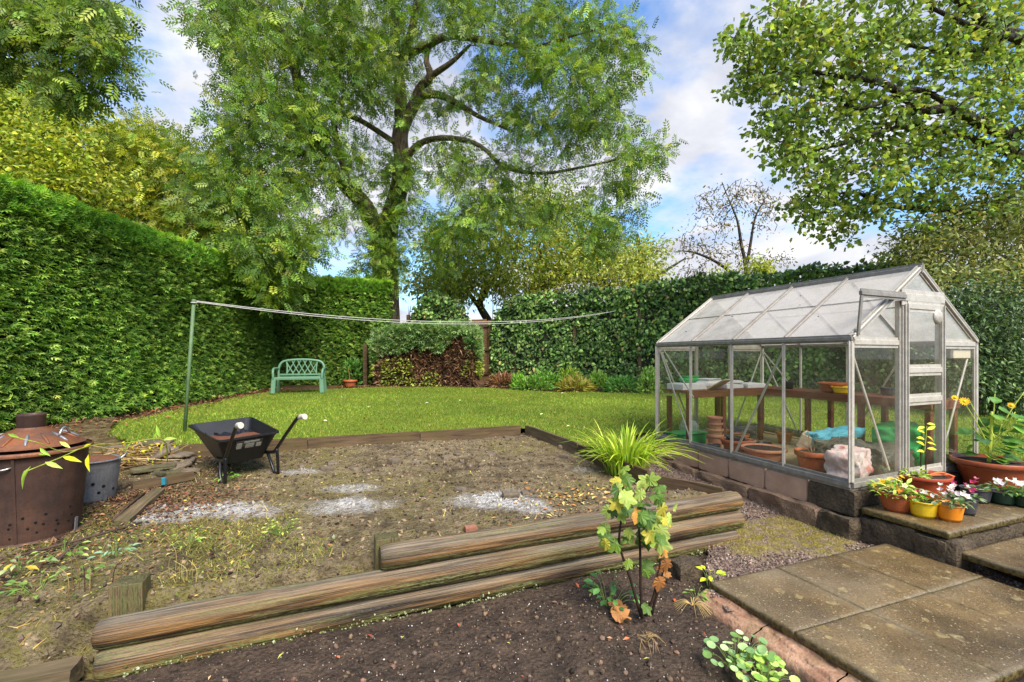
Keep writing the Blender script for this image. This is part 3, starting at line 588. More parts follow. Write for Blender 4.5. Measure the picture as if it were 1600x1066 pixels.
def log(name, p, q, r0, r1, seed, parent, moss=0., dark_under=.5, bend=(0, 0), crack=.0):
    p = np.asarray(p, float); q = np.asarray(q, float); L = np.linalg.norm(q-p); m = max(12, int(L/.025)); n = 64
    t = np.linspace(0, 1, m); x = (q-p)/L; sd = np.cross([0, 0, 1.], x); sd /= np.linalg.norm(sd); up = np.cross(x, sd)
    th = np.arange(n)*2*pi/n; T, TH = np.meshgrid(t, th, indexing='ij'); T, TH = T.ravel(), TH.ravel()
    q3 = np.column_stack([T*L, np.cos(TH), np.sin(TH)])
    r = (r0+(r1-r0)*T)*(1+.20*fbm(q3*[2.0, .8, .8], 3, seed)+.09*fbm(q3*[1.5, 5, 5], 3, seed+3)+.05*fbm(q3*[9, 4, 4], 3, seed+5))
    kn = np.zeros_like(r)
    for k in range(int(L*1.6)): tk, ak = rng.random()*L, 2*pi*rng.random(); kn += .10*np.exp(-(((T*L-tk)/.05)**2+((np.angle(np.exp(1j*(TH-ak))))/.35)**2))
    r *= 1+kn; gr_ = np.abs(fbm(np.column_stack([T*L*.9, np.cos(TH)*4.5, np.sin(TH)*4.5]), 3, seed+21)); r *= 1-.075*sst(.07, .0, gr_)
    if crack: r *= 1-crack*np.exp(-((np.angle(np.exp(1j*(TH-1.35-.25*np.sin(T*L*2.1+seed))))/.10)**2))*sst(-.05, .25, fbm(np.column_stack([T*L*1.1, T*0]), 2, seed+9))*2
    r *= 1-.16*sst(.035, 0, T*L)-.16*sst(.035, 0, (1-T)*L)
    c = p+x*L*T[:, None]+sd*(bend[0]*np.sin(pi*T))[:, None]+up*(bend[1]*np.sin(pi*T))[:, None]
    V = c+r[:, None]*(np.cos(TH)[:, None]*sd+np.sin(TH)[:, None]*up)
    I = np.arange(m*n).reshape(m, n); J = np.roll(I, -1, 1); F = np.stack([I[:-1], J[:-1], J[1:], I[1:]], -1).reshape(-1, 4)
    lc = np.column_stack([T*L+seed*3.1, np.cos(TH)*.5+seed, np.sin(TH)*.5]); caps_v, caps_f, lc2 = [], [], []; b = m*n
    for e, ring, sg in ((0, I[0], -1), (1, I[-1], 1)):
        cc = V[ring].mean(0); rings = [ring]
        for f_ in (.97, .6, .25): caps_v.append(cc+(V[ring]-cc)*f_+x*sg*.004*(1-f_)+x*sg*(.008*fbm(V[ring]*30, 2, seed))[:, None]); lc2.append(np.column_stack([np.full(n, seed*3.1+f_*.8), np.cos(th)*f_*2, np.sin(th)*f_*2])); rings.append(b+np.arange(n)); b += n
        for a_, b_ in zip(rings[:-1], rings[1:]): q4 = np.stack([a_, np.roll(a_, -1), np.roll(b_, -1), b_], -1); caps_f.append(q4 if sg < 0 else q4[:, ::-1])
        # close the middle with a fan of quads
        w = rings[-1]; q4 = np.array([(w[i], w[i+1], w[n-2-i], w[n-1-i]) for i in range(n//2-1)]); caps_f.append(q4 if sg < 0 else q4[:, ::-1])
    ncap = sum(len(a_) for a_ in caps_v); S = np.sin(TH); Cc = np.cos(TH); z0 = np.zeros(ncap)
    edge = fbm(np.column_stack([T*L*3, T*0+seed]), 3, seed)
    at = {'lc': np.concatenate([lc]+lc2), 'moss': np.concatenate([moss*sst(-.15, -.6, S+edge*1.1-.12*(Cc < 0))*(sst(.12, -.05, np.abs(edge)-.28))+.55*sst(.06, .26, fbm(q3*[1.2, 2, 2], 3, seed+8)), z0+.15]),
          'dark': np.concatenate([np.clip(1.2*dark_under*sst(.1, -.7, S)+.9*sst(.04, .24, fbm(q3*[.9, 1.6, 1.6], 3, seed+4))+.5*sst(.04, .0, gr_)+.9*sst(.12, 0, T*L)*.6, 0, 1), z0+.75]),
          'grey': np.concatenate([sst(-.1, .8, S)*.7*(.5+.8*sst(-.2, .2, fbm(q3*[1.5, 2, 2], 3, seed+11))), z0+.1])}
    return fast(name, np.concatenate([V]+caps_v), np.concatenate([F]+caps_f), M['log'], parent, attrs=at, smooth=True)
lw = empty('log_retaining_wall', (0, 0, 0), 'low retaining wall of three stacked weathered logs in front of the soil plot', 'retaining wall')
def LP(s, off, z): p = LA+LD*s+LN*off; return np.array([p[0], p[1], z])
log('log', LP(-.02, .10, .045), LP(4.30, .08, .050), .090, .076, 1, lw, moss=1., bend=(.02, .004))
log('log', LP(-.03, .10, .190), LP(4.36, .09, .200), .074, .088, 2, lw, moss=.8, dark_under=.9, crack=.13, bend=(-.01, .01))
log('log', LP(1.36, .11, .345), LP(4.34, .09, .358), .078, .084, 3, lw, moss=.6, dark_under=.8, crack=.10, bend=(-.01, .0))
def wood_post(name, c, w, d, z0, z1, a, seed, parent):
    nx = 6; V, F = [], []
    mb = MB(); zs = np.linspace(z0, z1, 8); P = []
    ring = np.concatenate([np.column_stack([np.linspace(-1, 1, nx)[:-1], -np.ones(nx-1)]), np.column_stack([np.ones(nx-1), np.linspace(-1, 1, nx)[:-1]]), np.column_stack([np.linspace(1, -1, nx)[:-1], np.ones(nx-1)]), np.column_stack([-np.ones(nx-1), np.linspace(1, -1, nx)[:-1]])])
    k = len(ring); R = rotz(a)
    for z in zs:
        q = ring*[w/2, d/2]; q3 = np.column_stack([q, np.full(k, z)]); q3[:, :2] *= (1+.06*fbm(q3*[22, 22, 6]+seed, 3, seed))[:, None]; P.append(q3)
    for f_, dz in ((.94, .004), (.6, .006), (.25, .004)): q = np.column_stack([ring*[w/2, d/2]*f_, np.full(k, z1+dz)]); q[:, 2] += .012*fbm(q*30+seed, 3, seed); P.append(q)
    P = np.concatenate(P); m = len(P)//k; I = np.arange(m*k).reshape(m, k); J = np.roll(I, -1, 1); F = np.stack([I[:-1], J[:-1], J[1:], I[1:]], -1).reshape(-1, 4)
    w_ = I[-1]; F = np.concatenate([F, np.array([(w_[i], w_[i+1], w_[k-2-i], w_[k-1-i]) for i in range(k//2-1)])])
    lc = np.column_stack([P[:, 2]+seed, P[:, 0]*6, P[:, 1]*6]); up = (np.arange(m*k) >= 8*k).astype(float)
    return fast(name, P@R.T+np.array([c[0], c[1], 0]), F, M['log'], parent, attrs={'lc': lc, 'moss': .5*np.ones(m*k), 'dark': .35+.5*up, 'grey': .4*np.ones(m*k)}, smooth=False)
def lichen():
    N = 2600; s = .1+4.1*rng.random(N)**1.0; n_ = fbm(np.column_stack([s*2.2, s*0]), 4, 91); k = n_ > -.10; s = s[k]; N = len(s); a = -1.05+.42*rng.standard_normal(N); xy = LA+LD*s[:, None]+LN*(.098-np.cos(a)*.088)[:, None]; z = .045+np.sin(a)*.088
    S = .003+.008*rng.random(N)**2; P = np.column_stack([xy, z]); fv, ff, fc = scatter(tpl_grit(17), P, frames(rand_dirs(N), rand_dirs(N)), S, pal(N, [(150, 154, 112), (128, 136, 84), (108, 116, 62), (168, 168, 130)])); fast('lichen', fv, ff, M['litter'], lw, attrs={'col': fc}, kind='stuff')
lichen()
wood_post('post', LP(.05, .30, 0), .15, .13, -.05, .365, .37, 4, lw)
wood_post('post', LP(1.42, .24, 0), .15, .12, -.05, .425, .37, 6, lw)
wood_post('post', LP(4.1, .26, 0), .13, .12, -.05, .36, .37, 8, lw)
# old plank lying left of the wall
def m_plank(name, c1, c2, c3, rough=.75):
    n = NT(name); v = n.co('Object', (2.5, 30, 30), True); a = n.noise(1, 5, v, .6, .4); b = n.noise(3, 4, n.co('Object', (1, 1, 1), True))
    c = n.mix(n.ramp(a, [(.34, 0), (.66, 1)]), lin(*c1), lin(*c2)); c = n.mix(n.ramp(b, [(.42, 0), (.66, .7)]), c, lin(*c3))
    return n.done(n.bsdf(c, rough, n.bump(a, .6, .006), 0, .3))
M['plank'] = m_plank('grey_board', (70, 58, 44), (126, 106, 80), (84, 78, 48)); M['brownboard'] = m_plank('brown_board', (62, 48, 34), (108, 86, 62), (92, 78, 46))
def plank(name, p, q, w, h, mat, label=None, cat=None, group=None, parent=None, roll=0., seed=1, wob=.004):
    p = np.asarray(p, float); q = np.asarray(q, float); L = np.linalg.norm(q-p); m = max(6, int(L/.08))
    nx = 5; r1 = np.linspace(-1, 1, nx); ring = np.concatenate([np.column_stack([r1[:-1], -np.ones(nx-1)]), [(1, -1), (1, 0)], np.column_stack([r1[::-1][:-1], np.ones(nx-1)]), [(-1, 1), (-1, 0)]]); k = len(ring)
    P = []
    for i, t in enumerate(np.linspace(0, 1, m)):
        s = 1 if 0 < i < m-1 else .96
        c3 = np.column_stack([np.full(k, (t-.5)*L), ring[:, 0]*w/2*s, ring[:, 1]*h/2*s]); P.append(c3+wob*3*np.column_stack([fbm(c3*[4, 12, 12]+seed, 2, seed), fbm(c3*[4, 12, 12]+seed+9, 2, seed), fbm(c3*[3, 9, 9]+seed+4, 2, seed)]))
    P = np.concatenate(P); I = np.arange(m*k).reshape(m, k); J = np.roll(I, -1, 1); F = [tuple(f) for f in np.stack([I[:-1], I[1:], J[1:], J[:-1]], -1).reshape(-1, 4).tolist()]
    F += [tuple(I[0].tolist()), tuple(I[-1].tolist()[::-1])]
    mb = MB(); mb.add(P, F); o = mb.build(name, mat, parent)
    x = Vector((q-p)/L); y = Vector((0, 0, 1)).cross(x).normalized(); z = x.cross(y)
    R = Matrix((x, y, z)).transposed()@Matrix.Rotation(roll, 3, 'X'); o.matrix_local = Matrix.Translation((p+q)/2)@R.to_4x4()
    return tag(o, label, cat, group)
plank('weathered_plank', LP(-.10, .07, .035), LP(-1.0, .12, .01), .12, .1, M['plank'], 'grey weathered timber at the bottom left corner continuing the log wall', 'timber', seed=5, wob=.008)
# edging boards of the plot
bp = [(-3.95, 5.62), (-2.6, 6.04), (-1.25, 6.46), (.13, 6.90)]
eb = empty('lawn_edging', (bp[0][0], bp[0][1], 0), 'low dark board edging between the soil plot and the lawn', 'edging')
for i in range(3):
    p, q = np.array(bp[i]), np.array(bp[i+1]); d = (q-p)/np.linalg.norm(q-p); q = q-d*.008
    z0 = lambda a: z_lawn(a[0], a[1])-.035
    plank('board', np.array([*p, z0(p)])-[*bp[0], 0], np.array([*q, z0(q)+.01])-[*bp[0], 0], .03, .17, M['brownboard'], parent=eb, seed=i+2)
for i, lb in enumerate(['mossy edging board running from the lawn corner towards the grass clump', 'edging board at the stones behind the grass clump', 'edging board running under the end of the top log']):
    p, q = BOARD_R[i], BOARD_R[i+1]; d = (q-p)/np.linalg.norm(q-p)
    plank('edging_board', (*(p+d*.01), [.47, .40, .355][i]), (*(q-d*.01), [.42, .365, .34][i]), .035, [.24, .24, .2][i], M['brownboard'] if i else M['plank'], lb, 'edging board', 'boards along the right side of the plot', seed=20+i)
# ------------------------------------------------------------------ greenhouse
def m_glass(name, dirt0, dirt1, col, refl=1.0):
    n = NT(name); v = n.co('Object', rnd=True); p = n.co('Position')
    tr = n.N('ShaderNodeBsdfTransparent'); tr.inputs[0].default_value = (.97, .98, .955, 1)
    gl = n.N('ShaderNodeBsdfGlossy'); gl.inputs['Roughness'].default_value = .03; gl.inputs[0].default_value = (refl, refl, refl, 1)
    lw_ = n.N('ShaderNodeLayerWeight'); lw_.inputs['Blend'].default_value = .5; fr5 = n.math('ADD', n.math('MULTIPLY', n.math('POWER', lw_.outputs['Facing'], 5.), .9), .05)
    m1 = n.N('ShaderNodeMixShader'); n.L(fr5, m1.inputs[0]); n.L(tr.outputs[0], m1.inputs[1]); n.L(gl.outputs[0], m1.inputs[2])
    df = n.N('ShaderNodeBsdfDiffuse'); df.inputs[0].default_value = (*lin(*col), 1); tl = n.N('ShaderNodeBsdfTranslucent'); tl.inputs[0].default_value = (*lin(*col), 1)
    ds = n.N('ShaderNodeMixShader'); n.L(df.outputs[0], ds.inputs[1]); n.L(tl.outputs[0], ds.inputs[2])
    a = n.noise(3.5, 6, p, .65); b = n.noise(120, 3, p); st = n.noise(14, 4, n.co('Position', (1, 1, .15)))
    d = n.math('ADD', n.ramp(a, [(.35, dirt0), (.68, dirt1)]), n.math('MULTIPLY', n.math('MULTIPLY', n.ramp(b, [(.56, 0), (.66, 1)]), n.ramp(st, [(.35, .1), (.7, 1)])), dirt1*.8), True)
    m2 = n.N('ShaderNodeMixShader'); n.L(d, m2.inputs[0]); n.L(m1.outputs[0], m2.inputs[1]); n.L(ds.outputs[0], m2.inputs[2])
    return n.done(m2.outputs[0])
M['glass'] = m_glass('streaked_glass', .015, .11, (196, 192, 160)); M['roofglass'] = m_glass('dirty_sheen_roof_glass', .55, .85, (236, 228, 220))  # roof film: real dirt, with the sky's reflection also put into its pale colour
M['alu'] = m_basic('dull_aluminium', (176, 168, 152), (210, 203, 190), 16, .42, .25, 90, .002, .25, .5)
M['aludark'] = m_basic('grimy_aluminium', (124, 118, 108), (164, 158, 148), 14, .5, .3, 80, .002, .3, .5)
gh = empty('greenhouse', tuple(GA(0, 0, 0)), 'aluminium framed glass greenhouse with a pitched roof and sliding door', 'greenhouse')
g0 = np.array(gh.location); G = lambda a, b, h: GA(a, b, h)-g0
LEN, WID, EAVE, RIDGE = 2.607, 2.037, 1.27, 1.94
def bar(name, p, q, w, h, mat='alu', up=(0, 0, 1), parent=None, flange=True):
    mb = MB(); p, q = np.asarray(p, float), np.asarray(q, float)
    mb.beam(p, q, w, h, .003, up)
    if flange:                              # extruded T section: a thin web behind the face
        mb.beam(p, q, w*.28, h*2.1, .0, up)
    return mb.build(name, M[mat], parent or gh)
def pane(P, mat='glass', th=.004, parent=None, name='glass_pane'):
    P = np.asarray(P, float); nrm = np.cross(P[1]-P[0], P[2]-P[0]); nrm /= np.linalg.norm(nrm); k = len(P); mb = MB()
    mb.add(P, [tuple(range(k))]); return mb.build(name, M[mat], parent or gh)
un = np.array([*GU, 0]); vn = np.array([*GV, 0])/np.linalg.norm(GV)
# sill, eaves, ridge
for b in (0, WID): bar('sill', G(0, b, .02), G(LEN, b, .02), .05, .045, 'aludark')
for a in (0, LEN): bar('sill', G(a, 0, .02), G(a, WID, .02), .05, .045, 'aludark')
for b in (0, WID): bar('eaves_gutter', G(-.02, b, EAVE), G(LEN+.02, b, EAVE), .045, .032, 'aludark')
bar('ridge_bar', G(-.03, WID/2, RIDGE+.005), G(LEN+.03, WID/2, RIDGE+.005), .05, .045, 'aludark')
for a in (0, LEN):
    for b in (0, WID): bar('corner_post', G(a, b, .045), G(a, b, EAVE-.02), .036, .034, 'alu', vn)
for k in range(1, 4):
    for b in (0, WID): bar('glazing_bar', G(LEN*k/4, b, .045), G(LEN*k/4, b, EAVE-.02), .026, .02, 'alu', vn)
SL = lambda b, t: (b+(WID/2-b)*t, EAVE+(RIDGE-EAVE)*t)
for b in (0, WID):
    up = np.array([*(np.array(GV)*(-1 if b == 0 else 1)*(RIDGE-EAVE)), WID/2])
    for k in range(0, 5):
        e = k in (0, 4); a = LEN*k/4
        p0, p1 = SL(b, .02), SL(b, .98); bar('roof_bar', G(a, *p0)+[0, 0, .012], G(a, *p1)+[0, 0, .012], .05 if e else .03, .03 if e else .022, 'aludark' if not e else 'alu', up)
    for k in range(4):
        for j, (t0, t1, dz) in enumerate(((.02, .545, 0.), (.535, .97, .007))):
            a0, a1 = LEN*k/4+.012, LEN*(k+1)/4-.012; b0, h0 = SL(b, t0); b1, h1 = SL(b, t1)
            pane([G(a0, b0, h0+dz), G(a1, b0, h0+dz), G(a1, b1, h1+dz), G(a0, b1, h1+dz)], 'roofglass')
        b0, h0 = SL(b, .54); bar('glass_overlap_strip', G(LEN*k/4+.02, b0, h0+.008), G(LEN*(k+1)/4-.02, b0, h0+.008), .012, .005, 'aludark', up, flange=False)
        pane([G(LEN*k/4+.014, b, .045), G(LEN*(k+1)/4-.014, b, .045), G(LEN*(k+1)/4-.014, b, EAVE-.022), G(LEN*k/4+.014, b, EAVE-.022)])
# the mid height joint of the side glass
for k in range(4): bar('glass_clip_strip', G(LEN*k/4+.02, WID-.006, .62), G(LEN*(k+1)/4-.02, WID-.006, .62), .006, .012, 'alu', flange=False)
# diagonal braces
for b, bb in ((.03, 1), (WID-.03, -1)):
    bar('brace', G(.66*LEN/2.6+.0, b, EAVE-.06), G(1.28, b, .05), .022, .016, 'alu', vn, flange=False) if b < 1 else None
    bar('brace', G(LEN-.02, b, EAVE-.08), G(LEN-.62, b, .06), .02, .014, 'alu', vn, flange=False)
    bar('brace', G(.62, b, EAVE-.08), G(1.25, b, .06), .02, .014, 'alu', vn, flange=False) if b > 1 else None
    bar('brace', G(LEN-.05, b+.03*bb, EAVE-.06), G(LEN-.64, b+.03*bb, .6), .018, .012, 'alu', vn, flange=False)
for a in (.03, LEN-.03):
    bar('brace', G(a, .05, EAVE-.1), G(a, .60, .08), .02, .014, 'alu', un, flange=False); bar('brace', G(a, WID-.05, EAVE-.1), G(a, WID-.60, .08), .02, .014, 'alu', un, flange=False)
# gables
D0, D1 = .70, 1.36; HT = 1.655
for a, front in ((0., True), (LEN, False)):
    for b in (0, WID):
        p0, p1 = SL(b, .0), SL(b, .985); bar('gable_rafter', G(a, *p0), G(a, *p1), .05, .035, 'alu')
    for b in (D0, D1): bar('door_jamb' if front else 'gable_post', G(a, b, .045), G(a, b, min(HT-.03, 2)), .034, .032, 'alu', un)
    bar('gable_bar', G(a, .03, EAVE-.03), G(a, D0-.025, EAVE-.03), .03, .045, 'alu'); bar('gable_bar', G(a, D1+.025, EAVE-.03), G(a, WID-.03, EAVE-.03), .03, .045, 'alu')
    tD = lambda b: EAVE+(RIDGE-EAVE)*(1-abs(b-WID/2)/(WID/2))
    pane([G(a, .02, .045), G(a, D0-.02, .045), G(a, D0-.02, EAVE-.055), G(a, .02, EAVE-.055)]); pane([G(a, D1+.02, .045), G(a, WID-.02, .045), G(a, WID-.02, EAVE-.055), G(a, D1+.02, EAVE-.055)])
    pane([G(a, .06, EAVE), G(a, D0-.02, EAVE), G(a, D0-.02, tD(D0-.02)-.03)]); pane([G(a, D1+.02, EAVE), G(a, WID-.06, EAVE), G(a, D1+.02, tD(D1+.02)-.03)])
    hh = HT if front else tD(D0)-.05
    pane([G(a, D0, hh+.03), G(a, D1, hh+.03), G(a, D1, tD(D1)-.03), G(a, WID/2, RIDGE-.05), G(a, D0, tD(D0)-.03)])
    if not front:
        pane([G(a, D0+.02, .045), G(a, D1-.02, .045), G(a, D1-.02, hh), G(a, D0+.02, hh)])
# sliding door with its overhead track, which runs on past the corner
bar('door_track', G(-.06, .03, HT), G(-.06, D0-.02, HT), .03, .035, 'aludark'); bar('door_header', G(-.035, D0-.03, HT), G(-.035, D1+.01, HT), .02, .07, 'alu')
bar('track_strut', G(-.06, .045, HT-.02), G(-.03, .045, EAVE+.03), .028, .018, 'aludark', un, flange=False)
door = empty('door', tuple(G(-.04, D0, .03)), 'sliding glazed door'); door.parent = gh; d0 = np.array(door.location); GD = lambda b, h: G(-.04, b, h)-d0
for b in (D0+.03, D1-.03): bar('stile', GD(b, .02), GD(b, HT-.06), .036, .024, 'alu', un, door)
for h in (.05, .72, .99, HT-.08): bar('rail', GD(D0+.055, h), GD(D1-.055, h), .024, .05, 'alu', parent=door)
for h0, h1 in ((.075, .695), (.745, .965), (1.015, HT-.105)): pane([GD(D0+.05, h0), GD(D1-.05, h0), GD(D1-.05, h1), GD(D0+.05, h1)], parent=door)
mb = MB(); mb.lathe([(0, .03), (.05, .025), (.07, .012), (.075, 0), (.0, -.002)], GD(D1-.12, HT-.16), 20, FR(-GU)@rotx(pi/2)@np.eye(3) if False else np.column_stack([vn, [0, 0, 1], -un])); mb.build('vent_disc', M['alu'], door)
mb = MB(); mb.beam(G(.03, D1+.30, EAVE-.13), G(.03, D1+.62, EAVE-.13), .03, .09, .006); mb.build('switch_box', m_basic('cream_plastic', (206, 190, 160), (216, 204, 176), 20, .5, .1), gh)
# block wall under it
M['block'] = m_basic('pinkish_concrete_block', (166, 128, 102), (206, 168, 138), 7, .85, .8, 160, .006, lo=.3, hi=.7); M['mortar'] = m_basic('wall_footing', (104, 82, 62), (160, 130, 104), 6, .9, .9, 60, .02)
bw = empty('block_wall', (GN[0], GN[1], 0), 'low pinkish concrete block wall carrying the greenhouse frame', 'block wall'); bl = np.array([GN[0], GN[1], 0])
def wallblock(a0, b0, a1, b1, z0, z1, th, mat, seed, name='block', amp=.006):
    p, q = GA(a0, b0), GA(a1, b1); L = np.linalg.norm(q-p); d = (q-p)/L; c = (p+q)/2; c[2] = (z0+z1)/2
    return rough_block(name, c-bl, (L-.004, th, z1-z0-.003), FR(d[:2]), seed, mat, bw, amp, 7, 14)
zt = .452
cuts = [0., .391, .864, 1.34, 1.817, 2.29, LEN+.05]
for i in range(6): wallblock(cuts[i]-(.05 if i == 0 else 0), .035, cuts[i+1], .035, .232, zt, .10, M['block'] if i else M['rubble'], i)
cuts2 = [-.05, .24, 1.0, 1.8, LEN+.05]
for i in range(4): p, q = GA(cuts2[i], .012), GA(cuts2[i+1], .012); c = (p+q)/2; c[2] = .105; d = (q-p)/np.linalg.norm(q-p); rough_block('footing', c-bl, (np.linalg.norm(q-p)+.01, .22, .26), FR(d[:2]), i+10, M['mortar'] if i else M['rubble'], bw, .05, 22, 7)
for i in range(5): wallblock(-.035+.03, .06+i*.40, -.005, .06+(i+1)*.40, .2, zt, .10, M['rubble'], i+20, amp=.012)
for i in range(6): wallblock(cuts[i], WID-.03, cuts[i+1], WID-.03, .2, zt, .10, M['block'], i+30)
for i in range(5): wallblock(LEN, .02+i*.4, LEN, .02+(i+1)*.4, .2, zt, .10, M['block'], i+40)
mb = MB(); P = [GA(.05, .05, -.05), GA(.05, WID-.06, -.05), GA(LEN-.05, WID-.06, -.05), GA(LEN-.05, .05, -.05)]; mb.add(P, [(3, 2, 1, 0)])
tag(mb.build('greenhouse_floor', m_basic('sandy_floor', (146, 122, 84), (190, 168, 124), 5, .9, .8, 60, .02)), 'sandy earth floor inside the greenhouse', 'floor', kind='structure')
# staging inside: L-shaped slatted bench
M['stain'] = m_plank('red_brown_wood', (92, 48, 32), (132, 78, 54), (110, 70, 52))
st = empty('staging_bench', tuple(GA(2.3, 1.0, -.05)), 'L-shaped red brown wooden staging along the far end and right side inside the greenhouse', 'staging'); s0 = np.array(st.location); SG = lambda a, b, h: GA(a, b, h)-s0
TH = .66
for i in range(5): plank('slat', SG(LEN-.07-.10*i, .06, TH), SG(LEN-.07-.10*i, WID-.07, TH), .085, .022, M['stain'], parent=st, seed=i, wob=.001)
for i in range(5): plank('slat', SG(2.08, WID-.12-.10*i, TH), SG(.12, WID-.12-.10*i, TH), .085, .022, M['stain'], parent=st, seed=i+7, wob=.001)
plank('fascia', SG(2.09, .05, TH-.035), SG(2.09, WID-.6, TH-.035), .025, .085, M['stain'], parent=st, wob=.001); plank('fascia', SG(2.07, WID-.585, TH-.035), SG(.10, WID-.585, TH-.035), .025, .085, M['stain'], parent=st, wob=.001); plank('fascia', SG(.10, WID-.57, TH-.035), SG(.10, WID-.09, TH-.035), .025, .085, M['stain'], parent=st, wob=.001)
for a, b in ((2.12, .12), (2.12, .72), (2.5, .12), (2.5, 1.0), (2.12, 1.42), (1.45, 1.48), (.8, 1.48), (.14, 1.48), (.8, 1.93), (.14, 1.93), (1.45, 1.93), (2.5, 1.9)):
    mb = MB(); mb.beam(SG(a, b, -.04), SG(a, b, TH-.08), .055, .055, .004, un); mb.build('leg', M['stain'], st)
# ------------------------------------------------------------------ pots and things in and around the greenhouse
M['terra'] = m_basic('terracotta', (150, 74, 38), (186, 104, 62), 8, .6, .3, 50, .003); M['terraclay'] = m_basic('pale_clay', (168, 108, 76), (200, 146, 112), 8, .8, .3, 50, .003)
M['orange'] = m_basic('orange_plastic', (226, 132, 22), (236, 148, 40), 9, .38, .1, 60, .001, spec=.5); M['yellow'] = m_basic('yellow_plastic', (232, 190, 30), (240, 204, 48), 9, .38, .1, 60, .001)
M['greypot'] = m_basic('dark_grey_plastic', (52, 52, 56), (76, 76, 82), 9, .45, .15, 60, .001); M['greenpot'] = m_basic('dark_green_plastic', (22, 48, 34), (36, 66, 48), 9, .45, .15, 60, .001)
M['brownpot'] = m_basic('glossy_brown_plastic', (142, 66, 34), (166, 84, 48), 6, .35, .1, 60, .001, spec=.5); M['redpot'] = m_basic('red_clay', (150, 58, 30), (176, 78, 46), 6, .45, .15, 40, .002)
M['blackp'] = m_basic('black_plastic', (22, 22, 24), (36, 36, 40), 8, .4, .15, 50, .001); M['soil'] = m_basic('potting_soil', (40, 30, 24), (74, 56, 42), 40, .95, 1, 90, .01)
M['white'] = m_basic('white_polystyrene', (214, 212, 206), (230, 228, 222), 20, .7, .2, 90, .002); M['greenplastic'] = m_basic('bright_green_plastic', (44, 158, 74), (60, 176, 92), 8, .35, .1, 40, .001)
M['bag'] = m_basic('printed_compost_bag', (214, 204, 196), (190, 84, 66), 5, .4, .6, 18, .02, lo=.60, hi=.63); M['bagdark'] = m_basic('dark_sack', (60, 60, 52), (104, 100, 84), 7, .5, .6, 20, .02)
M['bluebag'] = m_basic('blue_plastic', (70, 150, 168), (98, 176, 190), 6, .4, .4, 20, .01); M['card'] = m_basic('cardboard', (188, 160, 128), (210, 186, 156), 6, .8, .2)
M['clearp'] = m_glass('clear_plastic', .25, .45, (220, 226, 226))
def pot(c, r0, r1, h, mat, label, cat='flowerpot', group=None, rim=.25, soil=True, n=36, oval=1., rot=0., name='flowerpot', bands=0, scallop=0., tilt=None):
    o = empty(name, tuple(c), label, cat, group); S = np.diag([oval, 1, 1]); R = rotz(rot)@S
    if tilt is not None: R = tilt@R
    rr = lambda t: r0+(r1-r0)*t; wl = .06*r1; wob = (lambda a: scallop*np.cos(a*16)) if scallop else None
    prof = [(0, 0), (r0*.97, 0), (r0, .01)]+[(rr(t)+(.012*r1 if bands and abs((t*5) % 1-.5) < .2 and t > .25 else 0), h*t) for t in np.linspace(.08, 1-rim, 10)]
    rr1 = r1*1.06; prof += [(rr(1-rim), h*(1-rim)), (rr1*.985, h*(1-rim)+.004), (rr1, h*(1-rim)+.012), (rr1*1.01, h*.985), (rr1*.995, h), (rr1-wl*.9, h), (rr1-wl*1.1, h*.985), (rr(.7)-wl, h*.72), (0, h*.7)]
    mb = MB(); mb.lathe(prof, (0, 0, 0), n, R, wob=wob); mb.build('pot', M[mat], o)
    if soil:
        mb = MB(); k = 10; pr = [(rr(.88)-wl*.8)*t for t in np.linspace(1, 0.02, k)]
        mb.lathe([(x, h*.90+.012*h*sin(i*2.3)) for i, x in enumerate(pr)], (0, 0, 0), 24, R); mb.build('soil', M['soil'], o)
    return o
def leaf_obj(name, T, p, Y, Z, s, col, mat, parent, var=.1):
    """one leaf as a part; Y from stalk to tip, Z its upper side"""
    R = frames(np.asarray([Y], float), np.asarray([Z], float)); s = np.atleast_1d(s).astype(float); s = np.tile(s, 3) if len(s) == 1 else s
    v = (T[0]*s)@R[0].T+np.asarray(p, float)+0; c = np.tile(np.clip(np.asarray(col)*(1+var*rng.standard_normal()), .003, .9), (len(v), 1))
    c = c*(1+.14*fbm(v*60, 2, 3))[:, None]
    return fast(name, v, T[1], M[mat], parent, attrs={'col': c}, smooth=False)
def refine_leaf(T, lev=1, wav=.03, seed=0):   # subdivide a triangle leaf so it can curl
    V, F = T[0], T[1]
    for _ in range(lev):
        d, nv = {}, list(V); nf = []
        def mid(a, b):
            k = (min(a, b), max(a, b))
            if k not in d: d[k] = len(nv); nv.append((V[a]+V[b])/2)
            return d[k]
        for a, b, c in F: x, y, z = mid(a, b), mid(b, c), mid(c, a); nf += [(a, x, z), (x, b, y), (z, y, c), (x, y, z)]
        V, F = np.array(nv), np.array(nf)
    V = V.copy(); V[:, 2] += wav*2*fbm(V*4+seed*3.3, 2, seed)-.16*(V[:, 1]-.3)**2*np.sign(V[:, 1]-.3)
    return V, F
def scatter_part(name, T, P, Y, Z, S, C, mat, parent, kind=None):
    v, f, c = scatter(T, np.asarray(P, float), frames(np.asarray(Y, float), np.asarray(Z, float)), S, C); return fast(name, v, f, M[mat], parent, attrs={'col': c}, kind=kind)
def leafy(parent, n, r, h0, h1, T, size, cols, mat='leaf', name='foliage', up=.4, flat=.6, oval=1., rot=0.):
    a = 2*pi*rng.random(n); q = r*np.sqrt(rng.random(n)); x = np.column_stack([q*np.cos(a)*oval, q*np.sin(a), h0+(h1-h0)*rng.random(n)*(1-.5*(q/r)**2)]); x = x@rotz(rot).T
    Y = np.column_stack([np.cos(a), np.sin(a), up*rng.standard_normal(n)+.1])+.4*rand_dirs(n); Z = np.array([0, 0, 1.])+flat*rand_dirs(n)
    return scatter_part(name, T, x, Y, Z, size*(.7+.6*rng.random(n)), pal(n, cols), mat, parent)
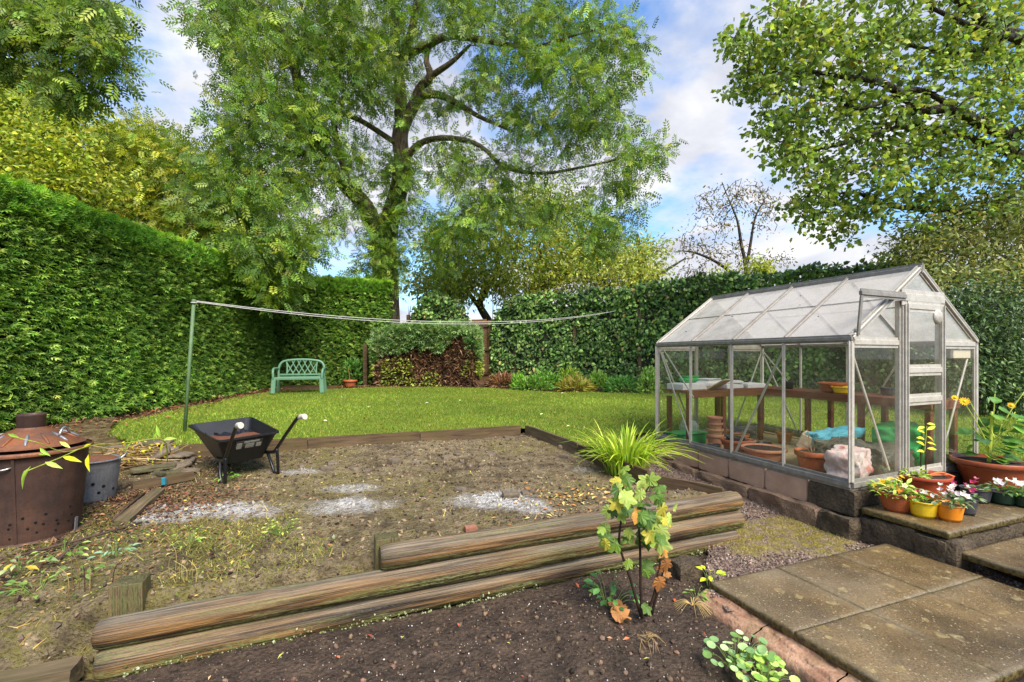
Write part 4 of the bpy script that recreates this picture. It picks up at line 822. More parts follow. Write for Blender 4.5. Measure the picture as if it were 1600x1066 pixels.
def flowers(parent, n, r, h0, h1, size, cols, name='flower', petals=5, h_up=.0, oval=1., rot=0., ctr=(220, 150, 30), each=True):
    for i in range(n):
        a, q = 2*pi*random.random(), r*sqrt(random.random()); p = rotz(rot)@np.array([q*cos(a)*oval, q*sin(a), h0+(h1-h0)*random.random()])
        d = np.array([cos(a)*.5-.2, sin(a)*.5-.6, .8]); d /= np.linalg.norm(d); u = np.cross(d, [0, 0, 1]); u /= np.linalg.norm(u); w = np.cross(d, u)
        ang = np.arange(petals)*2*pi/petals+random.random()
        Y = np.cos(ang)[:, None]*u+np.sin(ang)[:, None]*w+d*(.25+h_up); P = np.tile(p, (petals, 1)); c = pal(petals, [random.choice(cols)], var=.08)
        v, f, cc = scatter(tpl_quad(.85, .1), P, frames(Y, np.tile(d, (petals, 1))), np.full(petals, size), c)
        v2, f2, c2 = scatter(tpl_quad(1, 0), p[None]+d*.004-u*size*.12, frames(u[None], d[None]), np.array([size*.28]), np.array([lin(*ctr)]))
        vv, ff, cc = cat_mesh([(v, f, cc), (v2, f2, c2)]); fast(name, vv, ff, M['petal'], parent, attrs={'col': cc})
def stem(parent, P, r, col=(96, 120, 50), name='stem', mat=None, n=6):
    mb = MB(); P = smooth_line(P, 5); R = np.linspace(r, r*.55, len(P)) if np.isscalar(r) else np.interp(np.linspace(0, 1, len(P)), np.linspace(0, 1, len(r)), r); mb.tube(P, R, n, True, lin(*col)); return mb.build(name, mat or M['leaf'], parent, colattr=True)
def at(px, py, z): d = FPX*(HC-z)/(py-HY); return np.array([(px-800)*d/FPX, d, z])
ST = .332
GRN = [(92, 128, 46), (120, 150, 60), (70, 104, 40), (140, 164, 84)]
# the eleven pots on the step
o = pot(at(1401, 797, ST), .085, .135, .155, 'terra', 'round orange terracotta bowl of yellow pansies nearest the greenhouse corner', rim=.16, name='pansy_bowl')
leafy(o, 190, .165, .13, .235, T_SIMPLE, .055, [(120, 150, 50), (150, 170, 80), (96, 130, 44), (170, 180, 90)]); flowers(o, 14, .15, .18, .26, .026, [(236, 196, 40), (240, 210, 70), (236, 226, 150)], ctr=(120, 60, 20))
flowers(o, 1, .02, .15, .16, .03, [(230, 150, 30)])
o = pot(at(1443, 775, ST), .125, .185, .20, 'redpot', 'red brown oval pot holding a sprig of yellow leaves behind the pansy bowl', rim=.18, oval=1.15, rot=.4, name='oval_pot')
leafy(o, 46, .09, .19, .27, T_SIMPLE, .06, [(150, 170, 70), (120, 150, 60), (170, 186, 110)], oval=1)
for ch in list(o.children):
    if ch.name.startswith('foliage'): ch.location = (-.13, -.05, 0)
for sgn, lean in ((-.02, -.01), (.02, .02)): stem(o, [(sgn, 0, .17), (sgn*1.2, 0, .32), (sgn+lean, 0, .44 if sgn < 0 else .40)], .006, (64, 44, 34))
stem(o, [(.01, 0, .4), (.02, .0, .5), (.03, 0, .63)], .004, (150, 160, 70))
for i in range(10):
    h = .40+.028*i; s = 1 if i % 2 else -1; leaf_obj('leaf', refine_leaf(T_SIMPLE, 1, .03, i), (.02+.01*s, 0, h), (s*1, -.25, .25+.5*random.gauss(0, 1)), (.4*random.gauss(0, 1), -.7, .7), (.07+.02*random.random(),)*3, lin(218, 206, 50) if i < 7 else lin(206, 214, 70), 'leaf', o)
for k in range(3): stem(o, [(.02, -.02, .19), (.11+.03*k, -.05, .225-.01*k), (.19, -.1+.05*k, .20)], .008, (206, 132, 84))
o = pot(at(1443, 806, ST), .075, .098, .125, 'yellow', 'bright yellow pot of small pink cyclamen with a rolled wavy rim', rim=.14, scallop=.012, name='yellow_pot')
leafy(o, 30, .075, .11, .15, T_SIMPLE, .045, GRN); flowers(o, 6, .08, .155, .19, .028, [(190, 60, 110), (214, 120, 160), (236, 220, 226)], h_up=.9, petals=4)
o = pot(at(1484, 812, ST), .068, .088, .125, 'orange', 'plain orange plastic pot of white cyclamen at the front corner of the step', rim=.12, name='orange_pot')
leafy(o, 60, .12, .12, .175, T_SIMPLE, .055, [(96, 120, 74), (160, 176, 140), (74, 100, 56)]); flowers(o, 12, .11, .185, .235, .032, [(232, 226, 232), (244, 240, 244), (210, 196, 216)], h_up=.9, petals=4)
o = pot(at(1507, 802, ST), .065, .085, .13, 'greypot', 'small grey pot of magenta cyclamen directly behind the plain orange pot', rim=.12, name='grey_pot')
leafy(o, 40, .09, .12, .165, T_SIMPLE, .05, [(86, 112, 70), (150, 166, 134)]); flowers(o, 8, .09, .18, .225, .03, [(170, 44, 96), (190, 70, 120), (232, 214, 224)], h_up=.9, petals=4)
o = pot(at(1525, 783, ST), .085, .105, .115, 'greypot', 'dark grey pot with two pink buds below the big terracotta bowl', rim=.14, name='grey_pot')
leafy(o, 26, .07, .10, .13, T_SIMPLE, .05, [(120, 140, 80), (96, 120, 60)]); flowers(o, 3, .04, .15, .18, .032, [(196, 70, 120), (220, 130, 160)], h_up=.9, petals=4)
o = pot(at(1566, 786, ST), .085, .10, .105, 'greenpot', 'dark green pot of white cyclamen below the big terracotta bowl', rim=.14, name='green_pot')
leafy(o, 60, .13, .10, .155, T_SIMPLE, .065, [(66, 96, 56), (120, 140, 100), (90, 120, 70)]); flowers(o, 6, .08, .17, .21, .034, [(240, 234, 240), (246, 244, 246)], h_up=.9, petals=4)
o = pot(at(1606, 792, ST), .085, .10, .105, 'greenpot', 'dark green pot with yellow and white flowers cut off at the right edge', rim=.14, name='green_pot')
leafy(o, 50, .11, .10, .15, T_SIMPLE, .06, [(90, 120, 60), (120, 150, 70)]); flowers(o, 5, .08, .16, .21, .032, [(236, 206, 90), (244, 240, 230)], petals=4)
# the big bowl with a sunflower plant
bc = at(1566, 776, ST)+np.array([.12, .22, 0])
o = pot(bc, .17, .275, .29, 'brownpot', 'big terracotta coloured bowl planted with a yellow flowering sunflower by the greenhouse', rim=.17, n=48, bands=0, name='sunflower_bowl', cat='plant pot')
stem(o, [(-.02, 0, .24), (0, .0, .5), (.01, 0, .74)], [.017, .014, .009], (168, 178, 74))
heads = [(-.30, -.05, .83), (-.22, 0, .68), (.2, -.03, .74), (.32, 0, .93), (.12, .08, .9), (-.12, .1, .86), (.25, -.12, .58), (-.05, -.15, .64)]
for h in heads: stem(o, [(0, 0, .34+.25*random.random()), (h[0]*.55, h[1]*.5, h[2]*.78), h], .006, (160, 172, 80), 'branch')
SUN = refine_leaf((T_SIMPLE[0]*[2.1, 1, 1], T_SIMPLE[1]), 1, .06, 3)
for i in range(26):
    h = np.array(random.choice(heads))*(.6+.4*random.random()); h[2] = max(h[2], .36); a = 2*pi*random.random()
    Y = (cos(a), sin(a)*.6-.25, .1-.5*random.random()); leaf_obj('leaf', SUN, h+np.array(Y)*.03, Y, (0, -.5, .9), .115+.06*random.random(), lin(*random.choice([(66, 104, 44), (88, 128, 52), (110, 150, 60), (58, 90, 50)])), 'leaf', o)
for i in range(14):
    a = 2*pi*random.random(); Y = (cos(a), sin(a), .3-.4*random.random()); leaf_obj('leaf', SUN, (.08*cos(a), .08*sin(a), .30+.2*random.random()), Y, (0, -.4, .9), .13+.06*random.random(), lin(*random.choice([(150, 176, 56), (110, 140, 50), (74, 110, 46)])), 'leaf', o)
for p, s in (((-.31, -.06, .84), .046), ((.15, -.04, .80), .034), ((.36, -.02, .78), .034), ((-.36, -.02, .87), .032)):
    n_ = 13; d = np.array([-.3, -.8, .45]); d /= np.linalg.norm(d); u = np.cross(d, [0, 0, 1]); u /= np.linalg.norm(u); w = np.cross(d, u); an = np.arange(n_)*2*pi/n_
    scatter_part('flower_head', tpl_quad(.5, .06), np.tile(p, (n_, 1)), np.cos(an)[:, None]*u+np.sin(an)[:, None]*w+.2*d, np.tile(d, (n_, 1)), np.full(n_, s), pal(n_, [(242, 190, 24), (246, 206, 40)], var=.06), 'petal', o)
    mb = MB(); mb.lathe([(0, .012), (.01, .01), (.014, 0)], np.array(p)+d*.004, 10, np.column_stack([u, w, d])); mb.build('flower_centre', M['yellow'], o)
# things inside the greenhouse
def gpot(a, b, r, h, mat, label, **k): return pot(GA(a, b, k.pop('z', -.05)), r*.72, r, h, mat, label, **k)
gpot(2.0, .45, .10, .17, 'terraclay', 'tall stack of nested clay pots on the greenhouse floor by the staging leg', soil=False, name='clay_pot_stack', group=None)
for k in range(3):
    o = pot(GA(2.0, .45, .06+.075*k), .07-.006*k, .098-.006*k, .13, 'terraclay', ['second clay pot of the nested stack inside the greenhouse', 'third clay pot of the nested stack inside the greenhouse', 'topmost clay pot of the nested stack inside the greenhouse'][k], group='clay pots nested in a stack', soil=False)
gpot(1.62, .40, .155, .17, 'terra', 'wide terracotta pot holding a dark pot on the greenhouse floor', name='terracotta_pot'); pot(GA(1.62, .40, .03), .08, .10, .11, 'blackp', 'small dark pot sitting inside the wide terracotta pot', soil=True)
gpot(2.1, .75, .085, .13, 'greypot', 'small grey pot on the floor behind the clay pot stack', soil=False); gpot(1.95, .85, .10, .15, 'terra', 'terracotta pot on the floor right of the clay pot stack', soil=True)
gpot(2.05, 1.05, .10, .14, 'blackp', 'black pot on the floor under the far staging', soil=True)
gpot(1.2, .38, .22, .15, 'terraclay', 'wide shallow pale clay bowl on the greenhouse floor', name='clay_bowl', cat='bowl'); gpot(1.36, .20, .15, .05, 'terraclay', 'clay saucer lying on the sandy floor near the glass', soil=False, name='clay_saucer', cat='saucer'); gpot(1.14, .14, .14, .05, 'terraclay', 'second clay saucer lying in front of the shallow clay bowl', soil=False, name='clay_saucer', cat='saucer')
gpot(.62, .40, .16, .22, 'terra', 'large terracotta pot of dry twigs near the middle of the greenhouse', name='terracotta_pot')
ob = empty('seed_tray', tuple(GA(2.36, .2, -.05)), 'bright green plastic tub with a clear lid on the floor at the far end', 'plastic tub')
mb = MB(); R = FR(GV); mb.box((.10, 0, .07), (.46, .26, .14), None, .02); mb.box((.10, 0, .145), (.50, .30, .02), None, .008); o2 = mb.build('tub', M['greenplastic'], ob); ob.rotation_euler[2] = math.atan2(GV[1], GV[0])
mb = MB(); mb.lathe([(.12, 0), (.125, .04), (.11, .12), (.05, .16), (0, .165)], (.12, .0, .155), 20, roty(.5)); mb.build('clear_lid', M['clearp'], ob)
for k, (a, b, r, h, m_, lb) in enumerate([(2.3, 1.0, .09, .13, 'terra', 'terracotta pot under the middle of the far staging'), (2.15, .98, .07, .16, 'greypot', 'tall grey pot beside the terracotta pots under the far staging'), (1.75, .72, .11, .12, 'terraclay', 'low clay pot between the bowl and the pot stack'), (1.5, .75, .08, .12, 'blackp', 'black pot just behind the wide shallow clay bowl'), (1.8, 1.5, .10, .16, 'terra', 'terracotta pot under the right staging near the far corner'), (.95, .85, .09, .14, 'greypot', 'grey pot standing behind the pot of dry twigs'), (1.75, .18, .07, .10, 'greypot', 'small grey pot close to the side glass beside the green tub')]): gpot(a, b, r, h, m_, lb, soil=k % 2 == 0)
for k, (a, b, r, h, m_, lb) in enumerate([(2.5, .75, .06, .09, 'terra', 'small clay pot on the far staging behind the white bag'), (1.9, 1.7, .08, .1, 'blackp', 'black pot on the right staging near the far corner'), (.7, 1.8, .07, .09, 'greypot', 'small grey pot on the right staging near the door')]): pot(GA(a, b, TH+.012), r*.75, r, h, m_, lb)
# on the staging
def gbox(name, a, b, h, sz, mat, label, cat, rot=0., bev=.004, group=None, tilt=0.):
    mb = MB(); mb.box((0, 0, sz[2]/2), sz, None, bev); mb.box((0, 0, sz[2]+.004), (sz[0]*.86, sz[1]*.86, .008), None, .003); o = mb.build(name, M[mat]); o.location = GA(a, b, h); o.rotation_euler = (tilt, 0, math.atan2(GV[1], GV[0])+rot); return tag(o, label, cat, group)
TT = TH+.012
gbox('polystyrene_tray', 2.38, .32, TT, (.42, .30, .075), 'white', 'white polystyrene tray at the far left end of the staging', 'tray'); gbox('polystyrene_tray', 2.36, 1.02, TT, (.36, .30, .06), 'white', 'white polystyrene tray in the middle of the far staging', 'tray', .1); gbox('polystyrene_tray', 2.34, 1.02, TT+.07, (.34, .26, .03), 'white', 'thin white tray stacked on the middle polystyrene tray', 'tray', -.05)
gbox('polystyrene_tray', 2.30, 1.42, TT, (.34, .28, .055), 'white', 'white polystyrene tray at the right corner of the far staging', 'tray', -.1)
gbox('cardboard_sheet', 2.14, .62, TT+.04, (.26, .36, .012), 'card', 'pale card sheet tipped over the front edge of the staging', 'card', .3, .002, tilt=-.55)
gbox('plastic_sack', 2.34, .66, TT, (.34, .26, .13), 'white', 'crumpled white bag beside the green bag on the staging', 'bag', .2, .05)
gbox('green_bag', 2.44, .42, TT+.085, (.3, .16, .08), 'greenplastic', 'small green plastic bag on the polystyrene tray at the far left', 'bag', .1, .035)
pot(GA(1.25, 1.66, TT), .11, .15, .12, 'terra', 'terracotta pot on the right side staging behind the yellow tub', name='terracotta_pot'); pot(GA(1.06, 1.56, TT), .085, .11, .085, 'yellow', 'yellow plastic tub on the right side staging', soil=False, name='yellow_tub', cat='tub')
def sack(name, a, b, h, sz, mat, label, rot=0., seed=1):
    o = rough_block(name, (0, 0, sz[2]/2), sz, np.eye(3), seed, M[mat], None, .075, 22, 9); o.location = GA(a, b, h); o.rotation_euler[2] = math.atan2(GV[1], GV[0])+rot; return tag(o, label, 'sack')
sack('compost_sack', .25, .36, -.05, (.42, .26, .30), 'bag', 'crumpled white and red compost sack just inside the front glass', .3, 3); sack('compost_sack', .52, .72, -.05, (.46, .34, .30), 'bagdark', 'dark grey sack on the floor behind the compost sack', .2, 5); sack('compost_sack', .3, 1.0, -.05, (.40, .3, .26), 'bagdark', 'low dark sack on the floor behind the sliding door', -.2, 8)
sack('blue_bag', .75, .95, .22, (.85, .16, .10), 'bluebag', 'long blue plastic roll lying on the sacks', .05, 6); sack('green_sack', .45, 1.62, -.05, (.55, .42, .42), 'greenplastic', 'large bright green plastic sack under the right staging', .2, 9)
gbox('newspaper_bundle', .85, .62, .12, (.26, .2, .16), 'card', 'tilted bundle of old paper on the dark sack', 'paper', .5, .01, tilt=.4)
gbox('paper_label', .05, D1+.12, .06, (.10, .006, .14), 'white', 'white paper label standing against the front glass', 'label', 0, .001)
# dry twigs in the big pot
tw = empty('dry_twigs', tuple(GA(.62, .40, .14)), 'bundle of thin dry twigs standing in the large terracotta pot', 'twigs')
for k in range(9): a = random.random()*6.28; stem(tw, [(0.03*cos(a), .03*sin(a), 0), (.10*cos(a), .1*sin(a), .09), (.24*cos(a), .2*sin(a), .10+.12*random.random())], .004, (120, 104, 80), 'twig')
# ------------------------------------------------------------------ trees
def subdiv(L, step=.35):
    L = smooth_line(np.asarray(L, float), 4); out = [L[0]]
    for a, b in zip(L[:-1], L[1:]):
        n = max(1, int(np.linalg.norm(b[:3]-a[:3])/step))
        for i in range(1, n+1): out.append(a+(b-a)*i/n)
    return np.array(out)
def tubes_mesh(paths, name, mat, parent, n=6):
    V, F, k0 = [], [], 0; an = np.arange(n)*2*pi/n
    for P in paths:
        X, R = P[:, :3], P[:, 3]; m = len(X)
        if m < 2: continue
        T = np.gradient(X, axis=0); T /= np.linalg.norm(T, axis=1)[:, None]+1e-9
        ref = np.array([0, 0, 1.]) if abs(T[:, 2]).mean() < .8 else np.array([1., 0, 0])
        u = np.cross(T, ref); u /= np.linalg.norm(u, axis=1)[:, None]+1e-9; w = np.cross(T, u)
        ring = X[:, None]+R[:, None, None]*(np.cos(an)[None, :, None]*u[:, None]+np.sin(an)[None, :, None]*w[:, None])
        if R.max() > .08: ring = X[:, None]+(ring-X[:, None])*(1+.16*fbm(ring.reshape(-1, 3)*[3, 3, 1.2], 3, 5)).reshape(m, n, 1)
        V.append(ring.reshape(-1, 3)); I = np.arange(m*n).reshape(m, n)+k0; J = np.roll(I, -1, 1)
        F.append(np.stack([I[:-1], J[:-1], J[1:], I[1:]], -1).reshape(-1, 4)); k0 += m*n
    return fast(name, np.concatenate(V), np.concatenate(F), mat, parent, smooth=True)
def in_blobs(blobs, n):
    w = np.array([b[6] if len(b) > 6 else b[2]*b[3] for b in blobs], float); idx = rng.choice(len(blobs), n, p=w/w.sum()); out = np.zeros((n, 3))
    for i, j in enumerate(idx):
        px, py, rx, ry, d, rd = blobs[j][:6]; v = rng.standard_normal(3); v *= rng.random()**.4/np.linalg.norm(v); dd = d+v[2]*rd
        out[i] = W(px+v[0]*rx, py+v[1]*ry, d); out[i] += (out[i]-[0, 0, HC])*(dd/d-1)
    return out
def grow(limbs, A, rmin=.006, rk=.011, droop=.15, step=.35, wig=.06):
    nodes = np.concatenate(limbs); order = None; paths = []; ends = []
    d0 = np.array([np.min(((nodes[:, :3]-a)**2).sum(1)) for a in A]); order = np.argsort(d0)
    NX = np.zeros((len(nodes)+len(A)*9, 4)); NX[:len(nodes)] = nodes; c = len(nodes)
    for i in order:
        a = A[i]; q = ((NX[:c, :3]-a)**2).sum(1); j = int(np.argmin(q)); p = NX[j]; L = sqrt(q[j])
        if L < .02: ends.append((a, np.array([0, 0, 1.]))); continue
        m = int(min(8, max(2, L/step+1))); t = np.linspace(0, 1, m+1)[:, None]; dirv = (a-p[:3])/L
        mid = rng.standard_normal((m+1, 3))*wig*L**.6*np.sin(pi*t); arch = np.zeros((m+1, 3)); arch[:, 2] = (droop*L*np.sin(pi*t))[:, 0]
        X = p[:3]+(a-p[:3])*t+mid+arch; r0 = min(p[3]*.72, rk*(.6+L)); R = np.linspace(r0, max(rmin, r0*.35), m+1)
        P = np.column_stack([X, R]); paths.append(P); NX[c:c+m] = P[1:]; c += m
        ends.append((a, dirv))
    return paths, ends
def leaves_at(ends, k, spread, T, size, cols, w=None, droop=.4, flat=.7, var=.2, tone=None, outw=.6, szj=.35):
    A = np.array([e[0] for e in ends]); D = np.array([e[1] for e in ends]); N = len(A)*k; P = np.repeat(A, k, 0); DD = np.repeat(D, k, 0)
    off = rng.standard_normal((N, 3))*spread*[1, 1, .75]-DD*spread*.5*rng.random((N, 1)); P = P+off
    Y = DD*.35+outw*off/(np.linalg.norm(off, axis=1)[:, None]+1e-6)+.5*rng.standard_normal((N, 3)); Y[:, 2] -= droop
    Z = np.array([0, 0, 1.])+flat*rng.standard_normal((N, 3)); C = pal(N, cols, w, var)
    cl = np.repeat(rng.standard_normal(len(A)), k); C = C*(1+.14*cl[:, None]); C = np.clip(C, .004, .8)
    if tone is not None: C = tone(P, C)
    return scatter(T, P, frames(Y, Z), size*(1+szj*(rng.random(N)*2-1)), C)
def tree(name, label, limbs, blobs, n, k, spread, T, size, cols, w=None, mat='leaf', bark='bark', group=None, cat='tree', rmin=.006, rk=.011, droop=.4, twig_droop=.15, flat=.7, base=None, tone=None, wig=.06, extra=None):
    L = [subdiv(l) for l in limbs]; A = in_blobs(blobs, n)
    if extra is not None: A = np.concatenate([A, extra])
    paths, ends = grow(L, A, rmin, rk, twig_droop, wig=wig)
    b = np.array(base if base is not None else L[0][0, :3]); t = empty(name, tuple(b), label, cat, group)
    mv = lambda Q: [np.column_stack([p[:, :3]-b, p[:, 3]]) for p in Q]
    tubes_mesh(mv([l for l in L if l[:, 3].max() > .05]) or mv(L), 'trunk', M[bark], t, 10); tubes_mesh(mv(paths), 'branches', M[bark], t, 5)
    v, f, c = leaves_at(ends, k, spread, T, size, cols, w, droop, flat, tone=tone); fast('crown', v-b, f, M[mat], t, attrs={'col': c}); return t
def LM(*pts): return [[*W(px, py, d), r] for px, py, d, r in pts]
# the big ash behind the hedge corner
ash_limbs = [LM((606, 608, 16.8, .52), (605, 520, 16.8, .46), (603, 440, 16.7, .44), (600, 385, 16.6, .42), (607, 345, 16.5, .36)),
    LM((607, 350, 16.5, .34), (622, 300, 16.4, .31), (629, 260, 16.2, .28), (625, 215, 16.2, .27), (634, 185, 16.1, .24), (657, 150, 16, .17)),
    LM((628, 200, 16.2, .24), (625, 140, 16.2, .20), (619, 88, 16.3, .18), (617, 30, 16.4, .16), (622, -80, 16.6, .10), (640, -190, 16.8, .05)),
    LM((624, 92, 16.3, .15), (640, 60, 16, .13), (652, 0, 15.8, .11), (664, -90, 15.6, .06)),
    LM((629, 88, 16.2, .15), (665, 72, 15.6, .13), (701, 56, 15.2, .12), (750, 62, 14.8, .10), (826, 74, 14.3, .06), (880, 60, 14, .04), (935, 45, 13.8, .02)),
    LM((640, 178, 16.1, .18), (656, 138, 15.9, .15), (672, 119, 15.7, .13), (666, 92, 15.7, .09), (676, 60, 15.7, .05)),
    LM((672, 120, 15.7, .11), (706, 97, 15.4, .08), (735, 70, 15.2, .04)),
    LM((655, 150, 16, .14), (683, 148, 15.7, .12), (715, 162, 15.4, .10), (748, 182, 15.2, .07), (800, 205, 15, .04)),
    LM((626, 262, 16.2, .14), (640, 240, 16.1, .13), (663, 221, 15.8, .105), (706, 216, 15.4, .085), (750, 228, 15, .07), (790, 262, 14.6, .055), (848, 271, 14.2, .045), (916, 260, 13.8, .034), (960, 250, 13.6, .03), (1015, 232, 13.4, .015)),
    LM((846, 271, 14.2, .05), (868, 292, 14, .045), (893, 342, 13.8, .03), (905, 380, 13.8, .015)), LM((916, 258, 13.8, .04), (925, 222, 13.6, .03), (965, 218, 13.4, .02), (1000, 225, 13.3, .01)),
    LM((601, 385, 16.6, .34), (580, 342, 16.2, .30), (566, 316, 15.8, .27), (540, 290, 15.2, .24), (505, 245, 14.6, .2), (474, 203, 14.2, .18), (469, 158, 14, .16), (462, 113, 13.8, .14), (436, 45, 13.4, .11), (409, 14, 13.2, .09), (370, -20, 13, .06)),
    LM((620, 225, 16.1, .10), (590, 205, 15.6, .09), (562, 188, 15, .08), (520, 172, 14.6, .07), (485, 158, 14.2, .05)), LM((505, 245, 14.6, .1), (450, 240, 13.8, .08), (400, 262, 13, .06), (350, 300, 12.6, .03)), LM((470, 165, 14, .09), (430, 170, 13.4, .07), (370, 190, 12.8, .05), (320, 240, 12.4, .02)), LM((545, 292, 15.2, .12), (520, 180, 15, .09), (535, 80, 15, .07), (530, -40, 15, .04))]
ash_blobs = [(405, 50, 90, 115, 13.4, 2.4), (385, 170, 55, 95, 12.8, 2), (430, 190, 90, 90, 13.6, 2), (345, 300, 80, 70, 12.6, 1.6), (420, 320, 80, 75, 12.8, 1.8), (385, 375, 70, 40, 12.2, 1.2, 5200), (450, 385, 60, 45, 12.4, 1.2, 5200), (330, 250, 60, 50, 12.4, 1.2), (420, 415, 45, 30, 11.9, .8, 2600), (432, 445, 26, 24, 11.8, .5, 1500), (515, 110, 90, 120, 14.8, 2.2), (500, 250, 75, 70, 14.4, 1.6), (520, 330, 50, 45, 14.8, 1.2), (565, 270, 40, 60, 15.4, 1.2), (560, 60, 90, 110, 15.4, 2.5),
    (600, 390, 32, 70, 16.0, .6, 5200), (572, 430, 24, 24, 15.6, .5, 900), (630, 290, 34, 70, 15.9, 1, 3600), (620, 120, 60, 90, 16, 2, 5000), (690, 20, 80, 60, 15.6, 2.4), (780, 20, 100, 60, 15, 2.5), (880, 50, 100, 65, 14.2, 2.2), (800, 110, 85, 45, 14.6, 2), (920, 130, 85, 70, 14, 2), (960, 60, 45, 40, 13.8, 1.4), (1000, 95, 22, 35, 13.5, .8, 700), (860, 190, 80, 45, 14.4, 1.6), (940, 195, 60, 30, 13.8, 1.2), (750, 130, 50, 40, 15, 1.4, 1600), (790, 190, 45, 40, 14.8, 1.2, 1400),
    (720, 290, 50, 60, 15.2, 1.4), (690, 380, 34, 60, 15.6, 1, 1700), (770, 300, 45, 50, 14.8, 1.2), (800, 255, 60, 22, 14.5, .8, 1300), (700, 225, 45, 16, 15.4, .6, 800), (700, 165, 40, 25, 15.5, .8, 700), (880, 250, 60, 22, 14, .8, 1200), (700, 250, 40, 30, 15.4, 1.2), (740, 345, 40, 50, 15, 1.2), (985, 245, 55, 22, 13.4, .9), (1030, 240, 22, 20, 13.3, .6, 500), (960, 320, 60, 60, 13.8, 1.2), (1000, 300, 28, 30, 13.5, .8, 700), (940, 370, 40, 45, 13.8, 1, 1500), (880, 300, 40, 30, 14, 1, 900), (850, 330, 45, 40, 14.2, 1.2, 1200), (330, 25, 50, 45, 12.8, 1.4), (480, -60, 210, 70, 14, 3), (780, -70, 230, 60, 15.4, 3)]
ASHC = [(92, 120, 48), (112, 136, 50), (78, 104, 46), (134, 152, 58), (156, 164, 68), (100, 124, 62)]
tree('ash_tree', 'large ash tree with a forked trunk rising behind the hedge corner', ash_limbs, ash_blobs, 2150, 14, .19, T_ASH, .28, ASHC, [3, 3, 3, 2, .7, 2], 'leaf', 'bark', rmin=.008, rk=.016, droop=.35, twig_droop=.22, flat=1.0)
# sycamore reaching in from the right
syc_limbs = [[[12.6, 9.6, .6, .42], [12.5, 9.6, 2.6, .38], [12.2, 9.5, 5.0, .34], [11.6, 9.5, 7.4, .28], [11, 9.5, 10, .2]],
    LM((1760, 260, 9.5, .2), (1670, 200, 9.3, .15), (1570, 208, 9.0, .10), (1490, 172, 8.8, .085), (1440, 170, 8.7, .08), (1380, 130, 8.6, .06), (1300, 118, 8.6, .04), (1215, 100, 8.6, .02)),
    LM((1740, 190, 9.4, .2), (1660, 120, 9.1, .15), (1600, 62, 8.9, .12), (1556, 48, 8.8, .10), (1520, 18, 8.7, .08), (1470, -20, 8.6, .05)), LM((1562, 66, 8.9, .07), (1520, 82, 8.8, .06), (1460, 80, 8.7, .045), (1390, 60, 8.7, .03)),
    LM((1500, 176, 8.8, .05), (1430, 140, 8.7, .05), (1340, 170, 8.6, .035), (1275, 115, 8.6, .02)), LM((1770, 330, 9.6, .16), (1670, 270, 9.4, .11), (1560, 232, 9.2, .075), (1480, 205, 9, .06), (1400, 200, 8.9, .04), (1320, 225, 8.8, .025), (1240, 240, 8.8, .015)), LM((1780, 400, 9.8, .14), (1640, 345, 9.8, .09), (1500, 330, 9.6, .06), (1390, 322, 9.6, .045), (1330, 300, 9.5, .03), (1270, 320, 9.5, .015)), LM((1765, 240, 9.5, .12), (1690, 120, 9.6, .08), (1640, 0, 9.6, .05)),
    LM((1600, 60, 8.9, .07), (1540, 50, 8.5, .05), (1450, 10, 8.2, .03))]
syc_blobs = [(1300, 60, 110, 70, 8.6, 1.2), (1230, 40, 60, 45, 8.5, 1, 2600), (1170, 75, 50, 32, 8.5, .7, 1500), (1150, 58, 30, 16, 8.4, .5, 500), (1190, 125, 45, 35, 8.6, .7, 1600), (1260, 140, 90, 50, 8.7, 1.1), (1220, 190, 60, 40, 8.7, .9, 2400), (1230, 240, 55, 35, 8.8, .9, 2200), (1300, 220, 90, 50, 8.9, 1.1), (1400, 180, 100, 70, 9, 1.2), (1420, 60, 110, 70, 8.8, 1.3), (1540, 120, 90, 80, 9, 1.3), (1560, 30, 80, 60, 8.9, 1.2), (1530, 240, 90, 60, 9.2, 1.2), (1420, 260, 90, 55, 9.2, 1.2), (1300, 280, 60, 40, 9.3, .9), (1270, 330, 45, 35, 9.4, .7, 1500), (1350, 320, 60, 35, 9.5, .9), (1320, 365, 55, 16, 9.5, .6, 800), (1450, 330, 70, 40, 9.6, 1), (1580, 300, 60, 50, 9.6, 1.1), (1680, 150, 110, 200, 9.6, 1.5), (1400, -50, 200, 60, 8.8, 1.5), (1150, 145, 22, 14, 8.5, .4, 300)]
SYCC = [(102, 124, 60), (122, 144, 60), (86, 108, 56), (146, 160, 68), (164, 170, 78), (120, 96, 50)]
tree('sycamore_tree', 'large leaved sycamore spreading its boughs in from the right above the greenhouse', syc_limbs, syc_blobs, 1400, 15, .115, T_MAPLE, .098, SYCC, [3, 3, 1.8, 2, 1, .08], 'leaf', 'bark_dark', rmin=.009, rk=.026, droop=.25, twig_droop=.08, flat=1.0)
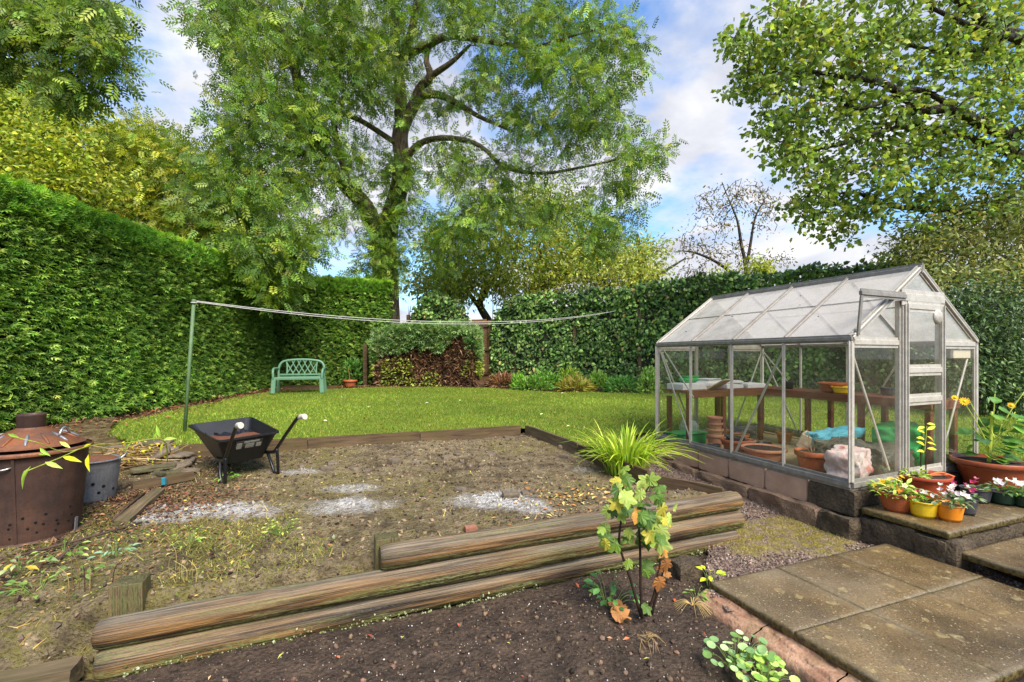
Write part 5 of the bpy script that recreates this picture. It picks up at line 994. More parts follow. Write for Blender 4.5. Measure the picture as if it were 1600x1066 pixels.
# yellow-green sycamore on the left beyond the hedge, an ash beside it, and the bough hanging in at the top left
YEL = [(160, 166, 54), (138, 152, 52), (178, 178, 66), (116, 134, 48), (98, 118, 46)]
tree('yellow_sycamore_tree', 'yellow-green sycamore turning colour above the left hedge', [[[-13.5, 13, .6, .35], [-13.2, 13, 3, .3], [-12.6, 13, 6, .22], [-12, 13, 8.6, .12]], [[-13.1, 13, 3.4, .15], [-12, 12.4, 4.6, .1], [-11, 12, 5.4, .05]], [[-12.6, 13, 5.6, .10], [-11.8, 13, 6.6, .05], [-11.4, 13, 7.0, .015]]],
    [(20, 170, 80, 60, 12.4, 1.6), (60, 230, 80, 60, 12, 1.5), (110, 290, 60, 45, 12, 1.2), (40, 290, 70, 40, 11.6, 1), (-20, 200, 60, 100, 12.4, 1.6), (95, 180, 45, 35, 12.6, 1.2), (20, 120, 50, 25, 12.8, 1)], 520, 42, .24, tpl_lobed(3, .6), .11, YEL, [3, 3, 1.6, 2, 1.3], 'leaf', 'bark_dark', droop=.3)
tree('leaning_ash_tree', 'loose yellowish ash between the yellow sycamore and the big ash behind the hedge', [[[-9.6, 15.5, .7, .25], [-9.5, 15.5, 3.2, .2], [-9.2, 15.3, 5.4, .14], [-8.9, 15.2, 7, .08]], [[-9.4, 15.4, 4, .1], [-8.4, 14.8, 5.4, .07], [-7.4, 14.4, 6, .03]]],
    [(180, 230, 50, 40, 14.6, 1.2), (220, 290, 70, 60, 14.4, 1.4), (270, 250, 40, 45, 14.2, 1), (170, 320, 60, 40, 14, 1), (270, 350, 60, 40, 13.8, 1.2), (320, 390, 50, 25, 13.6, 1), (240, 215, 25, 20, 14.4, .8, 700), (330, 350, 40, 40, 13.6, 1)], 360, 23, .28, T_ASH, .28, [(140, 146, 50), (112, 130, 44), (162, 162, 56), (92, 116, 44)], None, 'leaf', 'bark', droop=.6)
tree('overhanging_ash_bough', 'ash tree whose leafy bough hangs into the top left corner of the view', [[[-10.2, 6.4, .4, .3], [-10, 6.4, 3, .26], [-9.4, 6.6, 5.6, .2], [-8.6, 6.8, 7.4, .13], [-7.6, 7, 8.2, .08], [-6.4, 7, 7.6, .03]], [[-9.2, 6.6, 6.2, .1], [-8.2, 7, 6.8, .07], [-7, 7, 6.2, .03]]],
    [(50, 25, 80, 28, 7.2, .7), (115, 35, 60, 35, 7.2, .7), (165, 78, 30, 30, 7.1, .5), (90, 85, 50, 18, 7.4, .6), (110, 130, 35, 20, 7.2, .4, 700), (185, 12, 28, 18, 7.2, .5), (130, 5, 70, 24, 7.2, .6), (20, 100, 50, 15, 7.6, .5, 900), (-40, 40, 50, 60, 7.4, .7), (95, 150, 40, 12, 7.4, .3, 400), (185, 120, 20, 16, 7.1, .3, 300)], 250, 15, .13, T_ASH, .21, [(118, 140, 58), (98, 120, 54), (140, 156, 66), (82, 104, 52)], None, 'leaf', 'bark_dark', droop=.4, flat=1.0)
# yellow autumn trees far behind the ivy fence
for i, (lb, px, d, blobs, n, cols) in enumerate([
    ('tall yellow-green tree behind the brown and green shrub and fence posts', 760, 21, [(730, 400, 60, 65, 21, 2.5), (790, 350, 55, 60, 22, 2.5), (700, 440, 45, 40, 20, 2), (690, 380, 30, 50, 21, 1.5), (770, 430, 60, 35, 20, 2), (690, 455, 45, 22, 20, 1.5), (655, 435, 16, 35, 21, 1)], 340, [(124, 144, 62), (146, 156, 64), (162, 164, 68), (104, 126, 56)]),
    ('bright yellow tree with a crooked dark stem behind the ivy fence', 830, 22, [(850, 390, 70, 60, 22, 2.5), (900, 420, 60, 45, 21.5, 2), (830, 450, 60, 30, 21, 2), (860, 320, 60, 45, 23, 2)], 320, [(164, 166, 70), (148, 156, 68), (128, 142, 62), (108, 126, 56)]),
    ('thin yellow leaved tree beside the bare hawthorn beyond the ivy fence', 985, 21, [(960, 420, 50, 35, 21, 2), (1010, 410, 40, 35, 21, 1.5), (1000, 445, 45, 20, 20, 1.5), (930, 385, 35, 35, 21.5, 1.5)], 150, [(160, 162, 72), (140, 148, 64), (118, 134, 60)])]):
    b = W(px, 556, d); tree('autumn_tree', lb, [[[b[0], d, .9, .22], [b[0]+.2, d, 2.8, .19], [b[0]-.3, d, 4, .16], [b[0]+.5, d, 5.4, .12], [b[0]+.3, d, 7, .06]], [[b[0]-.2, d, 3.6, .12], [b[0]-1.2, d, 5, .08], [b[0]-1.6, d, 6.2, .04]], [[b[0]+.3, d, 4.6, .1], [b[0]+1.6, d, 5.4, .07], [b[0]+2.4, d, 5.9, .03]]], blobs, n, 40, .36, T_QUAD, .19, cols, None, 'leaf', 'bark_dark', 'autumn trees beyond the fence', rmin=.012, rk=.016, droop=.3)
# nearly bare hawthorn
hx = lambda px, py: W(px, py, 15.5)
tree('hawthorn_tree', 'nearly bare hawthorn with thin twisted stems behind the greenhouse', [[[*hx(1160, 600), .09], [*hx(1160, 470), .08], [*hx(1166, 425), .065], [*hx(1158, 380), .05], [*hx(1152, 345), .035], [*hx(1140, 315), .02], [*hx(1128, 285), .015]], [[*hx(1164, 430), .06], [*hx(1172, 385), .045], [*hx(1180, 340), .03], [*hx(1196, 310), .012]], [[*hx(1160, 440), .06], [*hx(1120, 410), .045], [*hx(1085, 395), .03], [*hx(1062, 392), .012]], [[*hx(1170, 410), .05], [*hx(1195, 400), .04], [*hx(1230, 405), .02]]],
    [(1120, 330, 40, 45, 15.5, 1), (1165, 310, 40, 35, 15.5, 1), (1200, 330, 25, 40, 15.5, .8), (1090, 390, 35, 30, 15.5, 1), (1140, 400, 50, 30, 15.4, 1), (1080, 430, 30, 20, 15.2, .8), (1215, 405, 25, 12, 15.5, .5)], 330, 5, .15, T_SIMPLE, .10, [(120, 118, 70), (96, 98, 60), (140, 120, 76), (116, 84, 56)], None, 'leaf', 'bark_dark', rmin=.010, rk=.018, wig=.16)
tree('young_yellow_shrub', 'small yellow-green sapling at the foot of the bare hawthorn above the ivy', [[[*W(1185, 560, 14.6), .04], [*W(1180, 440, 14.6), .025], [*W(1178, 410, 14.6), .01]]], [(1135, 432, 28, 14, 14.6, .4), (1185, 425, 26, 20, 14.6, .5), (1090, 445, 26, 10, 14.6, .4)], 60, 30, .14, T_SIMPLE, .11, [(176, 178, 60), (150, 160, 54), (120, 136, 50)], cat='sapling', bark='bark_dark', rk=.006)
# big mixed shrubs on the right behind the greenhouse
def shrubtree(name, label, px, d, blobs, n, k, T, size, cols, spread=.2, mat='leaf', **kw):
    b = W(px, 556, d)[0]; L = [[[b, d, .6, .12], [b+.1, d, 1.6, .09], [b-.2, d, 2.8, .05]], [[b, d, .7, .09], [b-.7, d, 1.8, .06], [b-1.1, d, 2.8, .03]], [[b, d, .7, .09], [b+.8, d, 2, .06], [b+1.2, d, 3, .03]]]
    return tree(name, label, L, blobs, n, k, spread, T, size, cols, None, mat, 'bark_dark', cat='shrub', rk=.007, **kw)
shrubtree('hawthorn_shrub', 'tall loose shrub with olive leaves under the sycamore at the right edge', 1530, 9.6, [(1440, 390, 60, 45, 9.8, .8), (1520, 360, 60, 50, 9.8, .8), (1580, 340, 40, 50, 9.8, .8), (1460, 440, 60, 40, 9.6, .8), (1550, 430, 60, 50, 9.6, .8), (1610, 420, 40, 70, 9.6, .8), (1410, 400, 25, 18, 9.8, .5)], 360, 34, T_QUAD, .105, [(140, 144, 84), (114, 126, 74), (156, 152, 94), (96, 110, 64)], .17)
shrubtree('holly_shrub', 'dense dark evergreen shrub behind the right side of the greenhouse', 1560, 8.6, [(1500, 500, 60, 50, 8.6, .7), (1570, 500, 50, 60, 8.4, .7), (1540, 580, 60, 60, 8.3, .6), (1600, 590, 40, 70, 8.3, .6), (1480, 560, 50, 60, 8.8, .6), (1440, 500, 40, 40, 9.2, .6)], 420, 44, T_QUAD, .085, [(60, 78, 46), (76, 96, 56), (98, 116, 72), (48, 64, 40)], .17, 'ivy')
# ------------------------------------------------------------------ conifer hedge
T_FR2 = tpl_frond(((.15, .5), (.45, .45)))
def hedge():
    h = empty('conifer_hedge', (-7.1, 9, .5), 'tall clipped green conifer hedge along the left side and round the far corner', 'hedge'); b = np.array(h.location)
    top = lambda s: 3.98-.03*np.maximum(0, s-10.6)
    def face(s, z):        # s along the face: left leg y=3.2..14.4, then the back leg
        left = s < 11.2; y = 3.2+s; t = (s-11.2)/3.4; rel = (z-.5)/3.4
        n = .16*fbm(np.column_stack([s*1.1, z*1.1]), 3, 77)+.12*fbm(np.column_stack([s*4, z*5]), 3, 78); bul = .42*np.exp(-rel*3.2)-.10*rel+n-.35*sst(.06, -.02, rel)
        nx = np.where(left, 1., .18); ny = np.where(left, 0., -.98); cr = np.exp(-((s-11.2)/.5)**2)
        x = np.where(left, -7.1, -7.1+t*3.35)+nx*bul-.2*cr; yy = np.where(left, y, 14.4+t*.62)+ny*bul+.2*cr
        return np.column_stack([x, yy, z]), np.column_stack([nx, ny, 0*nx])
    N = 40000; s = 14.55*rng.random(N)**1.05; z = .42+3.5*rng.random(N); z = np.minimum(z, top(s)-.02*rng.random(N)); P, NN = face(s, z)
    P = P-NN*(.10*rng.random(N))[:, None]; up = sst(3.3, 3.95, z)
    Y = NN*.9+.55*rng.standard_normal((N, 3)); Y[:, 2] += -.05+.9*up; Y[:, 1] -= .25*(s < 11.2); Z = np.array([0, 0, 1.])+NN*.5+.45*rng.standard_normal((N, 3))
    C = pal(N, [(78, 106, 42), (96, 124, 50), (64, 90, 38), (118, 142, 62), (138, 158, 74)], [3, 3, 2, 1.6, .7], .16)
    g = fbm(np.column_stack([s*.8, z*.9]), 3, 80)[:, None]; C *= 1+.8*g; C = C*(1-.0*up[:, None])+np.array([.03, .03, 0])*up[:, None]
    v1 = scatter(T_FR2, P, frames(Y, Z), .09+.10*rng.random(N), np.clip(C, .004, .7))
    N = 5000; s = 14.5*rng.random(N); P, NN = face(s, np.full(N, 3.9)); P -= NN*(.9*rng.random(N)**1.5)[:, None]; P[:, 2] = top(s)+.07*fbm(np.column_stack([s*3, P[:, 0]*2]), 2, 5)+.06*rng.random(N)
    Y = .7*rng.standard_normal((N, 3)); Y[:, 2] = .7+.4*rng.random(N); C = pal(N, [(112, 146, 44), (132, 160, 50), (92, 130, 42)], var=.14)
    s3 = 14.5*rng.random(5000); P3_, N3_ = face(s3, top(s3)-.30*rng.random(5000)); Y3 = N3_*.7+.5*rng.standard_normal((5000, 3)); Y3[:, 2] += .7; v3 = scatter(T_FR2, P3_, frames(Y3, rand_dirs(5000)), .09+.09*rng.random(5000), pal(5000, [(92, 130, 46), (112, 146, 54), (76, 112, 42)], var=.14))
    v2 = scatter(T_FROND, P, frames(Y, rand_dirs(N)), .12+.12*rng.random(N), C)
    v, f, c = cat_mesh([v1, v2, v3]); fast('foliage', v-b, f, M['hedge'], h, attrs={'col': c})
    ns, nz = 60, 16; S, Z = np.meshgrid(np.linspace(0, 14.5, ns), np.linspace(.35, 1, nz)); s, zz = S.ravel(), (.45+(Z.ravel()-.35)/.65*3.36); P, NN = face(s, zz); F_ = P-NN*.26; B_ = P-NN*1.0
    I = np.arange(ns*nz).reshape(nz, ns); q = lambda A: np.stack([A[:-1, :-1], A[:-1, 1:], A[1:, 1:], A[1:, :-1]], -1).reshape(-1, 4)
    J = I+ns*nz; topq = np.stack([I[-1, :-1], I[-1, 1:], J[-1, 1:], J[-1, :-1]], -1); fast('dark_core', np.concatenate([F_, B_])-b, np.concatenate([q(I), q(J)[:, ::-1], topq]), M['core'], h)  # solid dark body behind the sprays, inner shade put into its colour
    mbs = [MB().tube([(x-b[0], y-b[1], -.1), (x-b[0]+.03, y-b[1], .5), (x-b[0], y-b[1]+.02, 1.2)], [.06, .05, .04], 6) for x, y in [(-7.2, y) for y in np.arange(4, 14.3, 1.1)]+[(-7.1+t*3.3, 14.9+t*.6) for t in np.linspace(.1, .95, 5)]]
    for m_ in mbs: m_.build('stem', M['bark_dark'], h)
hedge()
# ------------------------------------------------------------------ board fence clad in ivy at the back
FP = np.array([(-3.5, 15.7), (-1.35, 15.2), (-.7, 14.9), (5.6, 12.6), (9.5, 10.4)])
fe = empty('back_fence', (FP[0][0], FP[0][1], .7), 'weathered board fence at the back of the garden almost hidden by ivy', 'fence'); fb = np.array(fe.location)
seg = np.linalg.norm(np.diff(FP, axis=0), axis=1); cum = np.concatenate([[0], np.cumsum(seg)])
def fpt(s): return np.array([np.interp(s, cum, FP[:, 0]), np.interp(s, cum, FP[:, 1])])
bsrc = None
for i in range(int(cum[-1]/.15)):
    s = .075+i*.15; p = fpt(s); q = fpt(s+.05); a = math.atan2(*(q-p)[::-1])
    if bsrc is None: mb = MB(); mb.box((0, 0, 1.02), (.142, .02, 2.04), None, .004); o = bsrc = mb.build('board', m_plank('fence_board_wood', (104, 76, 52), (150, 114, 80), (116, 92, 68)), fe)
    else: o = bsrc.copy(); link(o, fe); o.name = 'board'
    o.location = (p[0]-fb[0], p[1]-fb[1], -.03+.05*random.random()); o.rotation_euler = (0, .01*random.gauss(0, 1), a)
for s in list(np.arange(.1, cum[-1], 1.85)):
    p = fpt(s); d = fpt(s+.05)-p; n_ = np.array([d[1], -d[0]])/np.linalg.norm(d); p = p+n_*.06; mb = MB(); mb.box((p[0]-fb[0], p[1]-fb[1], 1.1), (.1, .1, 2.3), FR(d/np.linalg.norm(d)), .006); mb.build('post', M['brownboard'], fe)
for z in (.35, 1.1, 1.85):
    for k in range(len(FP)-1): mb = MB(); mb.beam((*(FP[k]-fb[:2]+[.02, -.035]), z), (*(FP[k+1]-fb[:2]-[.02, .035]), z), .045, .08); mb.build('rail', M['brownboard'], fe)
def ivy(name, label, s0, s1, zt, N, seed, z0=.65, thick=.28):
    t = empty(name, (*fpt((s0+s1)/2), .7), label, 'ivy'); b = np.array(t.location); s = s0+(s1-s0)*rng.random(N); u = rng.random(N)
    e = np.minimum(s-s0, s1-s); ztop = np.array([zt((x-s0)/(s1-s0)) for x in s])+.30*fbm(np.column_stack([s*1.3, s*0]), 4, seed)-.75*np.exp(-e/.28)+.10*fbm(np.column_stack([s*7, s*0]), 2, seed)
    z = z0+(ztop-z0)*u; xy = np.column_stack([np.interp(s, cum, FP[:, 0]), np.interp(s, cum, FP[:, 1])]); d = np.column_stack([np.interp(s+.1, cum, FP[:, 0]), np.interp(s+.1, cum, FP[:, 1])])-xy; d /= np.linalg.norm(d, axis=1)[:, None]; nn = np.column_stack([d[:, 1], -d[:, 0]])
    q = np.column_stack([s, z]); o = thick*(.55+.9*fbm(q*1.3, 4, seed)+.5*fbm(q*4, 2, seed+1))+.12*sst(-.5, .1, z-ztop); o = o-.12*rng.random(N)
    tp = rng.random(N) < .13; o[tp] = thick-.9*rng.random(int(tp.sum()))*.8; z[tp] = ztop[tp]+.20*rng.random(int(tp.sum()))**2
    P = np.column_stack([xy+nn*o[:, None], z]); N3 = np.column_stack([nn, np.where(tp, .8, .25)]); Y = np.column_stack([.7*rng.standard_normal((N, 2)), -.8+.5*rng.standard_normal(N)]); Y[tp, 2] += 1.0
    C = pal(N, [(56, 78, 36), (72, 98, 42), (92, 118, 54), (48, 66, 34), (124, 146, 78), (120, 108, 60)], [3, 3, 2, 2, .7, .25], .17)*(1+1.0*fbm(q*1.1, 3, seed+4))[:, None]
    v, f, c = scatter(T_IVY, P, frames(Y, N3+.45*rng.standard_normal((N, 3))), .09+.07*rng.random(N), np.clip(C, .004, .6)); fast('leaves', v-b, f, M['ivy'], t, attrs={'col': c})
    ss = np.linspace(s0+.15, s1-.1, 50); xy = np.array([fpt(q) for q in ss]); dd = np.gradient(xy, axis=0); dd /= np.linalg.norm(dd, axis=1)[:, None]; n2 = np.column_stack([dd[:, 1], -dd[:, 0]]); zt_ = np.array([zt((q-s0)/(s1-s0)) for q in ss])+.30*fbm(np.column_stack([ss*1.3, ss*0]), 4, seed)-.22; rows = [np.column_stack([xy+n2*o_, np.where(h_, zt_, .7)]) for o_, h_ in ((.08, 0), (.08, 1), (-.35, 1), (-.35, 0))]; I = np.arange(200).reshape(4, 50); fast('dark_core', np.concatenate(rows)-b, np.stack([I[:-1, :-1], I[:-1, 1:], I[1:, 1:], I[1:, :-1]], -1).reshape(-1, 4), M['core'], t)  # solid dark sheet added behind the leaves to close bright sky gaps
    paths = []
    for k in range(40):
        ss = s0+(s1-s0)*random.random(); zz = np.linspace(.6, zt(.5)-.2, 8); sx = ss+np.cumsum(rng.standard_normal(8)*.1); xy = np.array([fpt(np.clip(x, s0, s1)) for x in sx]); dd = fpt(ss+.1)-fpt(ss); n2 = np.array([dd[1], -dd[0]])/np.linalg.norm(dd); paths.append(np.column_stack([xy+n2*.06-b[:2], zz-b[2], np.linspace(.018, .006, 8)]))
    tubes_mesh(paths, 'stems', M['bark_dark'], t, 5)
ivy('fence_ivy', 'long wall of dark green ivy covering the back fence behind the lawn', cum[2]+.12, cum[4]-.2, lambda t: 3.12+.45*min(1, t*1.6), 25000, 3)
ivy('corner_ivy', 'small patch of dark ivy on the fence between the hedge end and the bare boards', .1, cum[1]-.05, lambda t: 3.05+.40*sin(pi*t), 6000, 9)
# ------------------------------------------------------------------ shrub, border plants
def mound(name, label, c, r, T, size, n, cols, cat='plant', mat='leaf', up=.5, shape=1., stems=8, group=None):
    o = empty(name, tuple(c), label, cat, group); v = rand_dirs(n); v[:, 2] = np.abs(v[:, 2]); rad = (.55+.45*rng.random(n)**.5)*(1+.5*fbm(v*2.2+c[0], 2, 4)); P = v*rad[:, None]*np.array(r)
    Y = v+.6*rand_dirs(n); Y[:, 2] += up*.3; Z = v*.6+np.array([0, 0, .7])+.5*rand_dirs(n); C = pal(n, cols)
    scatter_part('foliage', T, P, Y, Z, size*(.7+.6*rng.random(n)), C, mat, o)
    tubes_mesh([np.column_stack([np.linspace(0, 1, 5)[:, None]*(q*np.array(r)*.85)+[0, 0, -.03], np.linspace(.012, .005, 5)]) for q in v[:stems]], 'stems', M['twig'], o, 5); return o
def shrub():
    c = np.array([W(668, 600, 14.2)[0], 14.3, .70]); o = empty('clipped_shrub', tuple(c), 'half dead clipped conifer with a green top and bare brown front between hedge and ivy', 'shrub')
    hx_, hy_, hz = 1.55, .62, 1.66
    def surf(n, z0, z1):
        a = (rng.random(n)*2-1)*1.9; x = np.clip(a, -1, 1); yy = -1+np.maximum(0, np.abs(a)-1)*1.6+.5*np.abs(x)**5*(np.abs(a) <= 1); P = np.column_stack([x*hx_*(1-.06*np.abs(yy)), yy*hy_, z0+(z1-z0)*rng.random(n)*(1-.12*np.abs(x)**4)]); Nn = np.column_stack([np.sign(x)*np.abs(x)**4, -1+.6*np.abs(x)**4, 0*a]); return P+Nn*(.22*fbm(P*1.7, 3, 5)-.1*rng.random(n))[:, None], Nn
    P, Nn = surf(9500, .75, 1.7); k = P[:, 2] > 1.08+1.1*fbm(P*[2.2, 1, 0], 3, 8)-.25*np.abs(P[:, 0]/hx_)**6+.30*np.exp(-((P[:, 0]-.95)/.28)**2); P, Nn = P[k], Nn[k]
    n = 5200; T_ = np.column_stack([(rng.random(n)*2-1)*hx_, (rng.random(n)*2-1)*hy_, hz+.1*rng.random(n)]); T_[:, 2] += .30*fbm(T_[:, :2]*1.5, 3, 4)+.14*sst(.3, 1.4, T_[:, 0])-.18*(T_[:, 1]/hy_)**2-.36*np.abs(T_[:, 0]/hx_)**3; P = np.concatenate([P, T_]); Nn = np.concatenate([Nn, np.tile([0, 0, 1.], (n, 1))])
    Y = Nn*.7+.7*rand_dirs(len(P)); Y[:, 2] += .35; scatter_part('green_foliage', T_FR2, P, Y, rand_dirs(len(P))+[0, 0, 1], .12+.14*rng.random(len(P)), pal(len(P), [(92, 118, 66), (110, 134, 82), (76, 100, 54), (134, 150, 102)]), 'hedge', o)
    P, Nn = surf(15000, .05, 1.5); P[9000:, :2] *= .4+.5*rng.random((6000, 1)); k = P[:, 2] < 1.25+1.1*fbm(P*[2.2, 1, 0], 3, 8)+.35*np.exp(-((P[:, 0]-.95)/.3)**2); P, Nn = P[k]-Nn[k]*.1, Nn[k]; Y = Nn*.5+.9*rand_dirs(len(P))
    scatter_part('dead_twigs', tpl_quad(.13), P, Y, rand_dirs(len(P)), .12+.16*rng.random(len(P)), pal(len(P), [(104, 74, 52), (132, 96, 68), (78, 56, 42), (156, 122, 90), (66, 48, 36)]), 'dry', o)
    P, Nn = surf(2000, .05, .85); k = (fbm(P*[1.3, 1, 1.2], 2, 18) > -.05); P, Nn = P[k]+Nn[k]*.08, Nn[k]; scatter_part('low_leaves', T_SIMPLE, P, Nn+.6*rand_dirs(len(P)), rand_dirs(len(P))+[0, 0, 1], .08+.05*rng.random(len(P)), pal(len(P), [(128, 140, 56), (150, 156, 70), (104, 120, 50)]), 'leaf', o)
    paths = []
    for k in range(110):
        x = (random.random()*2-1)*hx_*.9; y = (random.random()*2-1)*hy_*.7; paths.append(np.array([[x*.5, y*.5, -.05, .022], [x*.75, y*.7, .5, .016], [x, y, 1.1, .01], [x*1.02, y*1.1, 1.5, .006]]))
    tubes_mesh(paths, 'stems', M['twig'], o, 5); 
shrub()
gz = lambda x, y: z_lawn(x, y)-.02
def gpx(px, d): x = (px-800)*d/FPX; return np.array([x, d, float(gz(x, d))])
BRD = [('leafy_border_plant', 'bushy light green border plant at the left end of the ivy bed', 855, 13.2, (.62, .4, .42), [(104, 146, 60), (126, 166, 72), (86, 124, 50)], T_SIMPLE, .13), ('leafy_border_plant', 'wide mid green border plant left of the yellowing clump', 835, 12.9, (.5, .35, .3), [(120, 156, 62), (96, 134, 52)], T_SIMPLE, .12), ('yellowing_border_plant', 'yellowing strappy border plant in the middle of the ivy bed', 898, 12.45, (.40, .3, .28), [(150, 148, 66), (128, 136, 58), (150, 128, 68)], tpl_quad(.2), .22), ('leafy_border_plant', 'pale green border plant right of the yellowing clump', 935, 12.7, (.42, .35, .42), [(130, 162, 70), (104, 140, 56)], T_SIMPLE, .12), ('leafy_border_plant', 'round glossy green border plant nearest the greenhouse in the ivy bed', 972, 12.35, (.50, .4, .38), [(84, 132, 60), (112, 156, 78), (66, 110, 50)], T_SIMPLE, .11), ('tall_border_plant', 'tall pale leaved border plant beside the far corner of the greenhouse', 1014, 11.9, (.28, .3, .62), [(136, 164, 84), (110, 140, 64)], T_SIMPLE, .11), ('leafy_border_plant', 'small fresh green border plant in front of the ivy left end', 812, 13.4, (.25, .3, .36), [(110, 150, 56), (130, 166, 66)], T_SIMPLE, .12), ('leafy_border_plant', 'yellowish leaved plant behind the border clumps against the ivy', 890, 13.4, (.4, .3, .55), [(140, 160, 60), (112, 138, 54)], T_SIMPLE, .12), ('wilted_border_plant', 'brown wilted strappy plant on bare soil at the ivy foot', 785, 13.9, (.45, .3, .22), [(128, 92, 66), (104, 74, 54), (146, 114, 84)], tpl_quad(.16), .26), ('leafy_border_plant', 'green plant at the hedge foot beside the small orange pot', 552, 14.3, (.3, .25, .75), [(96, 134, 60), (76, 112, 48)], T_SIMPLE, .14)]
for nm, lb, px, d, r, cols, T, sz in BRD: mound(nm, lb, gpx(px, d), r, T, sz, 420, cols)
o = pot(gpx(547, 13.6)+[0, 0, .01], .13, .19, .2, 'terra', 'small orange terracotta pot at the hedge foot right of the bench', name='terracotta_pot'); stem(o, [(0, 0, .15), (-.03, 0, .4), (-.06, 0, .55)], .012, (140, 110, 60))
mb = MB(); mb.beam((0, 0, -.02), (0, 0, 1.25), .12, .12, .01); o = mb.build('fence_post', M['brownboard']); o.location = gpx(571, 14.2); tag(o, 'dark wooden post standing between the hedge end and the brown shrub', 'post')
# ------------------------------------------------------------------ garden bench
M['benchgreen'] = m_basic('green_bench_plastic', (86, 126, 98), (104, 142, 114), 5, .42, .1, 60, .001, spec=.45)
bn = empty('garden_bench', tuple(np.array([*W(468, 612, 11.9)[:2], z_lawn(0, 11.9)+.005])), 'green plastic two-seat garden bench with a lattice back in front of the hedge', 'bench', rz=radians(14)); bn.scale = (.93, .93, .95)
def bpart(name, mb): return mb.build(name, M['benchgreen'], bn)
BW, BH = .60, .86
mb = MB(); arch = smooth_line([(-BW+.02, .30, .40), (-BW+.01, .33, .62), (-BW+.08, .36, .79), (-BW+.24, .37, .85), (0, .38, .875), (BW-.24, .37, .85), (BW-.08, .36, .79), (BW-.01, .33, .62), (BW-.02, .30, .40)], 6); mb.tube(arch, .034, 10); bpart('back_frame', mb)
mb = MB(); mb.beam((-BW+.05, .31, .47), (BW-.05, .31, .47), .04, .05, .008); bpart('back_rail', mb)
for sg in (-1, 1): mb = MB(); mb.tube(smooth_line([(sg*(BW-.22), .31, .47), (sg*(BW-.225), .345, .66), (sg*(BW-.20), .37, .84)], 4), .022, 8); bpart('back_upright', mb)
for k in range(5):
    x0 = -.30+.15*k
    for sg in (-1, 1):
        xs = [x0-sg*.10, x0-sg*.02, x0+sg*.06, x0+sg*.115]; P = smooth_line([(xs[0], .312, .47), (xs[1], .335, .60), (xs[2], .355, .74), (xs[3], .37, .855)], 4)
        if abs(P[:, 0]).max() < .45: mb = MB(); mb.tube(P, .016, 8); bpart('lattice_bar', mb)
for k in range(6): mb = MB(); mb.box((0, -.17+.086*k, .40-.012*cos(k)), (2*BW-.10, .07, .03), None, .01); bpart('seat_slat', mb)
mb = MB(); mb.box((0, -.225, .385), (2*BW-.04, .035, .075), None, .012); bpart('seat_apron', mb)
for sg in (-1, 1):
    mb = MB(); mb.tube(smooth_line([(sg*BW, .33, .64), (sg*(BW+.02), .15, .645), (sg*(BW+.02), -.10, .635), (sg*(BW+.01), -.22, .58), (sg*BW, -.25, .46), (sg*BW, -.25, .38)], 5), .032, 10); bpart('armrest', mb)
    mb = MB(); mb.beam((sg*(BW-.02), -.24, .40), (sg*(BW+.005), -.27, 0), .06, .11, .012, (1, 0, 0)); bpart('leg', mb); mb = MB(); mb.beam((sg*(BW-.02), .30, .42), (sg*(BW+.005), .36, 0), .06, .09, .012, (1, 0, 0)); bpart('leg', mb)
# ------------------------------------------------------------------ washing line
M['polegreen'] = m_basic('flaking_green_paint', (74, 104, 66), (110, 132, 92), 9, .6, .4, 60, .003); M['rope'] = m_basic('pale_plastic_line', (176, 170, 162), (206, 202, 196), 30, .6, .1)
pb, pt = np.array([-4.66, 6.73, .50]), W(303, 470, 6.75)
ln = empty('washing_line_post', tuple(pb), 'leaning green painted washing line post at the left edge of the lawn', 'post')
mb = MB(); mb.tube([(0, 0, -.1), tuple(pt-pb)], .023, 12); mb.build('pole', M['polegreen'], ln); mb = MB(); mb.tube([tuple(pt-pb+[0, 0, -.05]), tuple(pt-pb+[0, 0, .0]), tuple(pt-pb+[.0, 0, .02])], [.03, .03, .024], 12); mb.build('cap', M['polegreen'], ln); mb = MB(); mb.tube([tuple(pt-pb+np.array([.034*cos(a), .034*sin(a), -.03])) for a in np.linspace(0, 6.28, 14)], .009, 6); mb.build('line_knot', M['rope'], ln)
ws = empty('washing_line', tuple(pt), 'pair of pale washing lines sagging from the green post to the ivy wall', 'washing line'); pe = W(962, 486, 12.6)
for k, (dz, sag) in enumerate(((0, .30), (-.012, .335))):
    t = np.linspace(0, 1, 30)[:, None]; P = (pe-pt)*t; P[:, 2] += (dz*(1-t)+dz*.2*t-sag*4*t*(1-t))[:, 0]; mb = MB(); mb.tube(P, .0062, 6); mb.build('line', M['rope'], ws)
# ------------------------------------------------------------------ wheelbarrow
M['barrow'] = m_basic('black_barrow_plastic', (20, 20, 21), (34, 34, 36), 5, .42, .15, 40, .002, spec=.4); M['blacktube'] = m_basic('black_tube_paint', (18, 18, 20), (30, 30, 33), 8, .35, .1, 60, .001, spec=.5); M['rust'] = m_basic('wet_rust', (98, 58, 42), (146, 92, 68), 6, .3, .5, 40, .004, spec=.5); M['grip'] = m_basic('cream_rubber', (204, 192, 172), (222, 212, 196), 20, .6, .2); M['redrim'] = m_basic('dull_red_rim', (150, 50, 56), (176, 74, 76), 9, .5, .2)
wb = empty('wheelbarrow', (-2.485, 4.63, .35), 'black wheelbarrow with cream grips and rusty water in its tray on the soil plot', 'wheelbarrow', rz=radians(47))
TRAY = lambda t: [(-.29-.02*t, .16+.98*t, .42+.06*t), (.29+.02*t, .16+.98*t, .42+.06*t)]
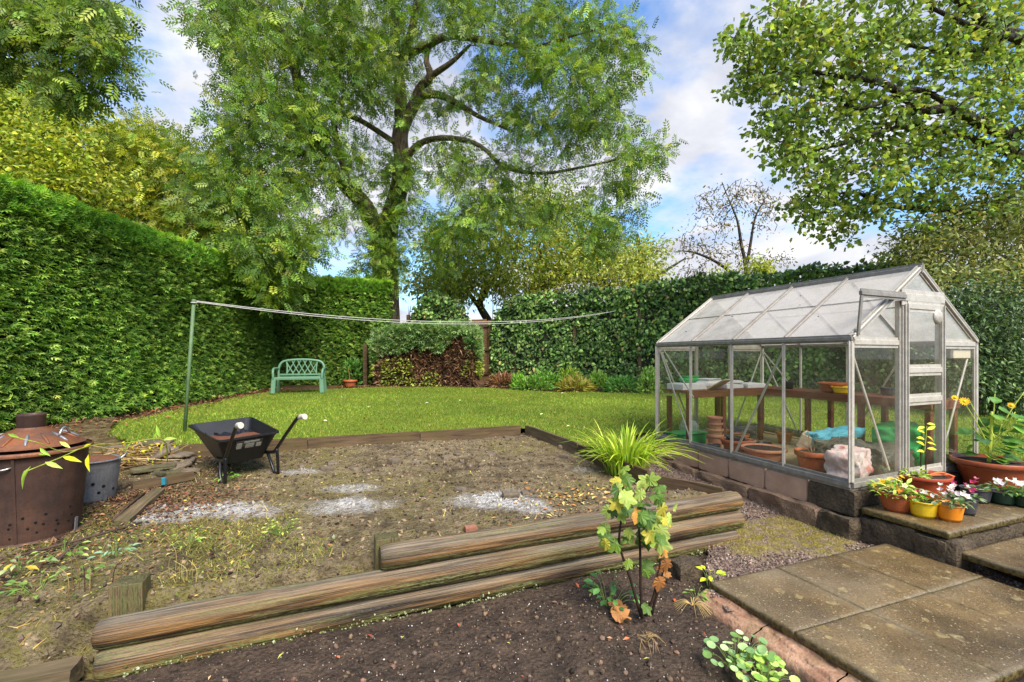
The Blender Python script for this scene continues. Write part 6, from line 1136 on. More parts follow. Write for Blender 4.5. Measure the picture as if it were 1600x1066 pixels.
def tray():
    rim = [(-.29, .16, .415), (.29, .16, .415), (.325, 1.12, .475), (-.325, 1.12, .475)]; bot = [(-.19, .34, .16), (.19, .34, .16), (.17, .82, .15), (-.17, .82, .15)]
    def ring(P, r, n=5):       # rounded corners
        P = np.array(P); out = []
        for i in range(4):
            a, b, c = P[i-1], P[i], P[(i+1) % 4]; u = (a-b)/np.linalg.norm(a-b)*r; w = (c-b)/np.linalg.norm(c-b)*r
            for t in np.linspace(0, 1, n): out.append((1-t)**2*(b+u)+2*t*(1-t)*b+t*t*(b+w))
        return np.array(out)
    R0, R1 = ring(bot, .07), ring(rim, .06); k = len(R0); rows = [R0+(R1-R0)*t for t in np.linspace(0, 1, 7)]; cen = R1.mean(0)
    lip = R1+(R1-cen)*[.045, .025, 0]; lip2 = lip-[0, 0, .016]; inner = [R0+(R1-R0)*t-(R1-cen)*[.012, .01, 0]+[0, 0, .010*(1-t)] for t in np.linspace(1, 0, 7)]
    rows = rows[:-1]+[R1-[0, 0, .014], lip2, lip, R1+[0, 0, .002]]+inner; V = np.concatenate(rows); m = len(rows); F = [(i*k+j, i*k+(j+1) % k, (i+1)*k+(j+1) % k, (i+1)*k+j) for i in range(m-1) for j in range(k)]; F += [tuple(range(k))[::-1], tuple((m-1)*k+j for j in range(k))]
    mb = MB(); mb.add(V, F, False); return mb.build('tray', M['barrow'], wb)
tray(); wb.rotation_euler = (0, radians(-2.5), radians(47)); wb.scale = (.955, .955, 1.09)
mb = MB(); ed = []; n_ = 26
for i in range(n_+1):
    t = i/n_; x = -.25+.50*t; ed.append((x, .86+.06*sin(t*9)+.05*random.random()+.14*(t < .3)-.10*t, .352))
mb.add([(-.262, .235, .352), (.262, .235, .352)]+ed[::-1], [tuple(range(n_+3))]); mb.add([(-.262, .235, .335), (.262, .235, .335)]+[(x, y, z-.017) for x, y, z in ed[::-1]], [tuple(range(n_+3))[::-1]]); mb.build('rusty_water', M['rust'], wb)
mb = MB(); pts = [np.array(e)+[0, 0, .003] for e in ed]; V = []; 
for i, p in enumerate(pts): V += [p, p+np.array([0, .035+.03*random.random(), .014+.02*random.random()])]
mb.add(V, [(2*i, 2*i+2, 2*i+3, 2*i+1) for i in range(len(pts)-1)]); mb.build('torn_skin', M['blacktube'], wb)
for sg in (-1, 1):
    hb = MB(); hb.tube(smooth_line([(sg*.285, -.41, .60), (sg*.28, -.36, .585), (sg*.262, -.12, .43), (sg*.245, .14, .255), (sg*.235, .25, .215), (sg*.20, .6, .185), (sg*.10, .96, .185), (sg*.085, 1.06, .185)], 5), .0165, 10); hd = hb.build('handle', M['blacktube'], wb)
    gb = MB(); gb.tube([(sg*.283, -.395, .592), (sg*.285, -.43, .603), (sg*.288, -.485, .607), (sg*.288, -.51, .608), (sg*.288, -.525, .608)], [.021, .022, .022, .026, .024], 12); gb.build('grip', M['grip'], hd)
    lb = MB(); lb.tube(smooth_line([(sg*.245, .12, .265), (sg*.252, .13, .14), (sg*.256, .15, .03), (sg*.256, .20, .0), (sg*.256, .26, .02), (sg*.25, .32, .10), (sg*.23, .36, .21)], 5), .0165, 10); lb.build('leg', M['blacktube'], wb)
for sg in (-1, 1): mb = MB(); mb.beam((sg*.10, .98, .19), (sg*.20, 1.02, .38), .02, .03); mb.build('tray_strut', M['blacktube'], wb)
wh = empty('wheel', (0, 1.06, .185)); wh.parent = wb; RX = np.array([[0, 0, 1.], [0, 1, 0], [-1, 0, 0]])
mb = MB(); mb.lathe([(.125, -.035), (.16, -.045), (.185, -.03), (.192, 0), (.185, .03), (.16, .045), (.125, .035), (.125, -.035)], (0, 0, 0), 36, RX); mb.build('tyre', M['blacktube'], wh); mb = MB(); mb.lathe([(0, .03), (.03, .03), (.05, .012), (.11, .01), (.127, .034), (.127, -.034), (.11, -.01), (.05, -.012), (.03, -.03), (0, -.03)], (0, 0, 0), 28, RX); mb.build('rim', M['redrim'], wh)
# moulded label on the rear face of the tray
fn = np.cross(np.array([1., 0, 0]), np.array([0, .20, -.215])); fn /= np.linalg.norm(fn); dn = np.array([0, .20, -.215])/np.linalg.norm([0, .20, -.215]); fo = np.array([0, .16, .405])
if fn[1] > 0: fn = -fn
def on_face(x0, x1, t0, t1, off): return [fo+[x0, 0, 0]+dn*t0+fn*off, fo+[x1, 0, 0]+dn*t0+fn*off, fo+[x1, 0, 0]+dn*t1+fn*off, fo+[x0, 0, 0]+dn*t1+fn*off]
def facebox(x0, x1, t0, t1, o0, o1, name, mat, par):
    V = on_face(x0, x1, t0, t1, o0)+on_face(x0, x1, t0, t1, o1); mb = MB(); mb.add(V, [(0, 1, 2, 3), (7, 6, 5, 4), (0, 4, 5, 1), (1, 5, 6, 2), (2, 6, 7, 3), (3, 7, 4, 0)]); return mb.build(name, mat, par)
M['labelgrey'] = m_basic('worn_label_grey', (54, 52, 50), (86, 84, 78), 30, .5, .1); M['labelpale'] = m_basic('worn_label_print', (150, 146, 136), (184, 180, 168), 40, .5, .1)
lp = facebox(-.125, .135, .035, .165, .004, .010, 'label_panel', M['labelgrey'], wb)
for x0, x1, t0, t1 in ((-.115, -.065, .06, .155), (-.05, .10, .043, .066), (-.03, .055, .078, .096), (-.03, .055, .103, .121), (-.03, .055, .128, .146), (.075, .125, .085, .150)): facebox(x0, x1, t0, t1, .0102, .0125, 'label_mark', M['labelpale'], lp)
# ------------------------------------------------------------------ incinerator bin
def m_rustbin(name, c1, c2, c3, galv):
    n = NT(name); p = n.co('Object'); st = n.co('Object', (9, 9, 1.3)); a = n.noise(2.2, 6, p, .65); s = n.noise(1, 5, st, .6); g = n.noise(60, 4, p)
    c = n.mix(n.ramp(a, [(.35, 0), (.65, 1)]), lin(*c1), lin(*c2)); c = n.mix(n.ramp(s, [(.42, 0), (.68, .75)]), c, lin(*c3)); c = n.mix(n.ramp(g, [(.3, .3), (.5, 0)]), c, lin(34, 26, 22))
    return n.done(n.bsdf(c, n.ramp(s, [(.35, .42), (.65, .7)]), n.bump(n.math('ADD', a, n.math('MULTIPLY', g, .4)), .35, .006), galv, .35))
M['rustbin'] = m_rustbin('dark_rusted_steel', (62, 46, 40), (98, 70, 56), (52, 40, 37), .25); M['rustlid'] = m_rustbin('orange_rusted_lid', (116, 72, 48), (156, 98, 60), (92, 74, 66), .35); M['galv'] = m_rustbin('galvanised_steel', (128, 130, 134), (164, 166, 168), (104, 100, 96), .55); M['bright'] = m_basic('bright_steel', (170, 168, 164), (196, 194, 190), 20, .35, .1, metal=.8)
M['hole'] = m_basic('hole_shade_black', (8, 8, 8), (14, 13, 12), 20, .95, .2)  # darkness inside the vent holes, painted as black discs on the shell
ib = empty('incinerator_bin', (-3.52, 3.47, .285), 'large rusty garden incinerator bin with a chimney lid at the left edge', 'incinerator')
H_, RT, RB = .635, .318, .268
rad = lambda z: RB+(RT-RB)*z/H_
mb = MB(); mb.lathe([(RB-.015, .0), (RB+.012, 0), (RB+.014, .014), (RB+.002, .022)]+[(rad(z)+.0015*sin(z*50), z) for z in np.linspace(.03, H_-.02, 16)]+[(RT+.01, H_-.014), (RT+.012, H_), (RT-.004, H_+.004), (RT-.006, H_-.02), (RB-.01, .03), (0, .03)], (0, 0, 0), 72); mb.build('body', M['rustbin'], ib)
toc = math.atan2(-3.5, 3.5)
for zz, rng_, n_, r_ in ((.20, .9, 4, .009), (.115, 1.25, 8, .008), (.165, 1.0, 5, .009), (.07, 1.1, 5, .007)):
    for k in range(n_):
        a = toc+(k/(n_-1)-.5)*2*rng_*.8+.1*random.random(); z = zz+.012*random.gauss(0, 1); d = np.array([cos(a), sin(a), 0]); mb = MB(); mb.lathe([(r_, 0), (r_*.9, .002), (0, .0022)], d*(rad(z)+.0015)+np.array([0, 0, z]), 12, np.column_stack([[-sin(a), cos(a), 0], [0, 0, 1], d])); mb.build('vent_hole', M['hole'], ib)
a0 = toc-.28; mb = MB(); mb.beam((cos(a0)*(RB+.004), sin(a0)*(RB+.004), .03), (cos(a0)*(RT+.003), sin(a0)*(RT+.003), H_-.02), .018, .006, .001, (cos(a0), sin(a0), 0)); mb.build('seam', M['rustbin'], ib)
def bow(parent, a, z, r, w, mat='bright', out=.035, drop=0., th=.006, name='handle'):
    P = []
    for t in np.linspace(-1, 1, 11): o = out*(1-abs(t)**3); aa = a+t*w; P.append((cos(aa)*(r+o), sin(aa)*(r+o), z+drop*(1-t*t)))
    mb = MB(); mb.tube(P, th, 8); return mb.build(name, M[mat], parent)
bow(ib, toc-.50, H_-.075, rad(H_-.075)+.003, .20, drop=-.012, out=.022); bow(ib, toc+2.6, H_-.075, rad(H_-.075)+.003, .20)
for k in range(3): a = toc+.95+k*2.1; mb = MB(); mb.beam((cos(a)*(RB+.012), sin(a)*(RB+.012), -.05), (cos(a)*(RB+.022), sin(a)*(RB+.022), .12), .025, .006, 0, (cos(a), sin(a), 0)); mb.build('leg', M['galv'], ib)
lid = empty('lid', (0, 0, H_+.006), 'orange rusted conical lid'); lid.parent = ib
ribs = lambda an, t: 1+0*an
mb = MB(); mb.lathe([(RT+.022, -.018), (RT+.026, 0), (RT+.016, .010)]+[(r, .012+.135*((RT-r)/(RT-.085))**.85) for r in np.linspace(RT+.004, .085, 12)]+[(.083, .155)], (0, 0, 0), 72); mb.build('cone', M['rustlid'], lid)
mb = MB(); mb.lathe([(.070, .13), (.078, .15), (.080, .235), (.084, .245), (.080, .25), (.074, .246), (.072, .16)], (0, 0, 0), 36); mb.build('chimney', M['rustbin'], lid)
for k in range(14):
    a = k*2*pi/14; P = [(cos(a)*r, sin(a)*r, .012+.135*((RT-r)/(RT-.085))**.85+.002) for r in np.linspace(RT-.05, .15, 6)]; mb = MB(); mb.tube(P, [.004, .009, .011, .011, .009, .004], 6); mb.build('pressed_rib', M['galv'] if k % 2 == 0 else M['rustlid'], lid)
P = [(.205+.0*t, .055*t, .09+.055*(1-t*t)) for t in np.linspace(-1, 1, 9)]; mb = MB(); mb.tube([rotz(toc+1.0)@np.array(p) for p in P], .008, 8); mb.build('handle', M['bright'], lid)
# small galvanised bin behind it
gbn = empty('galvanised_bin', (-3.66, 4.16, .305), 'small dented galvanised bin with a rusty lid behind the large incinerator', 'bin'); h2, rt, rbm = .39, .178, .135
mb = MB(); mb.lathe([(rbm-.01, .04), (rbm+.004, .04), (rbm+.004, .055)]+[(rbm+(rt-rbm)*z/h2+.002*sin(z*60), z) for z in np.linspace(.06, h2-.015, 10)]+[(rt+.008, h2-.01), (rt+.009, h2), (rt-.004, h2+.002), (rt-.006, h2-.03), (rbm, .06), (0, .06)], (0, 0, 0), 48); mb.build('body', M['galv'], gbn)
t2 = math.atan2(-4.16, 3.66)
for z, a in ((.17, .35), (.2, -.1), (.13, .9), (.13, -.6), (.12, .15)): a += t2; r = rbm+(rt-rbm)*z/h2; d = np.array([cos(a), sin(a), 0]); mb = MB(); mb.lathe([(.013, 0), (.011, .002), (0, .0025)], d*(r+.0022)+np.array([0, 0, z]), 12, np.column_stack([[-sin(a), cos(a), 0], [0, 0, 1], d])); mb.build('vent_hole', M['hole'], gbn)
for k in range(3): a = t2+.45+k*2.09; mb = MB(); mb.beam((cos(a)*(rbm+.006), sin(a)*(rbm+.006), -.02), (cos(a)*(rbm+.016), sin(a)*(rbm+.016), .12), .028, .007, .001, (cos(a), sin(a), 0)); mb.build('leg', M['galv'], gbn)
mb = MB(); mb.lathe([(rt-.012, h2-.012), (rt*.7, h2+.012), (.03, h2+.03), (0, h2+.031)], (0, 0, 0), 40); mb.build('lid', M['rustlid'], gbn)
bow(gbn, t2+1.3, h2-.015, rt+.002, .28, 'bright', .04, .05, .007); bow(gbn, t2-1.9, h2-.015, rt+.002, .28, 'bright', .04, .05, .007)
# ------------------------------------------------------------------ rubble, sticks, timber, rods on the left
def zp(x, y): return float(z_plot_full(np.array([x]), np.array([y]))[0])
def onplot(px, py):
    z = .34
    for _ in range(6): d = FPX*(HC-z)/(py-HY); x = (px-800)*d/FPX; z = zp(x, d)
    return np.array([x, d, z])
M['slate'] = m_basic('grey_brown_stone', (86, 74, 60), (134, 118, 98), 7, .75, .8, 40, .01); M['stonemoss'] = m_basic('mossy_stone', (70, 66, 48), (112, 104, 70), 6, .85, .8, 40, .01)
sp = [(228, 712, .30, .10), (246, 722, .34, .09), (262, 716, .26, .08), (240, 736, .36, .08), (272, 732, .30, .07), (292, 726, .22, .07), (218, 728, .22, .08), (255, 704, .22, .06), (280, 710, .2, .07), (232, 700, .28, .06), (206, 704, .26, .06), (190, 700, .22, .07), (262, 742, .2, .06), (300, 738, .16, .05), (212, 692, .24, .05), (176, 696, .2, .06), (285, 722, .24, .06), (250, 714, .3, .07)]
for i, (px, py, s, h) in enumerate(sp):
    p = onplot(px, py); lift = .05*(i in (1, 2, 8, 16, 17))+.09*(i in (7, 9))
    o = rough_block('rubble_stone', (0, 0, 0), (s*1.05, s*.7, h*.62), rotz(random.random()*3)@rotx(.2*random.gauss(0, 1)), 100+i, M['slate'] if i % 3 else M['stonemoss'], None, .05, 8, 8, pw=14); o.location = p+[0, 0, h*.35+lift]
    tag(o, 'flat broken stone in the rubble heap beside the stick pile', 'stone', 'stones of the rubble heap')
sk = empty('stick_pile', tuple(onplot(208, 728)), 'heap of cut pale sticks and yellowing twigs in front of the rubble', 'stick pile'); s0 = np.array(sk.location)
stick_cols = [(176, 150, 104), (146, 118, 76), (196, 172, 124), (112, 88, 58)]
for k in range(74):
    a = random.gauss(.5, .6); L = .25+.4*random.random(); c = np.array([random.gauss(0, .2), random.gauss(0, .16), 0]); c[2] = .03+.24*max(0, 1-np.hypot(c[0], c[1])/.36)*random.random(); d = np.array([cos(a), sin(a), .22*random.gauss(0, 1)])
    stem(sk, [c-d*L*.5, c+rand_dirs(1)[0]*.02, c+d*L*.5], .006+.005*random.random(), random.choice(stick_cols), 'stick', M['dry'])
scatter_part('yellow_leaves', T_SIMPLE, np.column_stack([rng.normal(.05, .22, 170), rng.normal(0, .16, 170), .04+.2*rng.random(170)]), rand_dirs(170), rand_dirs(170)+[0, 0, 1], .03+.035*rng.random(170), pal(170, [(206, 190, 40), (186, 160, 50), (150, 150, 50), (140, 100, 50)]), 'leaf', sk)
def P3(px, py, dz=0.): return onplot(px, py)+[0, 0, dz]
plank('timber_offcut', P3(206, 765, .03), P3(303, 750, .05), .09, .07, M['brownboard'], 'short dark timber lying across the edge of the soil plot', 'timber', seed=31, wob=.008)
plank('timber_offcut', P3(190, 822, .02), P3(248, 772, .03), .10, .04, M['plank'], 'grey weathered plank lying on the leaf litter beside the galvanised bin', 'timber', seed=33, wob=.006)
mb = MB(); mb.box((0, 0, 0), (.035, .03, .07), None, .004); o = mb.build('timber_clip', m_basic('blue_plastic_clip', (40, 120, 140), (60, 140, 156), 9, .4)); o.location = P3(256, 762, .06); tag(o, 'small blue clip at the end of the dark timber', 'clip')
M['ironrod'] = m_basic('rusty_iron', (62, 48, 40), (92, 72, 58), 20, .8, .5, 90, .002)
for i, (a, m_, b, lb) in enumerate([((33, 872), (130, 850), (222, 822), 'long rusty iron rod lying on the grass below the incinerator bin'), ((92, 878), (112, 862), (140, 850), 'short rusty rod lying under the long iron rod'), ((176, 818), (200, 798), (226, 776), 'thin iron rod lying along the grey plank')]):
    mb = MB(); Q = [P3(*a, .02), P3(*m_, .035), P3(*b, .03)]; mb.tube(Q, .009, 8); tag(mb.build('iron_rod', M['ironrod']), lb, 'rod')
# hedge-side shoot arching over the bins
spg = empty('arching_shoot', tuple(onplot(262, 724)), 'arching pale green leafy shoot reaching over the incinerator bin', 'shoot'); s0 = np.array(spg.location)
A_ = [onplot(262, 724), W(255, 688, 4.6), W(200, 692, 4.1), W(140, 697, 3.5), W(95, 715, 3.0), W(45, 735, 2.7)]; stem(spg, [a-s0 for a in A_], [.007, .006, .005, .004, .0035, .0025], (170, 176, 80))
B_ = [W(140, 697, 3.5), W(100, 706, 3.3), W(60, 692, 3.1), W(20, 683, 3.0)]; stem(spg, [a-s0 for a in B_], .004, (160, 172, 76), 'side_stem')
LFS = refine_leaf((T_SIMPLE[0]*[.62, 1, 1], T_SIMPLE[1]), 1, .05, 4)
for i, (px, py, d, dx, dy, dz, s) in enumerate([(48, 728, 2.75, -.5, -.1, -.9, .15), (70, 722, 2.85, .9, -.1, -.25, .11), (98, 714, 3.0, .9, -.1, -.15, .12), (62, 700, 3.1, .8, -.2, -.5, .09), (78, 710, 3.1, -.9, -.1, .1, .08), (110, 700, 3.3, -.8, 0, .5, .10), (130, 700, 3.4, .5, -.2, .3, .08), (205, 692, 4.1, -.4, -.2, -.5, .09), (250, 684, 4.6, -.1, -.2, .8, .13), (254, 688, 4.6, .8, -.2, .2, .15), (256, 690, 4.6, -.2, -.2, -.9, .12), (240, 690, 4.5, .3, -.2, .8, .1), (30, 684, 3.0, -.7, -.1, .3, .08), (138, 710, 3.5, .1, -.2, -.9, .13)]):
    leaf_obj('leaf', LFS, W(px, py, d)-s0, (dx, dy, dz), (.3*(i % 3-1), -.8, .6), s, lin(*[(150, 180, 70), (176, 196, 96), (200, 200, 50), (130, 164, 60)][i % 4]) if i != 13 else lin(226, 214, 50), 'leaf', spg)
# stones on the plot
st_px = [(616, 722, .16), (650, 724, .1), (698, 716, .13), (714, 712, .09), (722, 722, .08), (768, 712, .14), (790, 684, .10), (806, 680, .08), (815, 682, .08), (755, 728, .12), (735, 728, .08), (880, 700, .14), (870, 720, .08), (884, 716, .16), (905, 712, .12), (555, 735, .1), (575, 738, .12), (510, 735, .14), (470, 728, .1), (520, 726, .12), (720, 768, .13), (798, 776, .16), (820, 772, .1), (640, 710, .1), (1075, 762, .12), (1062, 770, .08), (760, 690, .06), (740, 690, .07), (700, 700, .06), (845, 705, .08), (440, 738, .1), (600, 744, .07)]
for i, (px, py, s) in enumerate(st_px):
    p = onplot(px, py); s *= .72; o = rough_block('plot_stone', (0, 0, 0), (s*1.2, s*.8, s*.5), rotz(random.random()*3), 140+i, M['slate'], None, .025, 6, 11); o.location = p+[0, 0, s*.10]; tag(o, *(('loose stone at the foot of the right edging board', 'stone', 'stones below the right edging board') if px > 835 and px < 1000 else ('stone lodged by the board behind the grass clump', 'stone', 'stones behind the grass clump') if px > 1000 else ('pale stone lying on the right hand ash patch', 'stone', 'stones on the ash patches') if py > 755 else ('small stone close to the back corner of the plot boards', 'stone', 'stones at the back corner of the plot') if py < 705 else ('loose stone in the ragged row across the middle of the soil plot', 'stone', 'stones across the middle of the plot')))
br = rough_block('brick_lump', (0, 0, 0), (.09, .06, .04), rotz(.4), 190, m_basic('broken_red_brick', (140, 88, 66), (168, 116, 92), 9, .8, .6), None, .02, 7, 12); br.location = onplot(735, 838)+[0, 0, .02]; tag(br, 'broken lump of red brick on the soil just behind the top log', 'brick')
cr = rough_block('concrete_lump', (0, 0, 0), (.22, .15, .16), rotz(.3), 191, M['rubble'], None, .03, 9, 9); cr.location = (1.30, 3.52, .0); tag(cr, 'lump of dark concrete at the slab corner below the log ends', 'stone')
# ------------------------------------------------------------------ plants
# strappy grass clump at the right of the plot
gc = onplot(978, 742); gr = empty('strappy_grass_clump', tuple(gc), 'bright yellow-green clump of strappy leaves between the plot board and the greenhouse', 'plant')
def strap(parent, n, r0, L, w, cols, lean=(.35, 1.25), mat='leaf', name='blade'):
    src = []
    for k in range(n):
        a = random.random()*2*pi; ln_ = random.uniform(*lean); LL = L*random.uniform(.55, 1.1); m = 7; t = np.linspace(0, 1, m); r = r0*random.random(); X = np.column_stack([r+LL*ln_*(t**1.6)*.75, 0*t, LL*(t-.55*ln_*t**2.4)]); ww = w*random.uniform(.7, 1.2)*np.array([.6, .9, 1, .95, .75, .45, .04])
        V = np.concatenate([X+np.column_stack([0*t, ww/2, .002+0*t]), X-[0, 0, .12]*np.column_stack([t*0, t*0, ww]), X-np.column_stack([0*t, ww/2, -.002+0*t])])@rotz(a).T; F = [(i, i+1, m+i+1, m+i) for i in range(m-1)]+[(m+i, m+i+1, 2*m+i+1, 2*m+i) for i in range(m-1)]
        c = lin(*random.choice(cols)); fast(name, V, F, M[mat], parent, attrs={'col': np.tile(c*random.uniform(.85, 1.15), (3*m, 1))}, smooth=True)
strap(gr, 230, .22, .76, .027, [(150, 172, 48), (132, 158, 44), (170, 184, 66), (112, 142, 40), (184, 188, 88)])
def tpl_currant(seed=0, n=46):
    th = np.linspace(-2.75, 2.75, n); r = np.zeros(n)
    for c, a, w in ((0, 1., .40), (1.0, .88, .40), (-1.0, .88, .40), (1.95, .62, .42), (-1.95, .62, .42)): r = np.maximum(r, a*(.52+.48*np.exp(-((th-c)/w)**2)))
    r = .52*r*(1+.05*np.sin(th*17+seed)+.03*np.sin(th*31)); V = [(0, .40, .03)]+[(x, y, -.10*abs(x)-.04*np.sin(5*t)**2) for x, y, t in zip(r*np.sin(th), .40+r*np.cos(th), th)]
    return np.array(V), np.array([(0, 1+i, 1+(i+1) % n) for i in range(n)])
# blackcurrant bush in the foreground
cb = np.array([.80, 2.90, -.01]); cu = empty('currant_bush', tuple(cb), 'young currant bush with green and yellowing lobed leaves in front of the logs', 'plant')
stems_ = [[(1003, 968, 2.9), (1001, 915, 2.88), (1000, 850, 2.84), (998, 800, 2.82), (1008, 770, 2.8), (1022, 752, 2.8)], [(1008, 965, 2.92), (1022, 930, 2.9), (1030, 885, 2.88), (1036, 830, 2.86), (1032, 780, 2.84)], [(1003, 968, 2.9), (985, 905, 2.86), (968, 850, 2.82), (972, 800, 2.8), (974, 748, 2.8)], [(1018, 960, 2.92), (1030, 915, 2.94), (1040, 880, 2.95)], [(972, 815, 2.8), (958, 800, 2.78), (952, 780, 2.78)]]
for i, s in enumerate(stems_): stem(cu, [W(*q)-cb for q in s], [.010, .008, .006, .004] if i < 3 else [.009, .004], (58, 44, 34) if i != 3 else (40, 30, 26), 'stem', M['dry'], 8)
CL = [(966, 756, 34), (975, 742, 30), (985, 762, 28), (962, 776, 40), (974, 782, 34), (952, 790, 30), (982, 800, 34), (968, 806, 26), (1004, 760, 32), (1012, 772, 30), (1024, 752, 34), (1036, 760, 30), (1040, 778, 28), (1002, 790, 40), (1014, 800, 46), (1026, 806, 40), (1042, 806, 30), (1000, 826, 44), (1018, 826, 36), (1012, 842, 44), (990, 838, 30), (1032, 842, 38), (1040, 856, 28), (960, 838, 36), (972, 846, 34), (948, 844, 26), (980, 828, 24), (998, 880, 34), (986, 876, 24), (1006, 892, 20), (1002, 945, 26), (948, 830, 20), (1030, 788, 32), (992, 774, 30), (1010, 816, 38), (956, 760, 26), (998, 812, 30), (1022, 838, 30), (1000, 802, 34), (1034, 820, 34)]+[(random.gauss(1012, 22), random.gauss(800, 32), random.uniform(20, 36)) for _ in range(8)]+[(random.gauss(968, 12), random.gauss(790, 36), random.uniform(20, 32)) for _ in range(5)]
CG = [(118, 148, 60), (146, 170, 70), (98, 128, 54), (170, 188, 92), (80, 108, 52)]
LB = [refine_leaf(tpl_currant(k), 1, .05, k) for k in range(4)]
for i, (px, py, s) in enumerate(CL):
    d = 2.80+.07*random.gauss(0, 1); p = W(px, py-6, d)-cb; col = lin(*random.choice(CG)); r = random.random()
    if r < .07: col = lin(196, 186, 70)
    if i in (6, 22): col = lin(180, 130, 60)
    col = col*.72
    leaf_obj('leaf', LB[i % 4], p, (.7*random.gauss(0, 1), -.35+.3*random.gauss(0, 1), -.55+.4*random.gauss(0, 1)), (.45*random.gauss(0, 1), -.75, .75), s*d/FPX*1.0, col, 'leaf', cu)
for px, py, s in ((1042, 884, 36), (1034, 912, 40), (976, 764, 20), (1036, 895, 26)): leaf_obj('dead_leaf', LB[1], W(px, py-16, 2.88)-cb, (.3*random.gauss(0, 1), -.1, -1), (.3, -1, .2), s*2.9/FPX*.8, lin(140, 92, 48), 'dry', cu)
for i, (px, py, s, lb) in enumerate([(955, 975, 60, 'large curled orange brown dead leaf on the soil left of the currant stems'), (985, 962, 56, 'crumpled orange dead leaf lying against the foot of the currant bush'), (1035, 908, 30, 'small orange dead leaf lying behind the currant stems')]):
    d = FPX*HC/(py-HY); o = leaf_obj('dead_leaf', refine_leaf(tpl_currant(i), 1, .20, i+5), (0, 0, 0), (.8*(-1)**i, .5, .2), (0, -.3, 1), s*d/FPX*.72, lin(160, 112, 66), 'dry', None); o.location = W(px, py, d)+[0, 0, .025]; tag(o, lb, 'fallen leaf')
# small low plants in the bed
def rosette(name, label, c, n, r, size, cols, T=None, group=None, h=.10, each=True, mat='leaf', lift=.5):
    o = empty(name, tuple(c), label, 'plant', group); T = T or refine_leaf(T_SIMPLE, 1, .03, 2)
    for k in range(n):
        a = random.random()*2*pi; q = r*sqrt(random.random()); p = np.array([q*cos(a), q*sin(a), h*(.25+.65*random.random())]); stem(o, [(p[0]*.2, p[1]*.2, -.02), (p[0]*.7, p[1]*.7, p[2]*.8), tuple(p)], .0018, (120, 140, 70), 'stalk', n=4)
        leaf_obj('leaf', T, p, (cos(a), sin(a), lift*(random.random()-.4)), (0, -.35, 1), size*random.uniform(.5, .95), lin(*random.choice(cols)), mat, o)
    return o
def onbed(px, py): d = FPX*HC/(py-HY); return np.array([(px-800)*d/FPX, d, 0.])
def tpl_round(n=10): a = np.linspace(0, 2*pi, n, endpoint=False); V = [(0, .5, -.04)]+[(.5*sin(t), .5-.5*cos(t), .04) for t in a]; return np.array(V), np.array([(0, 1+i, 1+(i+1) % n) for i in range(n)])
NAS = [(150, 176, 116), (120, 152, 96), (176, 196, 140), (104, 136, 72)]
rosette('nasturtium', 'round leaved grey-green nasturtium on the soil at the bottom of the bed', onbed(1150, 1040), 46, .15, .052, NAS, tpl_round(), h=.13); rosette('nasturtium', 'lighter green nasturtium beside the sandstone edging at the bottom edge', onbed(1192, 1068), 40, .13, .05, [(156, 184, 84), (176, 200, 110), (130, 164, 70)], tpl_round(), h=.10)
rosette('bramble_seedling', 'small dark green bramble seedling left of the currant bush', onbed(952, 945), 26, .15, .075, [(74, 116, 56), (96, 140, 70), (58, 96, 48)], refine_leaf((T_SIMPLE[0]*[1.5, 1, 1], T_SIMPLE[1]), 1, .04, 6), h=.17)
rosette('yellow_leaved_seedling', 'yellow-green seedling at the corner of the paving slab', onbed(1108, 920)+[0, 0, .03], 9, .07, .085, [(196, 204, 50), (176, 194, 60)], refine_leaf((T_SIMPLE[0]*[1.2, 1, 1], T_SIMPLE[1]), 1, .04, 6), h=.09); rosette('low_weed', 'low green weed beside the dark concrete lump', onbed(1088, 932), 16, .07, .05, [(104, 136, 60), (130, 150, 60)], h=.05)
wz = onbed(1010, 1008); wd = empty('withered_weed', tuple(wz), 'withered tangle of pale weed roots on the soil below the currant bush', 'weed'); 
for k in range(20): a = random.random()*6.28; stem(wd, [(0, 0, .07*random.random()), (.05*cos(a), .05*sin(a), .05), (.11*cos(a)*random.random(), .11*sin(a), .01)], .0018, (168, 140, 96), 'root', M['dry'], 4)
wz = onbed(1082, 952); wd = empty('withered_weed', tuple(wz), 'withered yellow tuft lying on the soil near the sandstone edging', 'weed')
for k in range(26): a = random.random()*6.28; stem(wd, [(0, 0, .02), (.05*cos(a), .05*sin(a), .05), (.12*cos(a), .12*sin(a), .01)], .0018, (196, 168, 104), 'root', M['dry'], 4)
# weeds at the bottom left beside the post
for i, (px, py, n, r, s, cols, h, lb) in enumerate([(60, 930, 14, .14, .07, [(90, 128, 60), (120, 150, 70), (150, 160, 70)], .08, 'leafy green weed at the left edge among dead leaves'), (30, 1010, 12, .12, .09, [(150, 160, 110), (120, 140, 90), (190, 160, 60)], .09, 'pale leaved weed low in the bottom left corner'), (180, 868 + 90, 22, .10, .06, [(130, 160, 130), (110, 140, 100)], .08, 'blue-green weed in front of the sawn post'), (100, 965, 14, .16, .07, [(112, 140, 60), (150, 170, 84), (90, 120, 50)], .09, 'trailing green weed below the dry stems at the left'), (130, 1000, 9, .12, .08, [(96, 120, 60), (120, 140, 76)], .10, 'broad leaved weed touching the end of the lowest log'), (290, 938, 16, .14, .055, [(130, 160, 64), (150, 176, 80)], .12, 'light green weed growing behind the log next to the sawn post')]):
    p = onplot(px, py) if py < 1000 else onplot(px, py); rosette('weed', lb, p, n, r, s, cols, h=h, group='weeds by the log wall')
dst = empty('dead_weed', tuple(onplot(140, 920)), 'thin dark dry stems standing beside the sawn post at the left', 'dead plant')
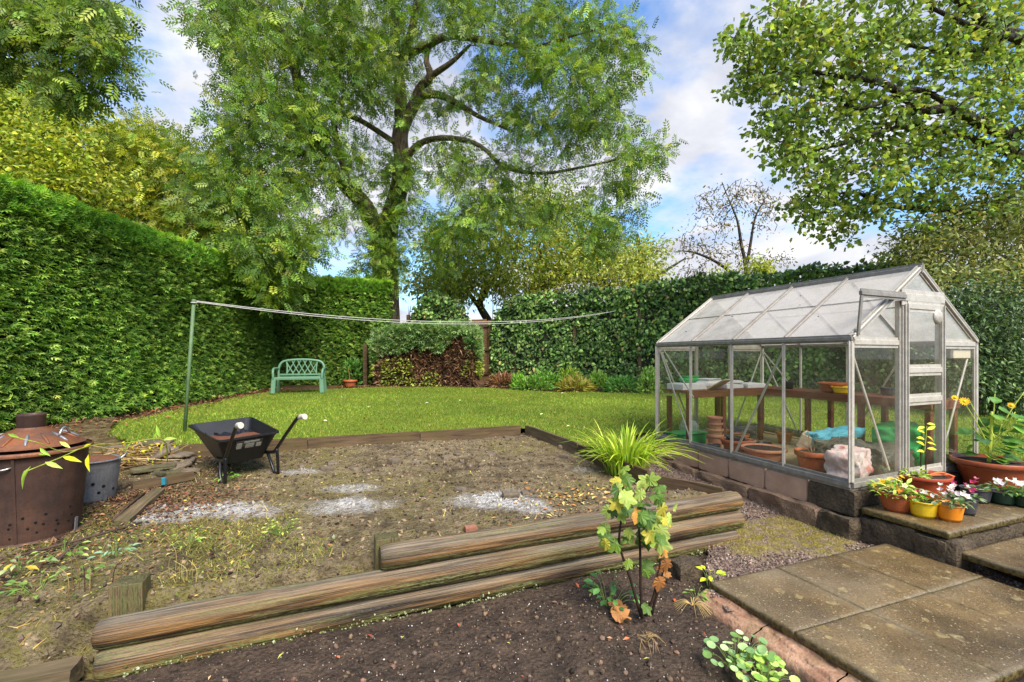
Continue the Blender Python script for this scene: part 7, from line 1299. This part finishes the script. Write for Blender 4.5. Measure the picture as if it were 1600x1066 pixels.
for k in range(14): a = random.random()*6.28; q = .22*random.random(); hh = .08+.16*random.random(); stem(dst, [(q*cos(a), q*sin(a), -.02), (q*cos(a)*1.1, q*sin(a), hh*.6), (q*cos(a)*1.3+.04*random.gauss(0, 1), q*sin(a)*1.2, hh)], .0028, random.choice([(70, 44, 38), (120, 96, 60), (160, 140, 90)]), 'stem', M['dry'], 5)
dst = empty('dry_grass_stalks', tuple(onplot(290, 905)), 'few straw coloured grass stalks standing behind the lower log', 'dead plant')
for k in range(14): a = random.random()*6.28; q = .3*random.random(); hh = .08+.13*random.random(); stem(dst, [(q*cos(a), q*sin(a)*.4, -.02), (q*cos(a)*1.1, q*sin(a)*.5, hh*.6), (q*cos(a)*1.3+.06*random.gauss(0, 1), q*sin(a)*.5, hh)], .0022, random.choice([(190, 170, 110), (160, 140, 90)]), 'stalk', M['dry'], 5)
rosette('thistle_seedling', 'small green weed beside the wheelbarrow leg', onplot(352, 752), 18, .10, .08, [(120, 160, 60), (96, 140, 52)], h=.08); rosette('spurge', 'pale green spurge growing against the lower log', onplot(440, 912), 30, .12, .04, [(176, 190, 84), (150, 170, 70)], h=.12)
# moss, tiny weeds and leaf litter: nobody could count these
def weedmat():
    N = 9000; x = -4.6+6.4*rng.random(N); y = 2.2+4.5*rng.random(N); n_ = fbm(np.column_stack([x, y])*1.7, 3, 61); k = plot_mask(x, y) & (n_+.16*sst(-1.6, -2.6, x)*sst(4.2, 3.2, y) > .07+.25*rng.random(N)) & (sd_log(x, y) > .22) & (ash_at(x, y) < .3); x, y = x[k], y[k]; N = len(x); z = z_plot_full(x, y)
    Y = np.column_stack([rng.standard_normal((N, 2)), .15+.5*rng.random(N)]); tag(scatter_part('ground_weeds', T_QUAD, np.column_stack([x, y, z+.006]), Y, np.tile([0, 0, 1.], (N, 1))+.4*rand_dirs(N), .010+.015*rng.random(N), pal(N, [(116, 124, 58), (132, 138, 64), (98, 112, 54), (146, 138, 66), (118, 136, 86)]), 'leaf', None), 'tiny green weeds and moss on the bare soil plot', 'weeds', kind='stuff')
    N = 5200; x = -5+6.8*rng.random(N); y = 2.1+4*rng.random(N); n_ = fbm(np.column_stack([x, y])*2.2, 3, 63); k = plot_mask(x, y) & (sd_log(x, y) > .2) & ((x < -1.7-.3*(y-3)) | (rng.random(N) < .18)) & (n_ > -.08) & (y < 5); x, y = x[k], y[k]; N = len(x); z = z_plot_full(x, y)
    Y = np.column_stack([rng.standard_normal((N, 2)), .1+.6*rng.random(N)]); tag(scatter_part('dry_grass', T_BLADE, np.column_stack([x, y, z]), Y, rand_dirs(N), np.column_stack([.005+.003*rng.random(N), .03+.05*rng.random(N), .03+0*x]), pal(N, [(178, 150, 84), (150, 136, 66), (190, 170, 104), (128, 128, 54)]), 'grass', None), 'thin dry grass on the left part of the plot', 'grass', kind='stuff')
weedmat()
def wild_corner():
    N = 4500; x = -3.6+2.2*rng.random(N); y = 1.9+1.7*rng.random(N); n_ = fbm(np.column_stack([x, y])*2.6, 3, 71); k = plot_mask(x, y) & (n_ > -.12+.2*rng.random(N)) & ((along_log(x, y) < -.05) | ((sd_log(x, y) > .2) & (x < -1.7))); x, y = x[k], y[k]; N = len(x); z = z_plot_full(x, y)
    Y = np.column_stack([rng.standard_normal((N, 2)), .3+.6*rng.random(N)]); tag(scatter_part('undergrowth', T_SIMPLE, np.column_stack([x, y, z+.03*rng.random(N)]), Y, np.tile([0, 0, 1.], (N, 1))+.6*rand_dirs(N), .012+.020*rng.random(N)**2, pal(N, [(112, 130, 52), (90, 112, 48), (140, 146, 70), (150, 120, 66), (120, 90, 56), (186, 170, 80)]), 'leaf', None), 'low tangle of small weeds at the left end of the log wall', 'weeds', kind='stuff')
wild_corner()
def moss_turf():
    N = 26000; x = -4.4+3.2*rng.random(N); y = 2.0+2.0*rng.random(N); n_ = fbm(np.column_stack([x, y])*2.1, 4, 73); k = plot_mask(x, y) & (n_+.14*sst(-1.5, -2.6, x) > .02+.16*rng.random(N)) & ((sd_log(x, y) > .22) | (along_log(x, y) < -.1)) & (ash_at(x, y) < .2) & (np.hypot(x+3.5, y-3.47) > .32); x, y = x[k], y[k]; N = len(x); z = z_plot_full(x, y)
    Y = np.column_stack([.8*rng.standard_normal((N, 2)), .8*np.ones(N)]); tag(scatter_part('mossy_turf', T_BLADE, np.column_stack([x, y, z]), Y, rand_dirs(N), np.column_stack([.005+.003*rng.random(N), .014+.02*rng.random(N), .02+0*x]), pal(N, [(138, 132, 60), (120, 122, 56), (158, 146, 78), (106, 114, 56)]), 'grass', None), 'yellowish mossy turf at the left of the bare plot', 'grass', kind='stuff')
moss_turf()
for i in range(7):
    a, t, b_ = [(.5, .3, 0), (1.0, .72, 0), (1.25, .8, 0), (1.7, .45, 0), (2.0, .85, 0), (2.25, .2, 0), (.9, .55, 0)][i]; b_, h_ = SL(0, t); o = leaf_obj('dead_leaf', refine_leaf(T_SIMPLE, 1, .1, i), (0, 0, 0), (random.gauss(0, 1), .6, .3), (-.6, -.2, .7), .035, lin(52, 42, 34), 'dry', None); o.location = GA(a, b_, h_+.03); tag(o, 'small dark dead leaf stuck on the greenhouse roof glass', 'fallen leaf', 'dead leaves on the greenhouse roof')
def litter(name, label, n, region, cols, size, T=T_QUAD, zoff=.012):
    x, y, z = region(n); N = len(x); Y = np.column_stack([rng.standard_normal((N, 2)), .25*rng.standard_normal(N)]); tag(scatter_part(name, T, np.column_stack([x, y, z+zoff]), Y, np.tile([0, 0, 1.], (N, 1))+.45*rand_dirs(N), size*(.5+.9*rng.random(N)), pal(N, cols), 'litter', None), label, 'leaf litter', kind='stuff')
BRN = [(120, 84, 58), (98, 68, 48), (150, 112, 76), (78, 58, 44), (136, 80, 56)]
def r_left(n): c = rng.random(n) < .6; x = np.where(c, -3.15+.40*rng.standard_normal(n), -3.6+.7*rng.standard_normal(n)); y = np.where(c, 4.05+.26*rng.standard_normal(n), 3.4+.5*rng.standard_normal(n)); k = plot_mask(x, y) & (np.hypot(x+3.5, y-3.5) > .30); x, y = x[k], y[k]; return x, y, z_plot_full(x, y)
litter('leaf_litter', 'brown dead leaves heaped beside the bins', 3400, r_left, BRN, .036)
def r_hedge(n): x = -6.55+.28*rng.standard_normal(n); y = 6+7*rng.random(n); k = rng.random(n) < .35; x[k] = -5+3.5*rng.random(k.sum()); y[k] = 13.4+.5*rng.random(k.sum()); return x, y, np.maximum(z_lawn(x, y), np.where(y < 7.4, z_plot_full(x, y), 0))
litter('leaf_litter', 'reddish brown fallen leaves along the foot of the hedge', 2600, r_hedge, BRN+[(150, 100, 70)], .07)
def r_plot(n): x = -3.4+5.2*rng.random(n); y = 2.6+4.2*rng.random(n); k = plot_mask(x, y) & (sd_log(x, y) > .2); x, y = x[k], y[k]; return x, y, z_plot_full(x, y)
litter('leaf_litter', 'small yellow and brown leaves strewn over the soil plot', 380, r_plot, BRN+[(206, 190, 80), (190, 170, 70), (200, 180, 120)], .034)
def r_corner(n): x = .5+.5*rng.standard_normal(n)*.6; y = 4.0+.3*rng.standard_normal(n); k = plot_mask(x, y) & (sd_log(x, y) > .2); x, y = x[k], y[k]; return x, y, z_plot_full(x, y)
litter('leaf_litter', 'orange and tan dead leaves behind the top log', 260, r_corner, [(206, 160, 84), (180, 120, 64), (190, 180, 110)], .045)
def r_bed(n): x = -1.8+4*rng.random(n); y = 2+1.9*rng.random(n); k = (sd_log(x, y) < -.04) & (sd_log(x, y) > -1.2) & (rng.random(n) < .35+.65*(sd_log(x, y) > -.3)) & ~((x > 1.3) & (y > 2.2)); x, y = x[k], y[k]; return x, y, z_bed(x, y)
litter('leaf_litter', 'scattered tan and yellow leaf scraps on the dark bed', 330, r_bed, BRN+[(200, 150, 96), (190, 190, 90), (214, 170, 120), (196, 96, 60)], .036)
def r_lawn(n): x = -4+8*rng.random(n); y = 6.6+5.5*rng.random(n); k = lawn_mask(x, y); x, y = x[k], y[k]; return x, y, z_lawn(x, y)
litter('leaf_litter', 'few pale fallen leaves on the lawn', 46, r_lawn, [(214, 204, 150), (196, 170, 100), (226, 220, 190)], .07, zoff=.03)
